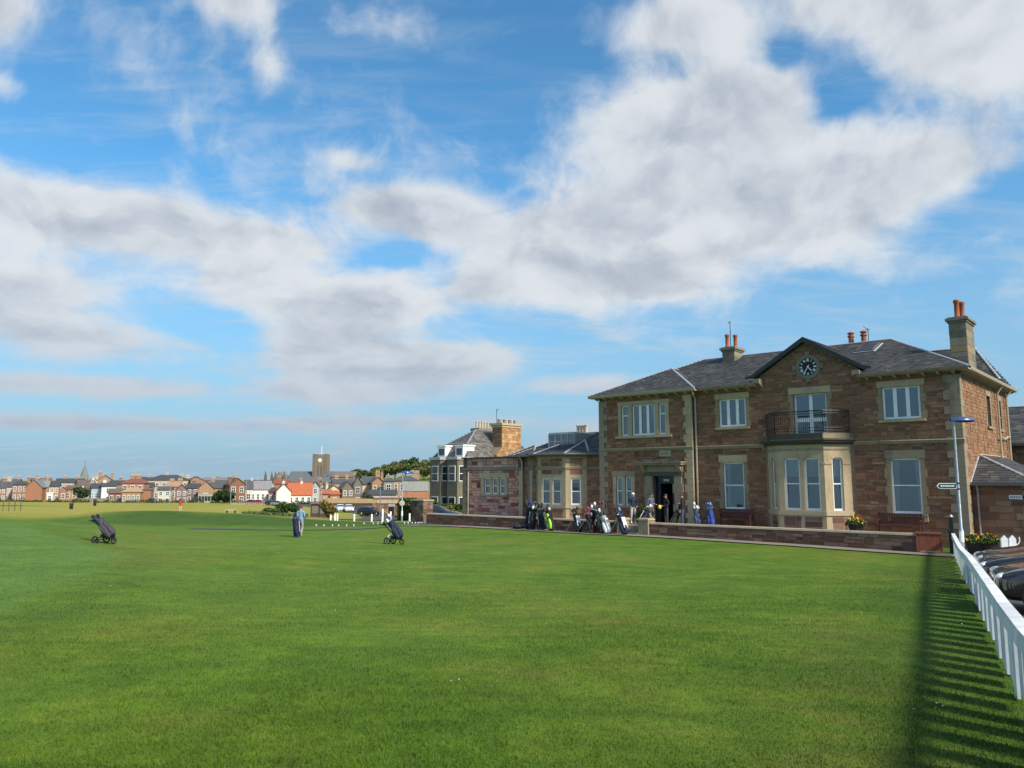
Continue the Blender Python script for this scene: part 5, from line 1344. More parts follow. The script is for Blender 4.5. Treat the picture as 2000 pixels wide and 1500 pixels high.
town = [
 # name, label, x0, x1, ybase, yeave, yridge, D, depth, wall, roof, kind, (win), chimneys, rot
 ('house', 'pinkish stone terrace house at the far left edge of the town', -14, 8, 972, 953, 941, 290, 9, RSD, SLT, 'side', (3, 2), ((.8, 1.2, 3),), .05),
 ('house', 'grey terrace with two white dormers left of the brick gable', 8, 25, 972, 951, 940, 294, 9, (.50, .47, .42), SLT, 'side', (2, 2), ((.3, 1.4, 4),), .03),
 ('house', 'tall pinkish bay-fronted house beside the big brick gable', 25, 50, 972, 947, 941, 290, 10, RSD, SLB, 'hip', (3, 2), ((.9, 1.6, 2),), -.05),
 ('house', 'broad orange brick gable end with a stepped top and no windows', 50, 79, 971, 952, 937, 282, 14, BRK, (.20, .22, .22), 'gable', (0, 0), ((.5, .4, 3),), -.12),
 ('house', 'grey-roofed wing tucked against the right of the brick gable', 79, 91, 970, 951, 940, 288, 9, SND, (.22, .25, .25), 'side', (1, 2), ((.6, 1.2, 1),), -.05),
 ('house', 'orange house with dark slate roof and a round-headed dormer', 91, 112, 970, 950, 940, 292, 9, (.48, .34, .22), SLB, 'side', (3, 2), (), .05),
 ('house', 'long dark-roofed block of brown flats left of the grey spire', 110, 155, 965, 942, 935, 330, 11, (.40, .29, .24), SLB, 'side', (6, 2), ((.3, 1.0, 3), (.75, 1, 3)), .0),
 ('house', 'small red gabled cottage in front of the brown flats', 117, 129, 969, 958, 951, 284, 7, RSD, RED_T, 'gable', (1, 1), (), .1),
 ('house', 'orange gabled house with lean-to below the brown flats', 128, 149, 969, 955, 949, 286, 8, ORG, BRN_T, 'side', (2, 1), (), -.1),
 ('garage', 'tiny white garage with dark door among the orange houses', 92, 102, 970, 964, 962, 275, 5, WHT, WHT, 'flat', (1, 1), (), .0),
 ('house', 'cream rendered gable house right beneath the grey spire', 155, 184, 968, 947, 938, 300, 10, CRM, BRN_T, 'side', (0, 0), ((.95, 1.0, 2),), .25),
 ('house', 'pale blue terrace house next to the white house end', 179, 196, 968, 953, 945, 278, 8, PBL, SLB, 'side', (3, 1), (), .08),
 ('house', 'grey-blue rendered cottage with small windows left of the pale blue house', 165, 179, 968, 954, 946, 279, 8, (.40, .42, .44), BRN_T, 'side', (3, 1), ((.9, .8, 2),), .08),
 ('house', 'bright white house end with one small upper window', 199, 224, 968, 950, 943, 276, 8, WHT, SLB, 'side', (1, 2), ((.2, .8, 2),), .1),
 ('house', 'tall orange brick villa with steep gable behind the white house', 191, 217, 960, 938, 928, 320, 12, ORG, SLT, 'gable', (3, 1), ((.15, 1.2, 3), (.95, 1.0, 2)), .1),
 ('house', 'dark slate-roofed house behind the white house end', 215, 240, 962, 946, 939, 300, 9, RSD, SLB, 'side', (2, 1), ((.7, 1.3, 2),), .05),
 ('house', 'low reddish cottage with broad dark roof beside the orange hotel', 212, 236, 974, 963, 955, 262, 8, (.30, .13, .12), BRN_T, 'side', (2, 1), (), -.1),
 ('hotel', 'big orange stone hotel with round-topped roof and four chimneys', 238, 278, 970, 944, 935, 285, 14, ORG, RED_T, 'hip', (3, 2), ((.35, 1.2, 4), (.62, 1.2, 4)), -.06),
 ('house', 'low orange pavilion with a row of cream windows before the hotel', 239, 272, 978, 961, 953, 256, 9, ORG, OCH, 'hip', (4, 1), (), -.06),
 ('house', 'small brick outbuilding with pale parapet right of the hotel', 276, 293, 977, 958, 956, 262, 7, BRK, SLT, 'flat', (0, 0), (), .0),
 ('house', 'dark-roofed link block between hotel and the mansard villa', 278, 296, 965, 952, 943, 300, 9, GRY, SLB, 'side', (2, 1), (), .0),
 ('villa', 'large stone villa with long dark mansard roof behind the orange gable', 289, 364, 965, 938, 928, 318, 14, (.46, .40, .32), SLB, 'hip', (6, 2), ((.45, .6, 4), (.8, .4, 4)), .04),
 ('house', 'orange house with pair of tall cream chimneys below the mansard villa', 319, 356, 972, 951, 941, 290, 9, ORG, ORG, 'hip', (3, 1), ((.4, .6, 4), (.8, .8, 4)), .05),
 ('house', 'white-bayed stone house behind the pale lamp pole', 308, 332, 977, 957, 951, 268, 8, (.60, .57, .53), SLT, 'side', (2, 2), (), .0),
 ('house', 'steep-gabled purple-grey house left of the sandstone restaurant', 344, 364, 977, 957, 946, 272, 8, (.24, .17, .18), BRN_T, 'gable', (2, 2), (), .1),
 ('house', 'dark narrow house with pale quoins beside the sandstone restaurant', 364, 386, 977, 953, 945, 276, 9, (.20, .16, .15), SLB, 'side', (2, 2), ((.5, 1.2, 2),), .0),
 ('house', 'red-gabled rooftop rising behind the dark narrow house', 372, 396, 960, 938, 931, 320, 9, RSD, RED_T, 'gable', (2, 1), (), .2),
 ('house', 'sandstone house range with slate roof and white dormer, right wing', 411, 443, 981, 953, 941, 268, 9, ORG, SLT, 'side', (3, 1), ((.1, 1.0, 3),), .05),
 ('house', 'sandstone gable with a tall twin window above the glazed restaurant', 387, 415, 981, 954, 940, 265, 11, ORG, SLT, 'gable', (1, 1), (), .05),
 ('house', 'row of grey roofs and dormers above the sandstone house', 396, 442, 960, 938, 933, 330, 9, GRY, (.2, .2, .2), 'side', (5, 1), ((.6, .8, 3),), .0),
 ('house', 'tall dark brown gable house covered in shadowed stone', 448, 478, 983, 947, 934, 262, 10, (.25, .13, .09), BRN_T, 'gable', (2, 2), ((.1, .4, 2),), .25),
 ('house', 'grey slate gable with white skew right of the dark brown house', 478, 492, 981, 955, 938, 266, 9, (.62, .62, .60), SLT, 'side', (1, 1), ((.9, .6, 1),), .1),
 ('house', 'white-fronted shop house with long grey roof and end dormers', 490, 527, 981, 956, 940, 268, 9, WHT, (.26, .25, .25), 'side', (4, 1), (), .05),
 ('house', 'small dark-roofed porch building between white shop and white gable', 524, 540, 979, 961, 953, 262, 6, (.3, .16, .15), SLB, 'hip', (2, 1), (), .0),
 ('cottage', 'white harled gable cottage with orange pantile roof wing', 540, 567, 979, 960, 945, 254, 9, WHT, RED_T, 'gable', (0, 0), ((.5, .8, 1),), .1),
 ('cottage', 'orange pantiled cottage with low white wall and dormers', 563, 608, 979, 967, 944, 257, 9, WHT, PAN, 'side', (4, 1), ((.55, .6, 1),), .05),
 ('house', 'row of red brick gables and chimneys in front of the church', 535, 562, 965, 945, 937, 290, 8, BRK, RED_T, 'side', (2, 1), ((.3, 1.0, 2),), .0),
 ('house', 'orange brick house with cream window under the church roof', 562, 609, 960, 944, 940, 300, 8, BRK, RED_T, 'side', (4, 1), ((.5, .8, 2),), .0),
 ('house', 'blue-grey gabled house hard right of the pantiled cottage', 609, 622, 975, 950, 941, 262, 9, (.45, .47, .5), SLT, 'gable', (1, 2), (), .0),
 ('house', 'narrow pink-gabled house right of the blue-grey gable', 620, 632, 968, 947, 939, 280, 9, RSD, BRN_T, 'gable', (1, 2), ((.2, .6, 2),), .0),
 ('cottage', 'cream crow-stepped gable cottage above the orange pantiled sheds', 640, 664, 972, 958, 948, 240, 9, CRM, BRN_T, 'gable', (0, 0), ((.1, .6, 1),), .3),
 ('cottage', 'low orange pantiled shed left of the cream cottage', 628, 645, 975, 964, 957, 230, 7, ORG, PAN, 'side', (1, 1), (), .0),
 ('cottage', 'low orange hipped shed in front of the cream cottage', 645, 662, 974, 966, 959, 225, 7, ORG, PAN, 'hip', (1, 1), (), .0),
 ('house', 'pair of dark twin gables right of the cream cottage', 690, 707, 973, 947, 931, 245, 10, (.20, .18, .17), SLT, 'gable', (1, 2), ((.1, .5, 1),), .1),
 ('house', 'dark gabled house with white bargeboards above the stone yard wall', 668, 690, 974, 955, 941, 240, 9, (.21, .17, .14), BRN_T, 'gable', (2, 2), (), .2),
 ('house', 'pale yellow house with steep slate roof before the wooded hill', 706, 728, 972, 946, 931, 248, 10, CRM, SLT, 'side', (2, 1), (), .0),
 ('house', 'orange gabled stone house with twin red chimneys below the hill', 726, 750, 972, 943, 932, 242, 10, ORG, BRN_T, 'gable', (2, 2), ((.55, 1.6, 3), (.9, 1.2, 1)), .15),
 ('villa', 'grey stone villa with shallow roof and white-framed bay', 749, 768, 970, 940, 934, 232, 12, GRY, SLT, 'hip', (1, 2), ((.4, .9, 1),), .0),
 ('villa', 'flat-fronted pale villa with big cream chimney on the right', 767, 816, 970, 939, 931, 236, 12, SND, SLT, 'hip', (4, 2), ((.88, 1.4, 6), (.35, .8, 2)), .0),
 ('shed', 'low slate-roofed sheds with white doors below the grey villa', 722, 773, 975, 966, 958, 205, 6, (.55, .54, .52), SLB, 'side', (3, 1), (), .0),
]
# roofs of the streets behind, showing between and above the front row
town += [
 ('house', 'muted grey roof with three chimneys behind the pinkish terrace', 2, 34, 960, 943, 936, 345, 9, (.36, .31, .27), SLT, 'side', (3, 1), ((.2, 1.2, 3), (.55, 1.0, 2), (.9, 1.2, 3)), 0.0),
 ('house', 'brown roof and chimney just behind the stepped brick gable', 66, 98, 960, 942, 934, 350, 9, (.38, .26, .2), BRN_T, 'side', (3, 1), ((.3, 1.4, 2), (.8, 1.0, 3)), .2),
 ('house', 'pale gabled back-street house right of the grey spire', 168, 192, 960, 942, 933, 360, 9, (.52, .46, .38), SLT, 'gable', (2, 1), ((.8, .8, 2),), .1),
 ('house', 'slate-roofed house with twin stacks behind the hotel', 262, 292, 958, 940, 932, 350, 9, (.40, .33, .28), SLB, 'side', (3, 1), ((.15, 1.0, 4), (.85, 1.0, 4)), .0),
 ('house', 'cream back-street house between mansard villa and restaurant gable', 352, 380, 960, 941, 934, 340, 9, (.56, .49, .38), (.15, .14, .14), 'hip', (3, 1), ((.5, 1.2, 3),), .1),
 ('house', 'brown pyramid-roofed house above the dark brown gable', 438, 462, 958, 937, 931, 345, 9, (.42, .34, .26), (.26, .19, .13), 'hip', (2, 1), ((.9, 1.0, 2),), .0),
 ('house', 'long low grey roof behind the white shop house', 486, 538, 960, 943, 938, 340, 9, (.42, .40, .38), SLB, 'side', (5, 1), ((.3, 1.0, 2), (.7, .9, 2)), .0),
 ('house', 'stone house with red chimneys left of the wooded hill', 650, 690, 962, 944, 936, 300, 9, (.40, .30, .23), SLT, 'side', (3, 1), ((.2, 1.0, 3), (.7, 1.2, 2)), .1),
]
for i, t in enumerate(town):
    house(*t[:15], seed=i + 3)
# orange and grey walled hall to the right of the villas
h = house('hall', 'plain hall with grey sheet upper wall over an orange timber band', 786, 836, 973, 958, 940, 190, 8, (.45, .20, .12), (.36, .36, .36), 'flat', (0, 0), (), 0.0)
m = MB(); a, b = at(786, 958, 190), at(836, 958, 190); zt = at(800, 940, 190).z; zb = at(800, 959, 190).z; w = (b - a).length / 2
for i in range(16):
    m = MB(); m.box(-w + 2 * w * i / 16 + .02, -w + 2 * w * (i + 1) / 16 - .02, -.08, 0, 0, zb - h.location.z); m.build('timber_board', house_wall((.50, .23, .14)), h)
m = MB(); m.box(-w - .1, w + .1, -.2, .3, zb - h.location.z, zt - h.location.z); m.build('sheet_cladding', house_wall((.36, .37, .37)), h)
# dormers of the sandstone house and glazed restaurant front
g = thing('restaurant_front', 'glazed pale-green restaurant front along the foot of the sandstone house', 'shopfront', at(411, 981, 262) + Vector((0, 0, -.3)), 0)
m = MB(); m.box(-4.2, 4.2, 0, 2.5, 0, .7); m.box(-4.2, 4.2, 0, 2.5, 2.3, 2.9); m.build('fascia', house_wall((.42, .46, .42)), g)
for i in range(8):
    m = MB(); x = -4.2 + i * 1.05; m.box(x + .06, x + .99, .1, .2, .7, 2.3); m.build('pane', P('far_pane'), g)
    m = MB(); m.box(x - .06, x + .06, .02, .3, .7, 2.3); m.build('mullion', house_wall((.42, .52, .46)), g)

# ------------------------------------------------------------------ churches
def church():
    D = 400; C = thing('church', 'old brown stone church with square clock tower and long slate roof', 'church', at(640, 985, D), 0)
    z0 = C.location.z
    L = lambda px, py: Vector((at(px, py, D).x - C.location.x, 0, at(px, py, D).z - z0))
    s = D / FPX; wl = house_wall((.24, .19, .14))
    tx0, tx1, zt = L(612.5, 887).x, L(638.5, 887).x, L(625, 890).z; tw = tx1 - tx0
    m = MB(); m.box(tx0, tx1, -1, tw - 1, 0, zt); tw_ = m.build('tower', wl, C)
    for x in (tx0, tx1 - .9):
        for y in (-1, tw - 1.9):
            q = MB(); q.box(x - .15, x + 1.05, y - .15, y + 1.05, zt - 12, zt + .9); q.build('buttress', house_wall((.20, .16, .12)), tw_)
    q = MB()
    for i in range(5): q.box(tx0 + 1.2 + i * (tw - 2) / 5, tx0 + 1.2 + i * (tw - 2) / 5 + .65, -1.1, -.7, zt, zt + .7)
    q.build('battlement', wl, tw_)
    cx = (tx0 + tx1) / 2 + .2; q = MB(); n = 20; zc_ = L(626, 899).z
    q.add([(cx + .95 * math.sin(6.2832 * i / n), -1.2, zc_ + .95 * math.cos(6.2832 * i / n)) for i in range(n)] + [(cx + .95 * math.sin(6.2832 * i / n), -1.0, zc_ + .95 * math.cos(6.2832 * i / n)) for i in range(n)],
          [tuple(range(n - 1, -1, -1))] + [(i, (i + 1) % n, n + (i + 1) % n, n + i) for i in range(n)]); q.build('clock_dial', P('white_paint'), tw_)
    for dx in (-1.25, .45):
        q = MB(); q.prism([(cx + dx, -1.08, zt - 10), (cx + dx + .8, -1.08, zt - 10), (cx + dx + .8, -1.08, zt - 5.4), (cx + dx + .4, -1.08, zt - 4.6), (cx + dx, -1.08, zt - 5.4)], (0, .1, 0)); q.build('belfry_louvre', P('lead_dark'), tw_)
    q = MB(); q.tube([(cx, 2, zt), (cx, 2, zt + 5.2)], [.2, .12], 6); q.build('flagpole', P('white_paint'), tw_)
    # nave, aisles
    n0, n1 = L(565, 922).x, L(650, 922).x; ze, zr = L(600, 943).z, L(600, 921.5).z; dp = 13
    q = MB(); q.box(n0, n1, -4, -4 + dp, 0, ze); nv = q.build('nave', wl, C)
    q = MB(); q.prism([(n0, -4.4, ze), (n1, -4.4, ze), (n1, -4 + dp / 2, zr), (n0, -4 + dp / 2, zr)], (0, 0, .25)); q.prism([(n0, -3.6 + dp, ze), (n1, -3.6 + dp, ze), (n1, -4 + dp / 2, zr), (n0, -4 + dp / 2, zr)], (0, 0, .25)); q.build('nave_roof', roof_mat((.12, .14, .15)), C)
    c0, c1 = L(650, 921).x + .05, L(696, 921).x; zce = L(670, 932).z
    q = MB(); q.box(c0, c1, -3, 8, 0, zce); q.build('chancel', house_wall((.33, .24, .18)), C)
    q = MB(); q.prism([(c0, -3.4, zce), (c1, -3.4, zce), (c1, 2.5, L(670, 921.5).z), (c0, 2.5, L(670, 921.5).z)], (0, 0, .25)); q.build('chancel_roof', roof_mat((.19, .15, .125)), C)
    for i in range(5):
        q = MB(); x = c0 + 1.2 + i * (c1 - c0 - 2) / 5; q.prism([(x, -3.12, zce - 4.6), (x + .9, -3.12, zce - 4.6), (x + .9, -3.12, zce - 1.6), (x + .45, -3.12, zce - .8), (x, -3.12, zce - 1.6)], (0, .1, 0)); q.build('lancet_window', P('far_pane'), C)
    g0, g1 = L(538, 922).x, L(565, 922).x - .05; ga = L(553, 921).z; zg = L(553, 938).z
    q = MB(); q.box(g0, g1, -6, 6, 0, zg); q.prism([(g0, -6, zg), (g1, -6, zg), ((g0 + g1) / 2, -6, ga)], (0, 12, 0)); tr_ = q.build('transept', house_wall((.22, .21, .19)), C)
    for px in (526, 538, 545, 562):
        q = MB(); x = L(px, 925).x; zt_ = L(px, 923 if px != 526 else 922).z; y = -6.6; q.box(x - .55, x + .55, y, y + 1, 0, zt_ - 2.5); q.add([(x - .6, y, zt_ - 2.5), (x + .6, y, zt_ - 2.5), (x + .6, y + 1.1, zt_ - 2.5), (x - .6, y + 1.1, zt_ - 2.5), (x, y + .5, zt_ + 1)], [(0, 1, 4), (1, 2, 4), (2, 3, 4), (3, 0, 4)]); q.build('pinnacle', house_wall((.13, .13, .12)), C)
    for i in range(3):
        q = MB(); x = g0 + 1 + i * (g1 - g0 - 2) / 3; q.prism([(x, -6.1, zg - 5), (x + 1.2, -6.1, zg - 5), (x + 1.2, -6.1, zg - 1), (x + .6, -6.1, zg + .2), (x, -6.1, zg - 1)], (0, .1, 0)); q.build('tall_window', P('far_pane'), C)
church()
def spire():
    D = 420; S = thing('spire_church', 'grey stone church spire rising above the dark-roofed flats', 'church', at(161, 985, D), R(20))
    z0 = S.location.z; zb, zs = at(161, 930, D).z - z0, at(161, 906, D).z - z0; w = 1.75
    m = MB(); m.box(-w, w, -w, w, 0, zb); t = m.build('tower', house_wall((.28, .27, .22)), S)
    for s in (-1, 1):
        q = MB(); q.prism([(s * .75 - .35, -w - .05, zb - 4.5), (s * .75 + .35, -w - .05, zb - 4.5), (s * .75 + .35, -w - .05, zb - 1.6), (s * .75, -w - .05, zb - 1), (s * .75 - .35, -w - .05, zb - 1.6)], (0, .1, 0)); q.build('belfry_louvre', P('lead_dark'), t)
    m = MB(); o = w + .15; n = 8
    vs = [((o * 1.08) * math.cos(R(22.5 + 45 * i)), (o * 1.08) * math.sin(R(22.5 + 45 * i)), zb) for i in range(n)] + [(0, 0, zs)]
    m.add(vs, [(i, (i + 1) % n, n) for i in range(n)] + [tuple(range(n - 1, -1, -1))]); m.build('spire', house_wall((.20, .225, .22)), S)
    m = MB(); m.tube([(0, 0, zs - .5), (0, 0, zs + 1.8)], .07, 5); m.build('finial', P('black_iron'), S)
spire()

# ------------------------------------------------------------------ the mansard house beyond the annex
def mansard():
    rg = random.Random(41); D = 86
    p = lambda px, py, d=D: at(px, py, d)
    base = ground(-3, 88)
    H = thing('mansard_house', 'tall brown stone house with mansard slates, white dormers and great orange chimney', 'house', (p(912, 990, 84).x, 84, base - .4), ANG)
    # in its own frame: x along the front (same turn as the clubhouse), y back
    S = math.cos(-ANG)
    def Z(py, d=D): return p(900, py, d).z - H.location.z
    ze, zm, zr = Z(898), Z(866), Z(836)
    W0, W1, dep = -5.6, 0.0, 11.6
    wl = house_wall((.25, .20, .145)); wl2 = house_wall((.21, .18, .13))
    m = MB(); m.box(W0, W1, 0, dep, 0, ze); m.build('wall', wl, H)
    m = MB(); m.box(W0 - .2, W1 + .2, -.25, dep + .2, ze, ze + .25); m.build('eaves_cornice', P('white_paint'), H)
    b = 1.15; polys = [[(W0, 0, ze + .25), (W1, 0, ze + .25), (W1 - b, b, zm), (W0 + b, b, zm)], [(W1, 0, ze + .25), (W1, dep, ze + .25), (W1 - b, dep - b, zm), (W1 - b, b, zm)], [(W0, dep, ze + .25), (W0, 0, ze + .25), (W0 + b, b, zm), (W0 + b, dep - b, zm)], [(W1, dep, ze + .25), (W0, dep, ze + .25), (W0 + b, dep - b, zm), (W1 - b, dep - b, zm)]]
    rm = (W0 + W1) / 2; e0, e1 = (rm, dep * .36, zr), (rm, dep * .64, zr); A, B, C_, D_ = (W0 + b, b, zm), (W1 - b, b, zm), (W1 - b, dep - b, zm), (W0 + b, dep - b, zm)
    polys += [[A, B, e0], [B, C_, e1, e0], [C_, D_, e1], [D_, A, e0, e1]]
    base_ = MB()
    for q in polys: base_.add([Vector(v) for v in q], [tuple(range(len(q)))])
    ro = base_.build('roof', P('lead_dark'), H); sm = MB()
    for q in polys: slates(sm, q, rg, .36, .26, [(.085, .083, .080), (.105, .10, .093), (.07, .07, .072), (.12, .115, .10)])
    sm.build('slates', P('slate'), ro, kind='stuff')
    for q in ((A, B), (B, C_), (e0, e1), (A, e0), (B, e0)): strip(ro, q[0], q[1], r=.07)
    for x in (-3.9, -1.1):
        d = MB(); d.box(x - .6, x + .6, -.15, 1.6, ze + .25, zm - .35); d.box(x - .7, x + .7, -.25, 1.7, zm - .35, zm - .2); dm = d.build('dormer', P('white_paint'), H)
        d = MB(); d.box(x - .42, x + .42, -.18, -.14, ze + .5, zm - .6); d.build('pane', P('far_pane'), dm)
    # two-storey bays with sash windows on the front
    for x in (-4.1, -1.4):
        d = MB(); d.prism([(x - 1.3, 0, 0), (x - .8, -.9, 0), (x + .8, -.9, 0), (x + 1.3, 0, 0)], (0, 0, ze - .02)); by = d.build('bay', wl2, H)
        d = MB(); d.prism([(x - 1.33, 0, ze - .02), (x - .9, -1.05, ze - .02), (x + .9, -1.05, ze - .02), (x + 1.33, 0, ze - .02)], (0, 0, .3)); d.build('bay_cornice', P('lead'), by)
        for z0, z1 in ((.9, 2.7), (Z(940), Z(910))):
            f1, f2 = frame_at(x - .8, -.9, 0), frame_at(x + .8, -.9, math.atan2(.9, .5))
            for fr, c, w in ((f1, .8, .5), (f2, .52, .34)):
                w_ = MB(); w_.box(c - w, c + w, -.05, .02, z0, z1, fr=fr); wn = w_.build('window', P('white_paint'), by)
                for za, zb in ((z0 + .1, (z0 + z1) / 2 - .04), ((z0 + z1) / 2 + .04, z1 - .08)):
                    q = MB(); q.box(c - w + .06, c + w - .06, -.065, -.045, za, zb, fr=fr); q.build('pane', P('far_pane'), wn)
        # sunlit window on the end wall
    for y in (2.0, 10.2):
        w_ = MB(); w_.box(W1, W1 + .06, y - .5, y + .5, Z(940), Z(912)); wn = w_.build('window', P('white_paint'), H)
        q = MB(); q.box(W1 + .05, W1 + .075, y - .4, y + .4, Z(938), Z(914)); q.build('pane', P('far_pane'), wn)
    # great chimney on the end wall
    y0, y1 = 5.3, 8.6; zc = Z(830, 84); zs = Z(870, 84)
    m = MB(); m.hexa([(W1 - 1.2, y0 - .9, ze - 3), (W1 + .3, y0 - .9, ze - 3), (W1 - 1.2, y1 + .9, ze - 3), (W1 + .3, y1 + .9, ze - 3), (W1 - 1.2, y0 - .9, ze + .6), (W1 + .3, y0 - .9, ze + .6), (W1 - 1.2, y1 + .9, ze + .6), (W1 + .3, y1 + .9, ze + .6)])
    m.hexa([(W1 - 1.2, y0 - .9, ze + .6), (W1 + .3, y0 - .9, ze + .6), (W1 - 1.2, y1 + .9, ze + .6), (W1 + .3, y1 + .9, ze + .6), (W1 - 1.2, y0, zs), (W1 + .3, y0, zs), (W1 - 1.2, y1, zs), (W1 + .3, y1, zs)])
    m.box(W1 - 1.2, W1 + .3, y0, y1, zs, zc); ch = m.build('chimney', P('mortar'), H)
    fr = frame_at(W1 + .3, y0, math.pi / 2); st = MB()
    pal = [((.50, .27, .12), 4), ((.42, .19, .09), 3), ((.55, .38, .20), 3), ((.46, .24, .11), 3)]
    for s in masonry(fr, 0, y1 - y0, zs, zc, [], pal, rg, ch=(.2, .32), lw=(.3, .8)) + masonry(frame_at(W1 + .3, y0 - .9, math.pi / 2), 0, y1 - y0 + 1.8, ze - 3, zs, [], pal, rg, top=lambda z: (0 if z < ze + .6 else .9 * (z - ze - .6) / (zs - ze - .6), 5.1 if z < ze + .6 else 5.1 - .9 * (z - ze - .6) / (zs - ze - .6))) + masonry(frame_at(W1 - 1.2, y0, 0), 0, 1.5, zs, zc, [], PAL_BROWN, rg): st.hexa(s[0], 0, s[1])
    st.build('stonework', P('rubble'), ch, kind='stuff')
    m = MB(); m.box(W1 - 1.3, W1 + .4, y0 - .1, y1 + .1, zc, zc + .25); m.box(W1 - 1.4, W1 + .5, y0 - .2, y1 + .2, zc + .25, zc + .5); m.build('chimney_cap', P('buff'), ch)
    for i in range(7):
        q = MB(); q.lathe([(.15, 0), (.12, .38), (.16, .42), (.11, .48)], 8, (W1 - .45, y0 + .25 + i * .46, zc + .5)); q.build('chimney_pot', P('cream_pot' if i % 2 else 'lead_dark'), ch)
    # second stack on the far end
    zc2 = Z(842, 92); m = MB(); m.box(W0 + .1, W0 + 1.2, 6.4, 9.2, ze, zc2); m.box(W0 - .05, W0 + 1.35, 6.25, 9.35, zc2, zc2 + .35); c2 = m.build('chimney', wl, H)
    for i in range(6):
        q = MB(); q.lathe([(.16, 0), (.13, .7), (.17, .74), (.12, .8)], 8, (W0 + .65, 6.6 + i * .48, zc2 + .35)); q.build('chimney_pot', P('cream_pot'), c2)
    q = MB(); q.tube([(W1 - .8, y0 + .3, zc), (W1 - .8, y0 + .3, zc + 2.2)], .03, 5); q.tube([(W1 - .8, y0 + .3, zc + 2.0), (W1 - .4, y0 + .3, zc + 2.15)], .025, 5); q.build('aerial_mast', P('black_iron'), H)
    return H
mansard()
house('house', 'dark grey stone house peeping out left of the mansard house', 838, 868, 985, 935, 929, 108, 9, (.17, .155, .15), SLB, 'side', (2, 2), (), ANG * .6, group='houses near the mansard house')

# wooded hill behind the town
for i, (px, py, D, h, w, tn) in enumerate([(700, 938, 460, 9, 9, G_MID), (722, 940, 500, 9, 10, G_SPRING), (735, 940, 520, 11, 12, G_MID), (752, 936, 520, 13, 15, G_SPRING), (770, 934, 520, 14, 16, G_SPRING), (790, 932, 520, 15, 18, G_SPRING), (808, 931, 515, 16, 17, G_MID), (826, 936, 500, 13, 14, G_SPRING), (846, 938, 480, 16, 14, G_SPRING), (864, 936, 500, 16, 16, G_SPRING), (640, 952, 470, 9, 9, G_DARK)]):
    p = at(px, py + 8, D)
    adj = ['small rounded', 'feathery pale', 'dark spreading', 'broad yellow-green', 'tall mid-green', 'tallest', 'dense dark', 'loose pale', 'thin spring-leaved', 'wide spring-leaved', 'lone dark'][i]
    plc = ['beside the church chancel', 'above the yellow house', 'behind the twin chimneys', 'left of the hilltop', 'on the hill slope', 'at the hilltop', 'right of the hilltop', 'over the grey hall', 'left of the mansard house', 'close behind the mansard house', 'half hidden by the church'][i]
    tree('%s tree %s' % (adj, plc), p, h, w, tn, 50 + i, n=3000, leaf=.55, group='trees on the wooded hill')
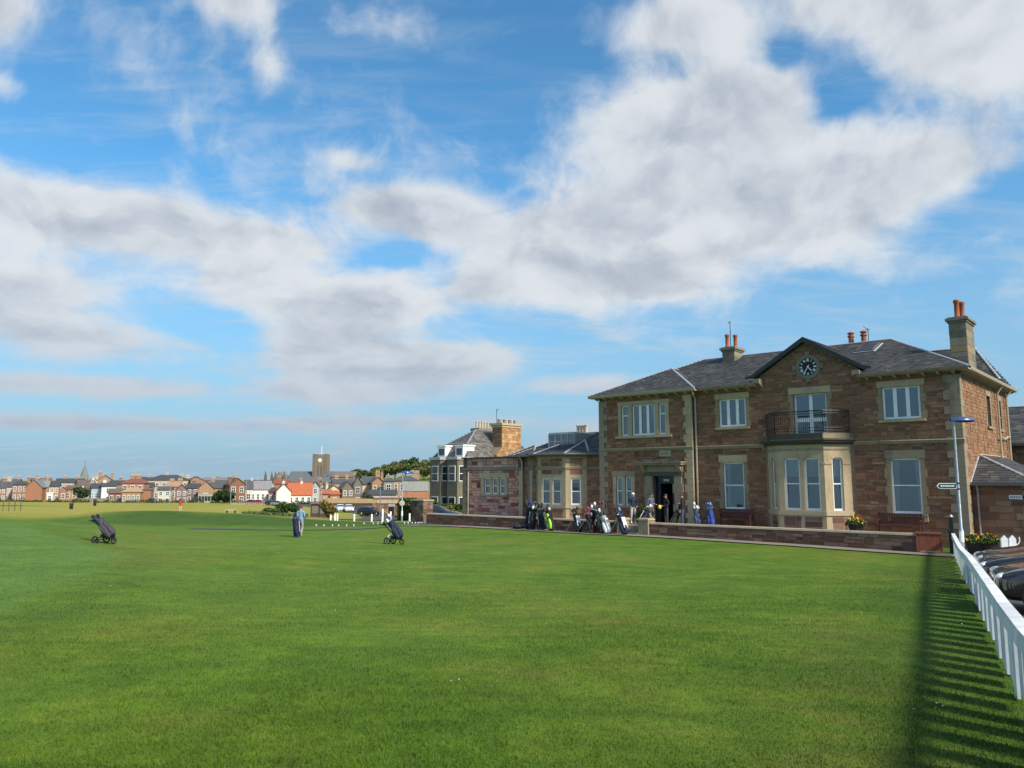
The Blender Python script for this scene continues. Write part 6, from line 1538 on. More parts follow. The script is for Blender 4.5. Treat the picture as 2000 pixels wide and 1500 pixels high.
# ------------------------------------------------------------------ yard wall, sheds and hedge by the road
def yard():
    D = 170; p0, p1 = at(628, 1000, D), at(742, 1000, D); z = ground(p0.x, D)
    W = thing('yard_wall', 'long ochre-topped stone wall behind the parked white cars', 'wall', (p0.x, D, z - .5), 0)
    L = p1.x - p0.x; zt = at(680, 973, D).z - W.location.z; zb = at(680, 983, D).z - W.location.z
    m = MB(); m.box(0, L, 0, .6, 0, zb); m.build('wall', house_wall((.10, .085, .075)), W)
    m = MB(); m.hexa([(0, -.15, zb), (L, -.15, zb), (0, 1.2, zb), (L, 1.2, zb), (0, 2.2, zt), (L, 2.2, zt - .3), (0, 4, zt), (L, 4, zt - .3)]); m.build('pantile_roof', roof_mat((.36, .235, .105)), W)
    D2 = 120; a, b = at(727, 1004, D2), at(781, 1004, D2); z2 = ground(a.x, D2)
    S = thing('stone_store', 'low rubble stone store with cream fascia and dark doorway by the road', 'building', (a.x, D2, z2 - .4), -.12)
    L = b.x - a.x; h1 = at(750, 983, D2).z - S.location.z; h2 = at(750, 976, D2).z - S.location.z
    m = MB(); m.box(0, L, 0, 5, 0, h1); m.build('wall', house_wall((.30, .20, .13)), S)
    m = MB(); m.box(L * .18, L + .1, -.12, 5.1, h1, h2); m.build('fascia', house_wall((.62, .52, .36)), S)
    m = MB(); m.box(-.1, L + .1, .3, 5.2, h2, h2 + .25); m.build('roof', roof_mat((.23, .12, .09)), S)
    m = MB(); m.box(L * .62, L * .8, -.06, .02, 0, h1 * .8); m.build('doorway', P('black_paint'), S)
    m = MB(); m.box(L * .60, L * .83, -.09, .02, h1 * .8, h1 * .95); m.build('lintel', house_wall((.6, .54, .44)), S)
    rg = random.Random(3); st = MB()
    for q in masonry(frame_at(0, 0, 0), 0, L * .6, .3, h1 - .02, [], [((.36, .22, .13), 4), ((.28, .17, .11), 3), ((.42, .29, .18), 2)], rg, ch=(.2, .34), lw=(.3, .7)): st.hexa(q[0], 0, q[1])
    st.build('stonework', P('rubble'), S, kind='stuff')
    # hedge and the pier beside it
    D3 = 84; a, b = at(788, 1006, D3), at(906, 1000, 74)
    H = thing('hedge', 'clipped green hedge running beside the mansard house garden', 'hedge', (a.x, a.y, ground(a.x, a.y)), math.atan2(b.y - a.y, b.x - a.x))
    L = math.hypot(b.x - a.x, b.y - a.y); g = np.random.default_rng(2)
    n = 14000; x = g.random(n) * L; hh = np.interp(x / L, [0, .12, .35, .55, .6, 1], [1.9, 2.35, 2.1, 1.9, 1.75, 1.9]) + .10 * np.sin(x * 2.1)
    f = g.random(n); face = g.integers(0, 3, n); yy = np.where(face == 0, -.75 + .12 * g.normal(size=n), np.where(face == 1, .75, g.random(n) * 1.5 - .75)); zz = np.where(face == 2, hh + .06 * g.normal(size=n), f * hh)
    tn = G_MID + G_DARK + [(.10, .15, .025)]
    leaf_cloud('foliage', np.stack([x, yy, zz], -1), .10, tn, H, seed=2)
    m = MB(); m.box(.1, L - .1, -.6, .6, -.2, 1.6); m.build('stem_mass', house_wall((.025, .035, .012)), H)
    # gorse-like clump with yellow growth in front of the hedge
    for lab, px, py, d, w, h, tn, sd in (('golden shrub at the middle of the garden hedge', 868, 992, 74, 2.2, 1.4, [(.22, .20, .03), (.12, .14, .03), (.16, .13, .03)], 5),
                                         ('dark green shrub against the foot of the pink annex wall', 928, 1004, 59, 1.6, .8, G_DARK, 6),
                                         ('dark bush beside the road left of the white posts', 562, 998, 110, 3.0, 1.9, G_DARK + G_MID, 7),
                                         ('low olive bush left of the dark roadside bush', 530, 999, 108, 2.6, 1.0, G_MID, 8),
                                         ('orange-tinged shrub beside the road bins', 641, 1004, 95, 2.2, 2.2, [(.22, .14, .03), (.12, .11, .03), (.06, .08, .02)], 9),
                                         ('dark evergreen bush in front of the shed row', 712, 972, 178, 4.2, 3.2, G_DARK, 10),
                                         ('dark ivy bush covering the foot of the sandstone house', 437, 982, 240, 6, 4.5, G_DARK, 11),
                                         ('small round bush beside the blue terrace', 162, 969, 268, 5, 5, G_DARK + [(.10, .09, .09)], 12)):
        c = at(px, py, d); shrub(lab, (c.x, c.y, ground(c.x, c.y)), w, h, tn, sd, n=1500, leaf=.05 + d * .0012)
    # coarse grass along the road verge
    g = np.random.default_rng(8); n = 9000; X = -45 + g.random(n) * 36; Y = 84 + g.random(n) * 26
    ok = (X > -.42 * Y + 8) & (X < -.262 * Y) ; X, Y = X[ok], Y[ok]; Z = ground_np(X, Y)
    leaf_cloud('rough_grass', np.stack([X, Y, Z + .12 + .2 * g.random(len(X))], -1), .22, [(.06, .10, .035), (.09, .12, .05), (.045, .08, .03), (.12, .13, .06)], None, seed=9, aspect=.25, kind='stuff')
    # old pillar and side wall at the end of the garden wall
    c = at(836, 1023, 60)
    pr = thing('rubble_pier', 'rough rubble stone pier ending the garden wall near the hedge', 'pier', (c.x - .7, c.y + 2, ground(c.x, c.y) - .1), ANG)
    rg = random.Random(9); m = MB(); m.box(-.7, .7, -.5, .5, 0, 1.75); m.build('core', P('mortar'), pr); st = []
    for fr, L in ((frame_at(-.7, -.5, 0), 1.4), (frame_at(.7, -.5, math.pi / 2), 1.0)): st += masonry(fr, 0, L, 0, 1.74, [], PAL_WALL + [((.30, .24, .17), 5)], rg, lw=(.25, .6))
    lay_stones(st, pr, P('rubble'))
    m = MB(); m.box(-.78, .78, -.58, .58, 1.75, 1.86); m.build('cap', P('coping'), pr)
yard()
def edge_scrub():
    g = np.random.default_rng(31); P_ = []
    for px in np.arange(-10, 640, 4.0):
        if g.random() < .45: continue
        D = 256 - 14 * max(0, (px - 420)) / 220 + g.normal() * 2; x = (px - 1000) / FPX * D; z = ground(x, D); w, h = .8 + 1.4 * g.random(), .5 + 1.3 * g.random() ** 2
        n = 60; d = g.normal(size=(n, 3)); d /= np.linalg.norm(d, axis=1)[:, None]; P_.append(np.array([x, D, z + h * .4]) + d * np.array([w, w, h * .6]) * (.5 + .5 * g.random((n, 1))))
    leaf_cloud('scrub', np.concatenate(P_), .24, G_DARK + G_MID + [(.10, .08, .05), (.07, .06, .05)], None, seed=31, kind='stuff')
edge_scrub()

# ------------------------------------------------------------------ vehicles
def car(label, loc, rz, paint, group=None, scale=1.0, name='parked_car'):
    """hatchback, nose towards local -Y, lofted from cross-sections"""
    T = thing(name, label, 'car', loc, rz, group)
    # y, half width low, half width belt, half width roof, z sill, z belt, z top
    S = [(-2.08, .50, .60, .52, .36, .56, .60), (-2.02, .70, .76, .66, .24, .62, .70), (-1.80, .80, .84, .70, .20, .70, .80), (-1.45, .84, .87, .72, .20, .76, .88), (-1.0, .86, .89, .74, .20, .82, .95), (-.72, .86, .89, .72, .20, .86, 1.02),
         (-.15, .86, .89, .62, .20, .90, 1.36), (.35, .86, .89, .60, .20, .92, 1.46), (1.0, .86, .89, .59, .20, .94, 1.46), (1.55, .85, .88, .58, .22, .96, 1.38), (1.95, .82, .86, .60, .26, .96, 1.08), (2.12, .70, .78, .56, .34, .86, .95)]
    k = 14; vs = []
    def ring(s):
        y, a, b, c, z0, zb, zt = s
        half = [(0, z0), (a * .8, z0), (a, z0 + .10), (b, (z0 + zb) / 2), (b, zb), (c + (b - c) * .35, zb + (zt - zb) * .62), (c, zt - .03), (c * .55, zt)]
        pts = [(x, y, z) for x, z in half] + [(-x, y, z) for x, z in reversed(half[1:])]
        pts.append((0, y, zt)); # crown line sits between the two last
        order = pts[:8] + [pts[-1]] + pts[8:-1]
        return order
    rings = [ring(s) for s in S]; n = len(rings[0]); m = MB()
    allv = [v for r in rings for v in r]; fs = []; mi = []
    for i in range(len(S) - 1):
        for j in range(n):
            f = (i * n + j, i * n + (j + 1) % n, (i + 1) * n + (j + 1) % n, (i + 1) * n + j); fs.append(f)
            glass = (j in (4, 5, 10, 11) and 5 <= i <= 9) or (j in (6, 7, 8, 9) and i in (5, 9))
            mi.append(1 if glass else 0)
    fs += [tuple(range(n - 1, -1, -1)), tuple((len(S) - 1) * n + j for j in range(n))]; mi += [0, 0]
    for f, q in zip(fs, mi): pass
    b = len(m.v); m.v.extend(allv); m.f.extend(fs); m.m.extend(mi); m.c.extend([(1, 1, 1)] * len(fs))
    bd = m.build('body', [P(paint), P('car_glass')], T, smooth=True)
    bm = bmesh.new(); bm.from_mesh(bd.data); bmesh.ops.recalc_face_normals(bm, faces=bm.faces); bm.to_mesh(bd.data); bm.free()
    sd = bd.modifiers.new('smooth', 'SUBSURF'); sd.levels = 2; sd.render_levels = 2
    for s in (-1, 1):
        for y in (-1.32, 1.28):
            w = MB(); prof = [(.31, -.1), (.335, -.07), (.335, .07), (.31, .1)]; nn = 18; pts = []
            for r, xx in prof:
                for j in range(nn): t = 6.2832 * j / nn; pts.append((s * .80 + xx, y + r * math.cos(t), .335 + r * math.sin(t)))
            fs = [(i * nn + j, i * nn + (j + 1) % nn, (i + 1) * nn + (j + 1) % nn, (i + 1) * nn + j) for i in range(3) for j in range(nn)] + [tuple(range(nn)), tuple(range(4 * nn - 1, 3 * nn - 1, -1))]
            w.add(pts, fs); wl = w.build('wheel', P('rubber'), T)
            r_ = MB(); xo = s * .905
            for j in range(5):
                t = 6.2832 * j / 5; c, q = math.cos(t), math.sin(t)
                r_.add([(xo, y + .05 * -q, .335 + .05 * c), (xo, y + .21 * c - .03 * q, .335 + .21 * q + .03 * c), (xo, y + .21 * c + .03 * q, .335 + .21 * q - .03 * c), (xo, y + .05 * q, .335 - .05 * c)], [(0, 1, 2, 3)])
            r_.tube([(xo, y + .22 * math.cos(6.2832 * j / 16), .335 + .22 * math.sin(6.2832 * j / 16)) for j in range(17)], .018, 5); r_.build('rim', P('alloy'), wl)
        h = MB(); mt = Matrix.Rotation(s * -.62, 3, 'Z') @ Matrix.Rotation(.25, 3, 'X')
        h.ell((s * .60, -1.915, .66), (.20, .085, .075), 14, 8, mat=mt); h.build('headlight', P('headlight'), T, smooth=True)
        h = MB(); h.ell((s * .98, -.42, .96), (.10, .07, .07), 10, 6); h.build('wing_mirror', P(paint), T, smooth=True)
        h = MB(); h.ell((s * .66, 2.03, .80), (.14, .05, .09), 10, 6); h.build('tail_light', P('car_red'), T, smooth=True)
    g = MB(); g.box(-.44, .44, -2.085, -2.0, .50, .60); g.box(-.5, .5, -2.075, -1.98, .30, .42); g.build('grille', P('car_trim'), T)
    g = MB(); g.box(-.26, .26, -2.10, -2.08, .42, .53); g.build('number_plate', P('white_paint'), T)
    e = MB(); e.tube([(.065 * math.cos(6.2832 * j / 18), -2.05 - .0, .635 + .05 * math.sin(6.2832 * j / 18)) for j in range(19)], .009, 5); e.tube([(-.03, -2.05, .60), (-.015, -2.05, .67)], .008, 5); e.tube([(.03, -2.05, .67), (.015, -2.05, .60)], .008, 5); e.tube([(-.02, -2.05, .637), (.02, -2.05, .633)], .008, 5); e.build('badge', P('chrome'), T)
    w = MB(); w.tube([(-.5, -.80, 1.0), (.1, -.72, 1.03)], .012, 5); w.tube([(.0, -.80, 1.0), (.55, -.70, 1.03)], .012, 5); w.build('wiper', P('car_trim'), T)
    T.scale = (scale, scale, scale)
    return T
rzf = math.atan2(FN.y, FN.x) - math.pi / 2           # nose to the fence
for i, (s, w, lab) in enumerate(((15.7, 2.3, 'farthest of the three black cars nosed up to the white fence'), (12.15, 2.2, 'middle black car with ringed badge facing the white fence'), (8.7, 2.3, 'nearest black car behind the white fence, cut by the frame'))):
    q = fence_pt(s, w); car(lab, (q.x, q.y, ground(q.x, q.y) + .09), rzf, 'car_black', 'cars parked along the white fence')
for lab, px, py, D, pt, rz in (('white car parked left of its twin before the yard wall', 665, 998, 150, 'car_white', .35), ('white car parked right of its twin before the yard wall', 681, 999, 148, 'car_white', .3),
                          ('red car parked left of its neighbour by the white shop', 494, 985, 235, 'car_red', 1.3), ('red car parked beside the pale post near the white shop', 508, 985, 233, 'car_red', 1.4),
                          ('dark blue car parked right of the two red cars', 532, 987, 225, 'car_black', 1.5), ('silver car parked before the porch building', 543, 988, 220, 'car_silver', 1.5),
                          ('blue car parked in front of the mansard villa', 298, 979, 258, 'car_blue', .8), ('dark car half hidden behind the white posts', 725, 1003, 118, 'car_black', 1.2),
                          ('orange-red car behind the roadside bush', 646, 990, 160, 'car_red', 1.45), ('dark blue car behind the low wall by the hedge', 858, 1005, 66, 'car_blue', 1.45)):
    c = at(px, py, D); car(lab, (c.x, c.y, ground(c.x, c.y) + .05), rz, pt, 'cars parked towards the town')

# ------------------------------------------------------------------ white fence along the car park
def fence():
    Fc = thing('white_fence', 'white painted board fence between the lawn and car park', 'fence', (FA.x, FA.y, 0), math.atan2(FD.y, FD.x))
    s0, s1 = -8.0, FLEN; H = .84
    def gz(s): q = fence_pt(s); return ground(q.x, q.y)
    rg = random.Random(4)
    # top rail in bays, its face tilted a little to the lawn; local x runs along, +y is the lawn side
    bay = 2.45; s = s0
    while s < s1 - .05:
        e = min(s1, s + bay); a, b = gz(s) + H, gz(e) + H
        m = MB(); m.hexa([(s + .004, .052, a - .16), (e - .004, .052, b - .16), (s + .004, .088, a - .16), (e - .004, .088, b - .16), (s + .004, .02, a), (e - .004, .02, b), (s + .004, .07, a - .01), (e - .004, .07, b - .01)])
        m.build('top_rail', P('fence_paint'), Fc)
        m = MB(); m.hexa([(s + .004, -.045, a + .002), (e - .004, -.045, b + .002), (s + .004, .085, a + .002), (e - .004, .085, b + .002), (s + .004, -.045, a + .03), (e - .004, -.045, b + .03), (s + .004, .085, a + .024), (e - .004, .085, b + .024)])
        m.build('cap_rail', P('fence_paint'), Fc)
        m = MB(); m.box(s - .05, s + .05, -.13, -.05, gz(s) - .3, gz(s) + H - .12); m.build('post', P('fence_paint'), Fc)
        s = e
    s = s0 + .05; kk = 0
    while s < s1 - .2:
        w = rg.uniform(.34, .40); a, b = gz(s), gz(s + w); lo = rg.choice((.03, .05, .08, .12)); yo = .014 * (kk % 2); ln = rg.uniform(-.006, .006)
        m = MB(); m.hexa([(s + ln, .016, a + lo), (s + w + ln, .016, b + lo + .01), (s + ln, .034 + yo, a + lo), (s + w + ln, .034 + yo, b + lo + .01), (s, .016, a + H - .06), (s + w, .016, b + H - .06), (s, .034 + yo, a + H - .06), (s + w, .034 + yo, b + H - .06)])
        m.build('board', P('fence_paint'), Fc)
        s += w + rg.uniform(.22, .32); kk += 1
        if kk % 9 == 0: s += .0
fence()
q = fence_pt(FLEN + .25, -.05)
gp = thing('gate_post', 'dark green iron post at the far end of the white fence', 'post', (q.x, q.y, ground(q.x, q.y)), ANG)
m = MB(); m.box(-.10, .10, -.10, .10, -.1, .95); m.box(-.07, .07, -.07, .07, .95, 1.5); m.build('shaft', P('dark_green_post'), gp); m = MB(); m.lathe([(.05, 0), (.09, .04), (.06, .1), (.02, .13)], 10, (0, 0, 1.5)); m.build('finial', P('lead'), gp)
# wooden slatted box / bench back at the path end
c = FL(18.86, -3.5); wb = thing('slatted_panel', 'reddish-brown slatted wooden bin store at the end of the low wall', 'bin', (c.x, c.y, ground(c.x, c.y) + .02), ANG + .25)
for i in range(9):
    m = MB(); x = -.42 + i * .105; m.box(x - .048, x + .048, -.02, .02, .10, .80); m.build('slat', P('oxblood_wood'), wb)
    m = MB(); m.box(x - .048, x + .048, .48, .52, .10, .80); m.build('slat', P('oxblood_wood'), wb)
m = MB(); m.box(-.50, .50, -.06, .56, .80, .86); m.build('lid', P('oxblood_wood'), wb)
for x in (-.48, .44):
    for y in (-.03, .47):
        m = MB(); m.box(x, x + .05, y, y + .06, -.05, .80); m.build('leg', P('oxblood_wood'), wb)

# ------------------------------------------------------------------ lamp posts and signs
def lamp(label, loc, h, rz=0.0, sign=False, group='street lamps with blue heads', head=1.0):
    T = thing('street_lamp', label, 'lamp post', loc, rz, group)
    m = MB(); m.tube([(0, 0, -.2), (0, 0, 1.05), (0, 0, 1.1), (0, 0, h)], [.085, .085, .058, .04], 12); m.build('post', P('galv'), T, smooth=True)
    m = MB(); m.lathe([(.088, .55), (.088, .98)], 12); m.build('collar', P('white_paint'), T)
    m = MB(); L = .95 * head; n = 14; prof = []
    for i in range(9):
        t = i / 8; x = -.12 * head + t * L; w = .17 * head * math.sin(math.pi * min(1, .12 + t * .86)) + .03; top = .16 * head * math.sin(math.pi * min(1, .2 + t * .72)) + .015; prof.append((x, w, top))
    vs = []; 
    for x, w, tp in prof:
        for j in range(n):
            a = math.pi * j / (n - 1); vs.append((x, w * math.cos(a), h - .02 + tp * math.sin(a) + .02 * (x / L)))
    fs = [(i * n + j, i * n + j + 1, (i + 1) * n + j + 1, (i + 1) * n + j) for i in range(8) for j in range(n - 1)] + [tuple(range(n)), tuple(range(9 * n - 1, 8 * n - 1, -1))]
    m.add(vs, fs); m.build('lamp_head', P('lamp_blue'), T, smooth=True)
    m = MB(); m.ell((L * .45, 0, h - .03), (L * .40, .13 * head, .05), 14, 6); m.build('lens', P('car_glass'), T, smooth=True)
    if sign:
        z = 2.72; m = MB(); m.prism([(-.74, -.02, z), (-.84, -.02, z + .115), (-.74, -.02, z + .23), (-.06, -.02, z + .23), (-.06, -.02, z)], (0, .03, 0)); sg = m.build('finger_sign', P('white_paint'), T)
        m = MB(); m.prism([(-.73, -.026, z + .022), (-.805, -.026, z + .115), (-.73, -.026, z + .208), (-.08, -.026, z + .208), (-.08, -.026, z + .022)], (0, .004, 0)); m.build('sign_face', P('sign_green'), sg)
        m = MB(); m.prism([(-.70, -.032, z + .115), (-.63, -.032, z + .17), (-.63, -.032, z + .06)], (0, .004, 0))
        x = -.59
        for w in (.04, .03, .045, .03, .04, .03, .045, .035, .04): m.box(x, x + w * .8, -.032, -.027, z + .085, z + .145); x += w + .012
        m.build('lettering', P('white_paint'), sg)
        m = MB(); m.lathe([(.075, z - .03), (.075, z + .02)], 10); m.lathe([(.072, z + .21), (.072, z + .26)], 10); m.build('sign_clamp', P('black_iron'), T)
    return T
c = at(1880, 1072, 32.2); lamp('near street lamp with blue head and finger sign by the fence end', (c.x, c.y, ground(c.x, c.y)), 5.55, R(-8), True, head=1.05)
c = at(785, 1012, 74); lamp('street lamp with blue head and round sign beside the hedge', (c.x, c.y, ground(c.x, c.y)), 4.6, R(20), head=1.3)
m = MB(); m.lathe([(.02, 0), (.26, .01), (.26, .03), (.02, .04)], 16); o = m.build('road_sign', P('cloth_stone_cloth')); o.location = (c.x, c.y - .09, ground(c.x, c.y) + 1.75); o.rotation_euler = (math.pi / 2, 0, 0); tag(o, 'round pale road sign on the lamp post by the hedge', 'sign')
c = at(627, 1008, 118); lamp('distant street lamp with blue head near the roadside bins', (c.x, c.y, ground(c.x, c.y)), 6.0, R(30), head=1.3)
for i, (px, yt, yb, D, lab) in enumerate(((331, 949, 982, 240, 'pale pole in front of the white-bayed house'), (480, 938, 984, 236, 'tall thin pole beside the dark brown gable house'), (450, 948, 983, 236, 'pale pole at the left end of the picket row'), (607, 952, 1004, 112, 'slim pole left of the roadside bins'), (742, 950, 1004, 112, 'slim pole in front of the stone store'))):
    a = at(px, yb, D); z = ground(a.x, a.y); h = at(px, yt, D).z - z
    o = thing('lamp_pole', lab, 'pole', (a.x, a.y, z), 0, 'poles along the town road'); r = .02 + D * .0005
    m = MB(); m.tube([(0, 0, -.2), (0, 0, h)], [r, r * .7], 7); m.build('shaft', P('galv'), o); m = MB(); m.box(-.1, .5, -.08, .08, h - .02, h + .08); m.build('lamp_head', P('galv'), o)

# white posts and the row of small white markers by the road
for i, (px, yb, h) in enumerate(((654.5, 1011, .64), (659, 1011, .64), (692, 1012.5, .68), (726, 1015, .72), (747, 1021, 1.05), (763, 1013, .95), (800, 1015, .72), (813.5, 1021, 1.1), (646, 1006, .5))):
    D = {1.05: 66, 1.1: 64}.get(h, 76); a = at(px, yb, D); z = ground(a.x, a.y)
    lab = ['left of the close pair of white posts at the road edge', 'right of the close pair of white posts at the road edge', 'white post below the parked white cars', 'white post in front of the dark car', 'tall white post standing left of the dark golf trolley', 'white post seen just above the dark golf trolley', 'short white post between the trolley and the tallest post', 'tallest white post near the end of the garden wall', 'small white post beside the orange shrub'][i]
    o = thing('white_post', lab, 'post', (a.x, a.y, z), .3, 'white posts along the road edge'); m = MB(); m.box(-.07, .07, -.07, .07, -.1, h); m.hexa([(-.07, -.07, h), (.07, -.07, h), (-.07, .07, h), (.07, .07, h), (-.045, -.045, h + .04), (.045, -.045, h + .04), (-.045, .045, h + .04), (.045, .045, h + .04)]); m.build('shaft', P('white_paint'), o)
ORD = ('first second third fourth fifth sixth seventh eighth ninth tenth eleventh twelfth thirteenth fourteenth fifteenth sixteenth seventeenth eighteenth nineteenth twentieth '
       'twenty-first twenty-second twenty-third twenty-fourth').split()
mk = None
for i, (px, py) in enumerate(((617.5, 1027.5), (632.5, 1027.5), (649, 1027.3), (661.5, 1026.5), (677, 1025.5), (691, 1023.5), (711, 1022.5), (729, 1020.5), (738, 1021), (745, 1021.5), (790, 1022), (797, 1022.5), (805, 1022), (811, 1026), (816, 1024), (820, 1021.5), (824, 1023.5), (830, 1022.5))):
    D = 56.5 if px < 700 else 58.5; a = at(px, py, D); z = ground(a.x, a.y)
    if mk is None:
        m = MB(); m.lathe([(.025, -.05), (.025, .05), (.045, .06), (.052, .085), (.042, .115), (.015, .13)], 10); mk = m.build('white_marker', P('white_paint'), smooth=True); o = mk
    else: o = mk.copy(); link(o)
    o.location = (a.x, a.y, z); o.rotation_euler = (.0, 0, i)
    tag(o, '%s small white marker from the left in the row beside the lawn path' % ORD[i], 'marker', 'white markers along the lawn path')
pk = None
for i in range(24):
    px = 453 + i * 3.55; a = at(px, 984 + i * .18, 228); z = ground(a.x, a.y)
    if pk is None:
        m = MB(); m.box(-.12, .12, -.08, .08, -.1, .62); m.add([(-.12, -.08, .62), (.12, -.08, .62), (.12, .08, .62), (-.12, .08, .62), (0, 0, .8)], [(0, 1, 4), (1, 2, 4), (2, 3, 4), (3, 0, 4)]); pk = m.build('road_bollard', P('cream_paint')); o = pk
    else: o = pk.copy(); link(o)
    o.location = (a.x, a.y, z); tag(o, '%s little pale bollard from the left along the far fairway edge' % ORD[i], 'bollard', 'pale bollards along the far fairway')
# white pointed posts and planters at the car park corner
for i, (px, py, lab) in enumerate(((1963, 1080, 'left of two white pointed posts behind the black cars'), (1979, 1079, 'right of two white pointed posts, with a bent hook'))):
    a = at(px, py, 30.6); z = ground(a.x, a.y); o = thing('pointed_post', lab, 'post', (a.x, a.y, z), -.3, 'white pointed posts in the car park corner')
    m = MB(); m.box(-.115, .115, -.07, .07, -.1, .78); m.prism([(-.115, -.07, .78), (.115, -.07, .78), (0, -.07, .92)], (0, .14, 0)); m.build('shaft', P('white_paint'), o)
    if i: m = MB(); m.tube([(.11, 0, .55), (.2, 0, .58), (.25, 0, .7), (.24, 0, .85)], .02, 6); m.build('hook', P('white_paint'), o)
def planter(label, loc, r, h, seed, yellow=True, w=None, leaves=700, fl=38, spread=.35, fh=.35, group='tubs of flowers round the clubhouse'):
    T = thing('flower_tub', label, 'planter', loc, 0, group); rr = random.Random(seed); g = np.random.default_rng(seed)
    m = MB(); m.lathe([(r * .8, 0), (r, h * .9), (r * 1.06, h * .92), (r * 1.06, h), (r * .95, h), (r * .92, h * .9)], 16); m.build('tub', P('tarmac_tub'), T, smooth=True)
    n = leaves; a = g.random(n) * 6.283; q = np.sqrt(g.random(n)) * r * (1 + spread); pts = np.stack([q * np.cos(a), q * np.sin(a), h + fh * (1 - (q / (r * 1.4)) ** 2) * g.random(n)], -1)
    leaf_cloud('foliage', pts, .045, G_MID + G_DARK, T, seed=seed)
    for k, (cols, nn) in enumerate((([(.75, .42, .03), (.8, .55, .06), (.75, .62, .12)], fl), ([(.62, .18, .06), (.45, .05, .06)], fl // 3))):
        if not yellow: continue
        a = g.random(nn) * 6.283; q = np.sqrt(g.random(nn)) * r * (1 + spread * .8); pts = np.stack([q * np.cos(a), q * np.sin(a), h + fh * (1 - (q / (r * 1.5)) ** 2) * (.75 + .35 * g.random(nn))], -1)
        leaf_cloud('flower_head', pts, .045, cols, T, seed=seed + 9 + k, aspect=.9, kind='stuff')
    return T
c = at(1907, 1080, 32.6); planter('black tub of orange pansies right of the lamp post', (c.x, c.y, ground(c.x, c.y)), .36, .5, 3)
c = at(1932, 1078, 32.4); planter('black tub of orange and red flowers left of the pointed posts', (c.x, c.y, ground(c.x, c.y)), .36, .52, 4)
c = FL(15.25, -1.3, .45); planter('tub of yellow daffodils on the terrace beside the bay', c, .34, .38, 5, fl=55, fh=.5)
c = FL(3.35, -.75 - .28, .45); planter('dark tub of leafy green shrub left of the clubhouse door', c, .36, .42, 6, yellow=False, leaves=900, fh=.7, spread=.6)

# ------------------------------------------------------------------ benches, tee bench, rails, bins
def bench(label, loc, rz, L=1.7, mat='bench_wood'):
    T = thing('bench', label, 'bench', loc, rz, 'wooden benches on the terrace')
    for i in range(5):
        m = MB(); m.box(-L / 2, L / 2, -.44 + i * .085, -.44 + i * .085 + .07, .42, .445); m.build('seat_slat', P(mat), T)
    k = int(L / .085)
    for i in range(k):
        m = MB(); x = -L / 2 + .08 + i * (L - .16) / (k - 1); m.box(x - .027, x + .027, -.01, .015, .50, .87); m.build('back_slat', P(mat), T)
    m = MB(); m.box(-L / 2, L / 2, -.02, .03, .87, .95); m.box(-L / 2, L / 2, -.02, .03, .46, .5); m.build('back_rail', P(mat), T)
    for s in (-1, 1):
        for y, h in ((-.45, .62), (-.02, .95)):
            m = MB(); x = s * (L / 2 - .03); m.box(x - .03, x + .03, y, y + .06, 0, h); m.build('leg', P(mat), T)
        m = MB(); x = s * (L / 2 - .03); m.box(x - .04, x + .04, -.47, .02, .62, .655); m.build('armrest', P(mat), T)
bench('dark red slatted bench below the sash window left of the bay', FL(8.95, -.55, .45), ANG, 1.9)
bench('dark red slatted bench below the sash window right of the bay', FL(17.0, -.55, .45), ANG, 1.9)
a = at(451, 1001, 96); tb = thing('tee_bench', 'pale backless bench standing alone on the far fairway', 'bench', (a.x, a.y, ground(a.x, a.y)), .1)
m = MB(); m.box(-.6, .6, -.2, .2, .40, .48); m.build('seat', P('cloth_stone_cloth'), tb)
for s in (-.48, .48): m = MB(); m.box(s - .06, s + .06, -.16, .16, -.05, .40); m.build('leg', P('black_paint'), tb)
a = at(-6, 993, 70); rl = thing('post_and_rail', 'short dark post-and-rail barrier at the left edge of the links', 'rail', (a.x, a.y, ground(a.x, a.y) + .0), R(35))
for i in range(5): m = MB(); m.box(i * .45 - .035, i * .45 + .035, -.035, .035, -.1, .85); m.build('post', P('bark'), rl)
m = MB(); m.box(-.1, 1.9, -.03, .03, .78, .86); m.build('rail', P('bark'), rl); m = MB(); m.box(-.1, 1.9, -.03, .03, .45, .5); m.build('rail', P('bark'), rl)
for lab, px, py, D, w, h, mt in (('black litter bin standing alone on the far fairway', 140, 980, 145, .7, 1.15, 'black_paint'), ('dark notice box before the far boundary wall', 186, 974, 200, .8, 1.7, 'black_paint'),):
    a = at(px, py, D); T = thing('litter_bin', lab, 'bin', (a.x, a.y, ground(a.x, a.y)), .2); m = MB(); m.lathe([(w * .42, 0), (w * .5, h * .85), (w * .52, h * .87), (w * .45, h)], 12); m.build('body', P(mt), T); m = MB(); m.box(-w * .3, w * .3, -w * .56, -w * .3, h * .62, h * .8); m.build('slot', P('soil'), T)
for i, (px, w) in enumerate(((616, 1.2), (631, 1.0))):
    a = at(px, 1006, 104); T = thing('roadside_hut', ['dark timber notice shelter left of the distant blue lamp', 'narrow dark timber cabinet right of the distant blue lamp'][i], 'shelter', (a.x, a.y, ground(a.x, a.y)), .1)
    m = MB(); m.box(-w / 2, w / 2, -.3, .3, 0, 1.75); m.build('body', house_wall((.09, .07, .055)), T); m = MB(); m.prism([(-w / 2 - .1, -.42, 1.74), (w / 2 + .1, -.42, 1.74), (w / 2 + .1, 0, 2.0), (-w / 2 - .1, 0, 2.0)], (0, 0, .06)); m.prism([(-w / 2 - .1, .42, 1.74), (w / 2 + .1, .42, 1.74), (w / 2 + .1, 0, 2.0), (-w / 2 - .1, 0, 2.0)], (0, 0, .06)); m.build('roof', house_wall((.16, .10, .09)), T); m = MB(); m.box(-w * .35, w * .35, -.325, -.3, .55, 1.5); m.build('notice_panel', house_wall((.20, .18, .14)), T)
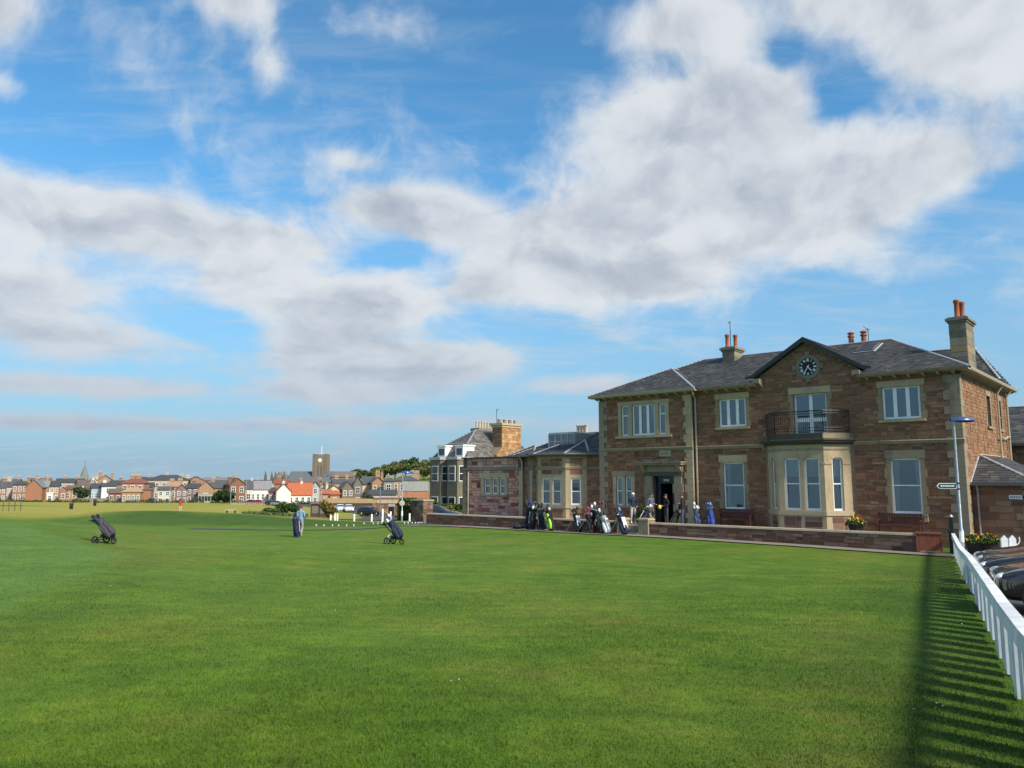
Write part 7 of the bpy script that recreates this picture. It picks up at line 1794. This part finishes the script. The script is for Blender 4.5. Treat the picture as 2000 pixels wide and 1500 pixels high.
# boundary wall of the far links
a, b = at(150, 972, 258), at(236, 975, 258); T = thing('links_wall', 'low grey stone boundary wall before the blue and white houses', 'wall', (a.x, a.y, ground(a.x, a.y) - .3), 0); L = b.x - a.x
m = MB(); m.box(0, L, 0, .5, 0, 1.5); m.build('wall', house_wall((.34, .30, .24)), T); m = MB(); m.box(-.1, L + .1, -.08, .58, 1.5, 1.62); m.build('coping', house_wall((.38, .35, .29)), T)
# ------------------------------------------------------------------ golf bags and trolleys
def golf_bag(T, body, trim, covers, tilt=R(18), L=.86, r=.15, ps=-1, pk=1.25, stand=True, seed=1, base=(0, 0, .02), towel=None, pocket=None, lying=False):
    """bag parts under T: leans back along local +x by tilt"""
    rr = random.Random(seed); b0 = Vector(base); ax = Vector((math.sin(tilt), 0, math.cos(tilt))); sx = Vector((math.cos(tilt), 0, -math.sin(tilt))); sy = Vector((0, 1, 0))
    pt = lambda h, u=0, v=0: b0 + ax * h + sx * u + sy * v
    m = MB(); n = 16; vs = []; prof = [(0, .80), (.03, 1.0), (.2, 1.02), (.45, .98), (.70, .92), (.86, .98), (.95, 1.06), (1.0, 1.04)]
    for h, k in prof:
        for j in range(n):
            t = 6.2832 * j / n; vs.append(pt(h * L, r * k * math.cos(t), r * k * .92 * math.sin(t)))
    fs = [(i * n + j, i * n + (j + 1) % n, (i + 1) * n + (j + 1) % n, (i + 1) * n + j) for i in range(len(prof) - 1) for j in range(n)] + [tuple(range(n - 1, -1, -1)), tuple((len(prof) - 1) * n + j for j in range(n))]
    m.add(vs, fs); m.build('bag_body', P(body), T, smooth=True)
    m = MB(); m.tube([pt(L * 1.0, r * 1.05 * math.cos(6.2832 * j / 16), r * .98 * math.sin(6.2832 * j / 16)) for j in range(17)], .016, 6); m.tube([pt(.03, r * 1.0 * math.cos(6.2832 * j / 16), r * .93 * math.sin(6.2832 * j / 16)) for j in range(17)], .016, 6); m.build('rim', P(trim), T, smooth=True)
    mt = Matrix((sx, sy, ax)).transposed()
    for h, u, v, a, b, c in ((.22, ps * r * .95, 0, .055 * pk, .085 * pk, .15 * pk), (.52, ps * r * .85, 0, .04 * pk, .075 * pk, .13 * pk), (.30, 0, r * .9, .08 * pk, .05 * pk, .21 * pk), (.30, 0, -r * .9, .08 * pk, .05 * pk, .21 * pk), (.66, ps * r * .2, -r * .8, .06 * pk, .04 * pk, .09 * pk)):
        m = MB(); m.ell(pt(h * L / .86, u, v), (a, b, c), 12, 8, mat=mt); m.build('pocket', P(pocket or trim), T, smooth=True)
    m = MB(); m.tube([pt(.74 * L, r * .3, -r * .95), pt(.6 * L, r * .2, -r * 1.7), pt(.42 * L, r * .1, -r * 1.8), pt(.25 * L, 0, -r * 1.3)], .022, 6, flat=.4); m.build('shoulder_strap', P(trim), T)
    for i in range(12):
        a = 6.2832 * i / 12 + rr.uniform(-.2, .2); q = r * (.7 if i % 2 else .45); u, v = q * math.cos(a), q * math.sin(a); e = rr.uniform(.06, .30); c = MB(); p0, p1 = pt(L * .9, u * .8, v * .8), pt(L + e, u * 1.25, v * 1.25)
        c.tube([p0, p1], .008, 5)
        if i % 3 == 0 and covers:
            mt2 = Matrix((sx, sy, ax)).transposed()
            c.ell(p1 + sx * -.03, (.065, .058, .10), 10, 7, mi=1, mat=mt2)
            c.build('club', [P('steel'), P(covers[(i // 3) % len(covers)])], T, smooth=True)
        else:
            d = Vector((math.cos(a), math.sin(a), 0)) * .06; c.hexa([p1 + Vector(q_) for q_ in ((-.008, -.012, -.01), (.008, -.012, -.01), (-.008, .012, -.01), (.008, .012, -.01))] + [p1 + d + ax * .04 + Vector(q_) for q_ in ((-.02, -.012, 0), (.02, -.012, 0), (-.02, .012, 0), (.02, .012, 0))], 0); c.build('club', P('steel'), T)
    if stand:
        for s in (-1, 1):
            m = MB(); a = pt(L * .86, r * .9, s * .05); f = Vector((a.x + .42 - .12 * math.sin(tilt), s * .26, -b0.z * 0)); f.z = 0.0
            m.tube([a, f], .010, 6); m.ell(f + Vector((0, 0, .015)), (.025, .025, .018), 8, 5); m.build('stand_leg', P('cloth_lightgrey' if seed % 2 else 'black_iron'), T)
    if towel:
        m = MB(); w = .1
        for i in range(4):
            h0, h1 = L * (.84 - .14 * i), L * (.84 - .14 * (i + 1)); k = .02 * (i % 2)
            m.hexa([pt(h1, -r * 1.05 - .012 - k, -w), pt(h1, -r * 1.05 - .012 - k, w), pt(h1, -r * .98, -w), pt(h1, -r * .98, w), pt(h0, -r * 1.05 - .012 - .02 * ((i + 1) % 2), -w), pt(h0, -r * 1.05 - .012 - .02 * ((i + 1) % 2), w), pt(h0, -r * .98, -w), pt(h0, -r * .98, w)])
        m.build('towel', P(towel), T)
    return T
def bag_thing(label, loc, rz, group='golf bags left by the clubhouse', **kw):
    T = thing('golf_bag', label, 'golf bag', loc, rz, group); golf_bag(T, **kw)
    sc = kw.get('scale'); return T
BG = 'golf bags stood along the garden wall'
def gl(u, v): c = FL(u, v); return (c.x, c.y, ground(c.x, c.y) + .05)
bags = [ # label, u, v, rz offset, params
 ('black golf bag with white-faced pocket, left of the lime bag', -2.35, -4.05, .2, dict(body='cloth_black', trim='cloth_charcoal', covers=['cloth_black', 'cloth_white'], pocket='cloth_black', tilt=R(8), towel='cloth_white', seed=1, L=1.0)),
 ('black golf bag with blue headcover standing furthest left', -2.75, -3.9, -.4, dict(body='cloth_black', trim='cloth_navy', covers=['cloth_royal', 'cloth_navy'], tilt=R(5), seed=2, L=1.05)),
 ('dark navy golf bag with a white logo patch beside the lime bag', -1.55, -4.0, .1, dict(body='cloth_navy', trim='cloth_black', covers=['cloth_black'], tilt=R(-6), seed=3, towel='cloth_lightgrey', L=.95)),
 ('black golf bag with bright lime green front panel', -.72, -4.15, .2, dict(body='cloth_black', trim='cloth_black', covers=['cloth_white', 'cloth_black'], pocket='cloth_lime', towel='cloth_lime', tilt=R(-12), seed=4, L=.95)),
 ('black stand bag with white stripe left of the cluster', 1.15, -4.1, 2.7, dict(body='cloth_black', trim='cloth_black', covers=['cloth_black'], towel='cloth_white', pocket='cloth_black', tilt=R(22), seed=5)),
 ('tall black golf bag with blue and white headcovers behind the cluster', 1.75, -3.75, .1, dict(body='cloth_navy', trim='cloth_white', covers=['cloth_white', 'cloth_royal', 'cloth_maroon'], tilt=R(6), seed=6, L=1.05)),
 ('black stand bag with red cuff and pale legs in the cluster', 2.1, -4.15, 2.9, dict(body='cloth_black', trim='cloth_red', covers=['cloth_red', 'cloth_maroon'], tilt=R(20), pocket='cloth_black', seed=7)),
 ('tall maroon-topped golf bag behind the pale-legged stand bag', 2.35, -3.8, .3, dict(body='cloth_charcoal', trim='cloth_maroon', covers=['cloth_maroon', 'cloth_navy', 'cloth_red'], tilt=R(4), seed=8, L=1.08)),
 ('olive and black stand bag in the middle of the cluster', 2.72, -4.1, 2.8, dict(body='cloth_olive', trim='cloth_black', covers=['cloth_white', 'cloth_black'], tilt=R(18), pocket='cloth_black', seed=9)),
 ('grey and white stand bag leaning at the right of the cluster', 3.18, -4.15, 2.95, dict(body='cloth_grey', trim='cloth_lightgrey', covers=['cloth_black'], tilt=R(26), pocket='cloth_white', towel='cloth_white', seed=10, L=.8)),
 ('navy and white striped stand bag just left of the stone pier', 4.3, -4.2, 2.9, dict(body='cloth_navy', trim='cloth_navy', covers=['cloth_paleblue', 'cloth_navy'], tilt=R(24), pocket='cloth_navy', towel='cloth_white', seed=11, L=.88)),
]
for lab, u, v, rz, kw in bags:
    T = thing('golf_bag', lab, 'golf bag', gl(u, v), ANG + rz, BG); golf_bag(T, **kw); T.scale = (1.2, 1.2, 1.2)
T = thing('golf_bag', 'black golf bag lying flat on the path left of the others', 'golf bag', (lambda c: (c[0], c[1], c[2] + .14))(gl(-3.65, -4.2)), ANG + .15, BG)
golf_bag(T, 'cloth_black', 'cloth_charcoal', ['cloth_black'], tilt=R(88), stand=False, seed=12, L=1.0, r=.15)
terr = [
 ('dark golf bag with white towel lying by the doorway wall', 4.05, -2.3, .4, dict(body='cloth_navy', trim='cloth_maroon', covers=['cloth_lightgrey', 'cloth_white'], pocket='cloth_navy', towel='cloth_white', tilt=R(30), seed=21)),
 ('black golf bag crouched behind the wall between the two men', 5.75, -1.7, .3, dict(body='cloth_black', trim='cloth_olive', covers=['cloth_stone_cloth', 'cloth_black'], tilt=R(24), seed=22, L=.78)),
 ('blue-grey golf bag with white headcovers right of the capped man', 7.35, -1.8, 2.8, dict(body='cloth_slate_cloth', trim='cloth_navy', covers=['cloth_white', 'cloth_lightgrey'], pocket='cloth_denim', tilt=R(10), seed=23, L=.84)),
 ('bright blue golf bag beside the left bench', 8.1, -1.8, 2.6, dict(body='cloth_royal', trim='cloth_royal', covers=['cloth_paleblue', 'cloth_royal'], pocket='cloth_royal', tilt=R(8), seed=24, L=.84)),
]
for lab, u, v, rz, kw in terr:
    T = thing('golf_bag', lab, 'golf bag', FL(u, v, .45), ANG + rz, 'golf bags on the clubhouse terrace'); golf_bag(T, **kw); T.scale = (1.08,) * 3

def wheel(T, c, r, w, name='wheel', spokes=6, rim='black_iron'):
    m = MB(); c = Vector(c); n = 20
    m.tube([c + Vector((r * .88 * math.cos(6.2832 * j / n), 0, r * .88 * math.sin(6.2832 * j / n))) for j in range(n + 1)], r * .2, 8); wh = m.build(name, P('rubber'), T, smooth=True)
    m = MB()
    for j in range(spokes):
        a = 6.2832 * j / spokes; m.tube([c, c + Vector((r * .82 * math.cos(a), 0, r * .82 * math.sin(a)))], r * .06, 5)
    m.ell(c, (r * .2, w, r * .2), 10, 6); m.build('spokes', P(rim), wh); return wh
def trolley(label, loc, rz, frame, body, trim, covers, s=1.0, white=False, towel=None, lean=44):
    """three-wheeled push trolley, travelling along local +x, handle at -x"""
    T = thing('golf_trolley', label, 'golf trolley', loc, rz, 'push trolleys standing on the lawn')
    for y in (-.30, .30): wheel(T, (-.20, y, .15), .15, .03)
    wheel(T, (.36, 0, .12), .12, .03)
    m = MB(); m.tube([(-.20, -.30, .15), (-.20, .30, .15)], .018, 6); m.tube([(.36, -.05, .12), (.36, .05, .12)], .014, 6); m.tube([(.36, .05, .12), (.28, .03, .22), (.0, 0, .30)], .018, 6)
    m.build('axle', P('black_iron'), T)
    m = MB(); m.tube([(.30, 0, .20), (.05, 0, .30), (-.44, 0, .78), (-.52, 0, .84)], .022, 8); m.tube([(-.52, 0, .84), (-.66, 0, .85)], .02, 6); m.tube([(-.66, -.13, .85), (-.70, 0, .87), (-.66, .13, .85)], .02, 6); m.build('handle', P(frame), T, smooth=True)
    for y in (-1, 1):
        m = MB(); m.tube([(-.20, y * .28, .17), (-.17, y * .24, .36), (-.08, y * .15, .47), (.02, y * .06, .46)] if white else [(-.2, y * .28, .17), (-.05, y * .08, .33)], .026, 6); m.build('strut', P('cloth_lightgrey' if white else frame), T, smooth=True)
    m = MB(); m.box(.20, .36, -.12, .12, .20, .24); m.box(-.12, .06, -.14, .14, .22, .36); m.build('base_plate', P('black_paint'), T)
    m = MB(); m.box(-.56, -.44, -.09, .09, .80, .88); m.tube([(-.5, 0, .87), (-.54, 0, .97)], .025, 6); m.build('console', P('black_paint'), T)
    golf_bag(T, body, trim, covers, tilt=R(-lean), L=.82, r=.16, ps=1, pk=1.6, stand=False, seed=int(abs(loc[0]) * 10), base=(.26, 0, .27), towel=towel)
    T.scale = (s, s, s); return T
a = at(206, 1053, 31.5); trolley('dark grey golf trolley with pale piping at the left of the lawn', (a.x, a.y, ground(a.x, a.y)), R(-12), 'black_iron', 'cloth_charcoal', 'cloth_charcoal', ['cloth_black', 'cloth_navy'], 1.06)
a = at(770, 1061, 35.5); trolley('navy golf trolley with curved white struts in mid lawn', (a.x, a.y, ground(a.x, a.y)), R(-18), 'black_iron', 'cloth_indigo', 'cloth_navy', ['cloth_white', 'cloth_black', 'cloth_lightgrey'], 1.04, True, lean=33)

# ------------------------------------------------------------------ people
def person(label, loc, rz, J, look, hair=None, cap=None, capc='cloth_white', group=None, h=1.0, brim=True):
    """J overrides joints (facing local -Y); look maps body regions to materials"""
    B = {'pelvis': (0, .01, .95), 'waist': (0, .01, 1.08), 'chest': (0, .0, 1.30), 'neckb': (0, .015, 1.47), 'neck': (0, .0, 1.54), 'head': (0, -.02, 1.62), 'crown': (0, -.01, 1.73)}
    for s, k in ((-1, 'r'), (1, 'l')):
        B.update({'sh' + k: (s * .18, .01, 1.42), 'el' + k: (s * .25, .04, 1.14), 'wr' + k: (s * .24, -.06, .90), 'pa' + k: (s * .235, -.09, .83), 'hip' + k: (s * .09, .01, .91), 'kn' + k: (s * .11, -.01, .50), 'an' + k: (s * .12, .03, .09), 'to' + k: (s * .14, -.13, .035)})
    B.update(J)
    rad = {'pelvis': (.155, .115), 'waist': (.145, .11), 'chest': (.175, .12), 'neckb': (.085, .075), 'neck': (.056, .06), 'head': (.078, .095), 'crown': (.055, .065)}
    for k in 'rl': rad.update({'sh' + k: (.068, .068), 'el' + k: (.052, .052), 'wr' + k: (.036, .036), 'pa' + k: (.020, .036), 'hip' + k: (.095, .10), 'kn' + k: (.068, .07), 'an' + k: (.05, .05), 'to' + k: (.042, .030)})
    E_ = [('pelvis', 'waist', 'top'), ('waist', 'chest', 'top'), ('chest', 'neckb', 'top'), ('neckb', 'neck', 'skin'), ('neck', 'head', 'skin'), ('head', 'crown', 'skin')]
    for k in 'rl': E_ += [('chest', 'sh' + k, 'top'), ('sh' + k, 'el' + k, 'top'), ('el' + k, 'wr' + k, 'sleeve'), ('wr' + k, 'pa' + k, 'skin'), ('pelvis', 'hip' + k, 'leg'), ('hip' + k, 'kn' + k, 'leg'), ('kn' + k, 'an' + k, 'leg'), ('an' + k, 'to' + k, 'shoe')]
    for k, s in (('r', -1), ('l', 1)):
        pa, wr = Vector(B['pa' + k]), Vector(B['wr' + k]); d = (pa - wr).normalized(); side = Vector((0, 1, 0)) - d * d.y; side = side.normalized() if side.length > .1 else Vector((1, 0, 0)); palm = d.cross(side)
        for i in range(4):
            o = side * (.030 - .020 * i); Lf = (.062, .072, .068, .052)[i]
            B['f%s%d' % (k, i)] = tuple(pa + d * .035 + o); B['g%s%d' % (k, i)] = tuple(pa + d * (.035 + Lf) + o * 1.15 + palm * .018 * s)
            rad['f%s%d' % (k, i)] = (.010, .010); rad['g%s%d' % (k, i)] = (.008, .008); E_ += [('pa' + k, 'f%s%d' % (k, i), 'skin'), ('f%s%d' % (k, i), 'g%s%d' % (k, i), 'skin')]
        B['t' + k] = tuple(pa - d * .01 - side * .050 + palm * .012 * s); rad['t' + k] = (.010, .010); E_.append(('pa' + k, 't' + k, 'skin'))
    names = list(B); ix = {n_: i for i, n_ in enumerate(names)}
    me = bpy.data.meshes.new('figure'); me.from_pydata([B[n_] for n_ in names], [(ix[a], ix[b]) for a, b, _ in E_], []); o = bpy.data.objects.new('figure', me); COL.objects.link(o)
    sk = o.modifiers.new('skin', 'SKIN'); sk.use_smooth_shade = True
    for n_ in names:
        v = me.skin_vertices[0].data[ix[n_]]; v.radius = rad[n_]; v.use_root = (n_ == 'pelvis')
    sb = o.modifiers.new('sub', 'SUBSURF'); sb.levels = 2; sb.render_levels = 2
    dg = bpy.context.evaluated_depsgraph_get(); dg.update(); new = bpy.data.meshes.new_from_object(o.evaluated_get(dg)); bpy.data.objects.remove(o); bpy.data.meshes.remove(me)
    regs = ['top', 'sleeve', 'leg', 'shoe', 'skin']; new.materials.clear()
    for r_ in regs: new.materials.append(P(look.get(r_, 'skin')))
    A = np.array([B[a] for a, b, _ in E_]); D = np.array([B[b] for a, b, _ in E_]) - A; LL = (D * D).sum(1) + 1e-9; reg = [regs.index(c) for _, _, c in E_]
    C_ = np.empty(len(new.polygons) * 3); new.polygons.foreach_get('center', C_); C_ = C_.reshape(-1, 3)
    rr_ = np.array([max(rad[a][0], rad[b][0]) for a, b, _ in E_])
    t = np.clip(((C_[:, None] - A[None]) * D[None]).sum(2) / LL, 0, 1); dd = np.linalg.norm(C_[:, None] - (A[None] + D[None] * t[..., None]), axis=2) / (rr_[None] ** .5)
    mi = np.array(reg)[dd.argmin(1)]; z = C_[:, 2]
    mi = np.where((mi == 0) & (z < B['pelvis'][2] - .06), 2, mi); mi = np.where((mi == 2) & (z > B['pelvis'][2] - .04) , 0, mi); mi = np.where((mi == 4) & (np.abs(C_[:, 0]) < .1) & (z < B['neckb'][2] + .03) & (z > 1.3), 0, mi)
    new.polygons.foreach_set('material_index', mi.astype(np.int32)); new.polygons.foreach_set('use_smooth', [True] * len(new.polygons))
    T = thing('person', label, 'person', loc, rz, group)
    b = bpy.data.objects.new('body', new); link(b, T)
    hd = Vector(B['head'])
    f = MB(); f.add([hd + Vector(q) for q in ((-.012, -.098, .02), (.012, -.098, .02), (.016, -.10, -.022), (-.016, -.10, -.022), (0, -.125, -.018))], [(0, 1, 4), (1, 2, 4), (2, 3, 4), (3, 0, 4)]); f.build('nose', P('skin'), T)
    for s in (-1, 1):
        f = MB(); f.ell(hd + Vector((s * .03, -.092, .025)), (.011, .006, .007), 8, 5); f.build('eye', P('black_paint'), T)
        f = MB(); f.ell(hd + Vector((s * .082, .01, .0)), (.012, .022, .032), 8, 6); f.build('ear', P('skin'), T)
    f = MB(); f.box(hd.x - .024, hd.x + .024, hd.y - .098, hd.y - .09, hd.z - .052, hd.z - .044); f.build('mouth', P('cloth_maroon'), T)
    if hair:
        f = MB(); f.ell(hd + Vector((0, .018, .05)), (.092, .104, .085), 14, 8); f.build('hair', P(hair), T, smooth=True)
    if cap:
        f = MB(); f.ell(hd + Vector((0, .012, .062)), (.097, .110, .080), 14, 8)
        if brim: f.prism([hd + Vector(q) for q in ((-.075, -.075, .055), (-.05, -.17, .045), (.05, -.17, .045), (.075, -.075, .055))], (0, 0, .012))
        f.build('cap', P(capc), T, smooth=True)
    T.scale = (h, h, h); return T
# man in pale cap at the doorway, hands by his pockets
c = FL(3.1, -1.5, .45); person('man in white beanie, dark jacket and pale trousers left of the doorway', c, ANG + .9, {'elr': (-.24, .06, 1.14), 'wrr': (-.2, -.10, .98), 'par': (-.17, -.15, .96), 'ell': (.24, .06, 1.14), 'wrl': (.2, -.10, .98), 'pal': (.17, -.15, .96)},
       dict(top='cloth_navy', sleeve='cloth_navy', leg='cloth_stone_cloth', shoe='cloth_white'), hair='hair_brown', cap=True, capc='cloth_white', brim=False, group='golfers outside the clubhouse door')
c = FL(4.2, -1.35, .45); person('man in slate-blue top and dark trousers standing in the doorway', c, ANG + 1.3, {'wrr': (-.16, -.24, 1.12), 'par': (-.14, -.31, 1.14), 'wrl': (.14, -.22, 1.1), 'pal': (.12, -.29, 1.1), 'knl': (.11, -.08, .5), 'anl': (.13, .10, .09), 'tol': (.15, -.05, .035)},
       dict(top='cloth_slate_cloth', sleeve='cloth_slate_cloth', leg='cloth_olive', shoe='cloth_black'), hair='hair_brown', group='golfers outside the clubhouse door')
c = FL(4.95, -1.0, .45); person('shadowed man in black holding something yellow inside the doorway', c, ANG - .5, {'wrr': (-.12, -.25, 1.08), 'par': (-.08, -.31, 1.08), 'wrl': (.12, -.25, 1.06), 'pal': (.08, -.31, 1.06)},
       dict(top='cloth_black', sleeve='cloth_black', leg='cloth_charcoal', shoe='cloth_black'), hair='hair_brown', group='golfers outside the clubhouse door', h=.97)
hold = MB(); hold.ell((0, 0, 0), (.10, .07, .12), 12, 8); o = hold.build('yellow_pouch', P('cloth_yellow'), smooth=True); c2 = FL(4.76, -1.36, 1.42); o.location = c2; tag(o, 'small yellow pouch held by the man in the doorway', 'pouch')
c = FL(6.45, -1.85, .45); person('man in maroon cap, black jacket and jeans near the downpipe', c, ANG - 1.2, {'wrr': (-.14, -.20, 1.16), 'par': (-.11, -.27, 1.2), 'head': (0, -.045, 1.61), 'crown': (0, -.05, 1.72)},
       dict(top='cloth_black', sleeve='cloth_black', leg='cloth_denim', shoe='cloth_black'), hair='hair_brown', cap=True, capc='cloth_maroon', group='golfers outside the clubhouse door')
# golfer on the lawn walking away with a bag on his shoulder
a = at(586, 1050, 44); g_ = ground(a.x, a.y)
person('golfer in pale blue jacket and grey trousers walking away across the lawn', (a.x, a.y, g_ + .01), R(170), {'knl': (.10, -.14, .52), 'anl': (.11, -.06, .12), 'tol': (.12, -.22, .05), 'knr': (-.10, -.05, .5), 'anr': (-.11, .15, .10), 'tor': (-.12, .0, .035), 'wrr': (-.22, -.16, 1.0), 'par': (-.2, -.22, .98)},
       dict(top='cloth_paleblue', sleeve='cloth_paleblue', leg='cloth_grey', shoe='cloth_lightgrey'), hair='cloth_maroon', cap=True, capc='cloth_maroon', h=.98)
T = thing('golf_bag', 'upright blue golf bag standing on the lawn before the pale blue golfer', 'golf bag', (a.x + .02, a.y - .75, ground(a.x, a.y - .75)), R(200))
golf_bag(T, 'cloth_indigo', 'cloth_purple', ['cloth_paleblue', 'cloth_navy'], tilt=R(6), stand=False, seed=31, L=.9, towel='cloth_lightgrey', pocket='cloth_indigo'); T.scale = (1.1,) * 3
a = at(352, 999, 128); person('distant person in a bright red jacket on the far fairway', (a.x, a.y, ground(a.x, a.y)), R(20), {}, dict(top='cloth_red', sleeve='cloth_red', leg='cloth_stone_cloth', shoe='cloth_black'), cap=True, capc='cloth_red', hair='cloth_red', h=1.05)

# ------------------------------------------------------------------ small things on the turf
def daisies():
    g = np.random.default_rng(12); pts = []
    for px, py, sx, n in ((1850, 1148, .35, 14), (1846, 1165, .3, 8), (1868, 1215, .25, 6), (1822, 1388, .15, 5), (900, 1331, .06, 3), (1070, 1172, .2, 4), (200, 1147, .2, 5), (500, 1112, .3, 5), (540, 1090, .3, 4), (640, 1115, .2, 3), (700, 1093, .2, 3), (600, 1193, .2, 4), (835, 1152, .2, 4), (1570, 1216, .25, 5), (1710, 1200, .2, 4)):
        r = ray(px, py); d = 6.0
        for _ in range(40):
            q = r * (d / r.y) + Vector((0, 0, ZC)); e = q.z - ground(q.x, q.y); d += e / max(.05, -r.z / r.y)
            if abs(e) < .003: break
        for _ in range(n): pts.append((q.x + g.normal() * sx, q.y + g.normal() * sx * .7))
    X, Y = np.array(pts).T; Z = ground_np(X, Y) + .028; n = len(X); V = np.empty((n, 6, 3)); rad = .006 + .004 * g.random(n)
    for j in range(6): V[:, j] = np.stack([X + rad * np.cos(1.047 * j), Y + rad * np.sin(1.047 * j), Z + .004 * g.normal(size=n)], -1)
    F = np.arange(n * 6).reshape(-1, 6)
    o = np_mesh('daisies', V.reshape(-1, 3), F, P('white_paint'), kind='stuff'); o['label'] = 'scattered white daisies and litter flecks in the lawn'; o['category'] = 'flowers'
daisies()
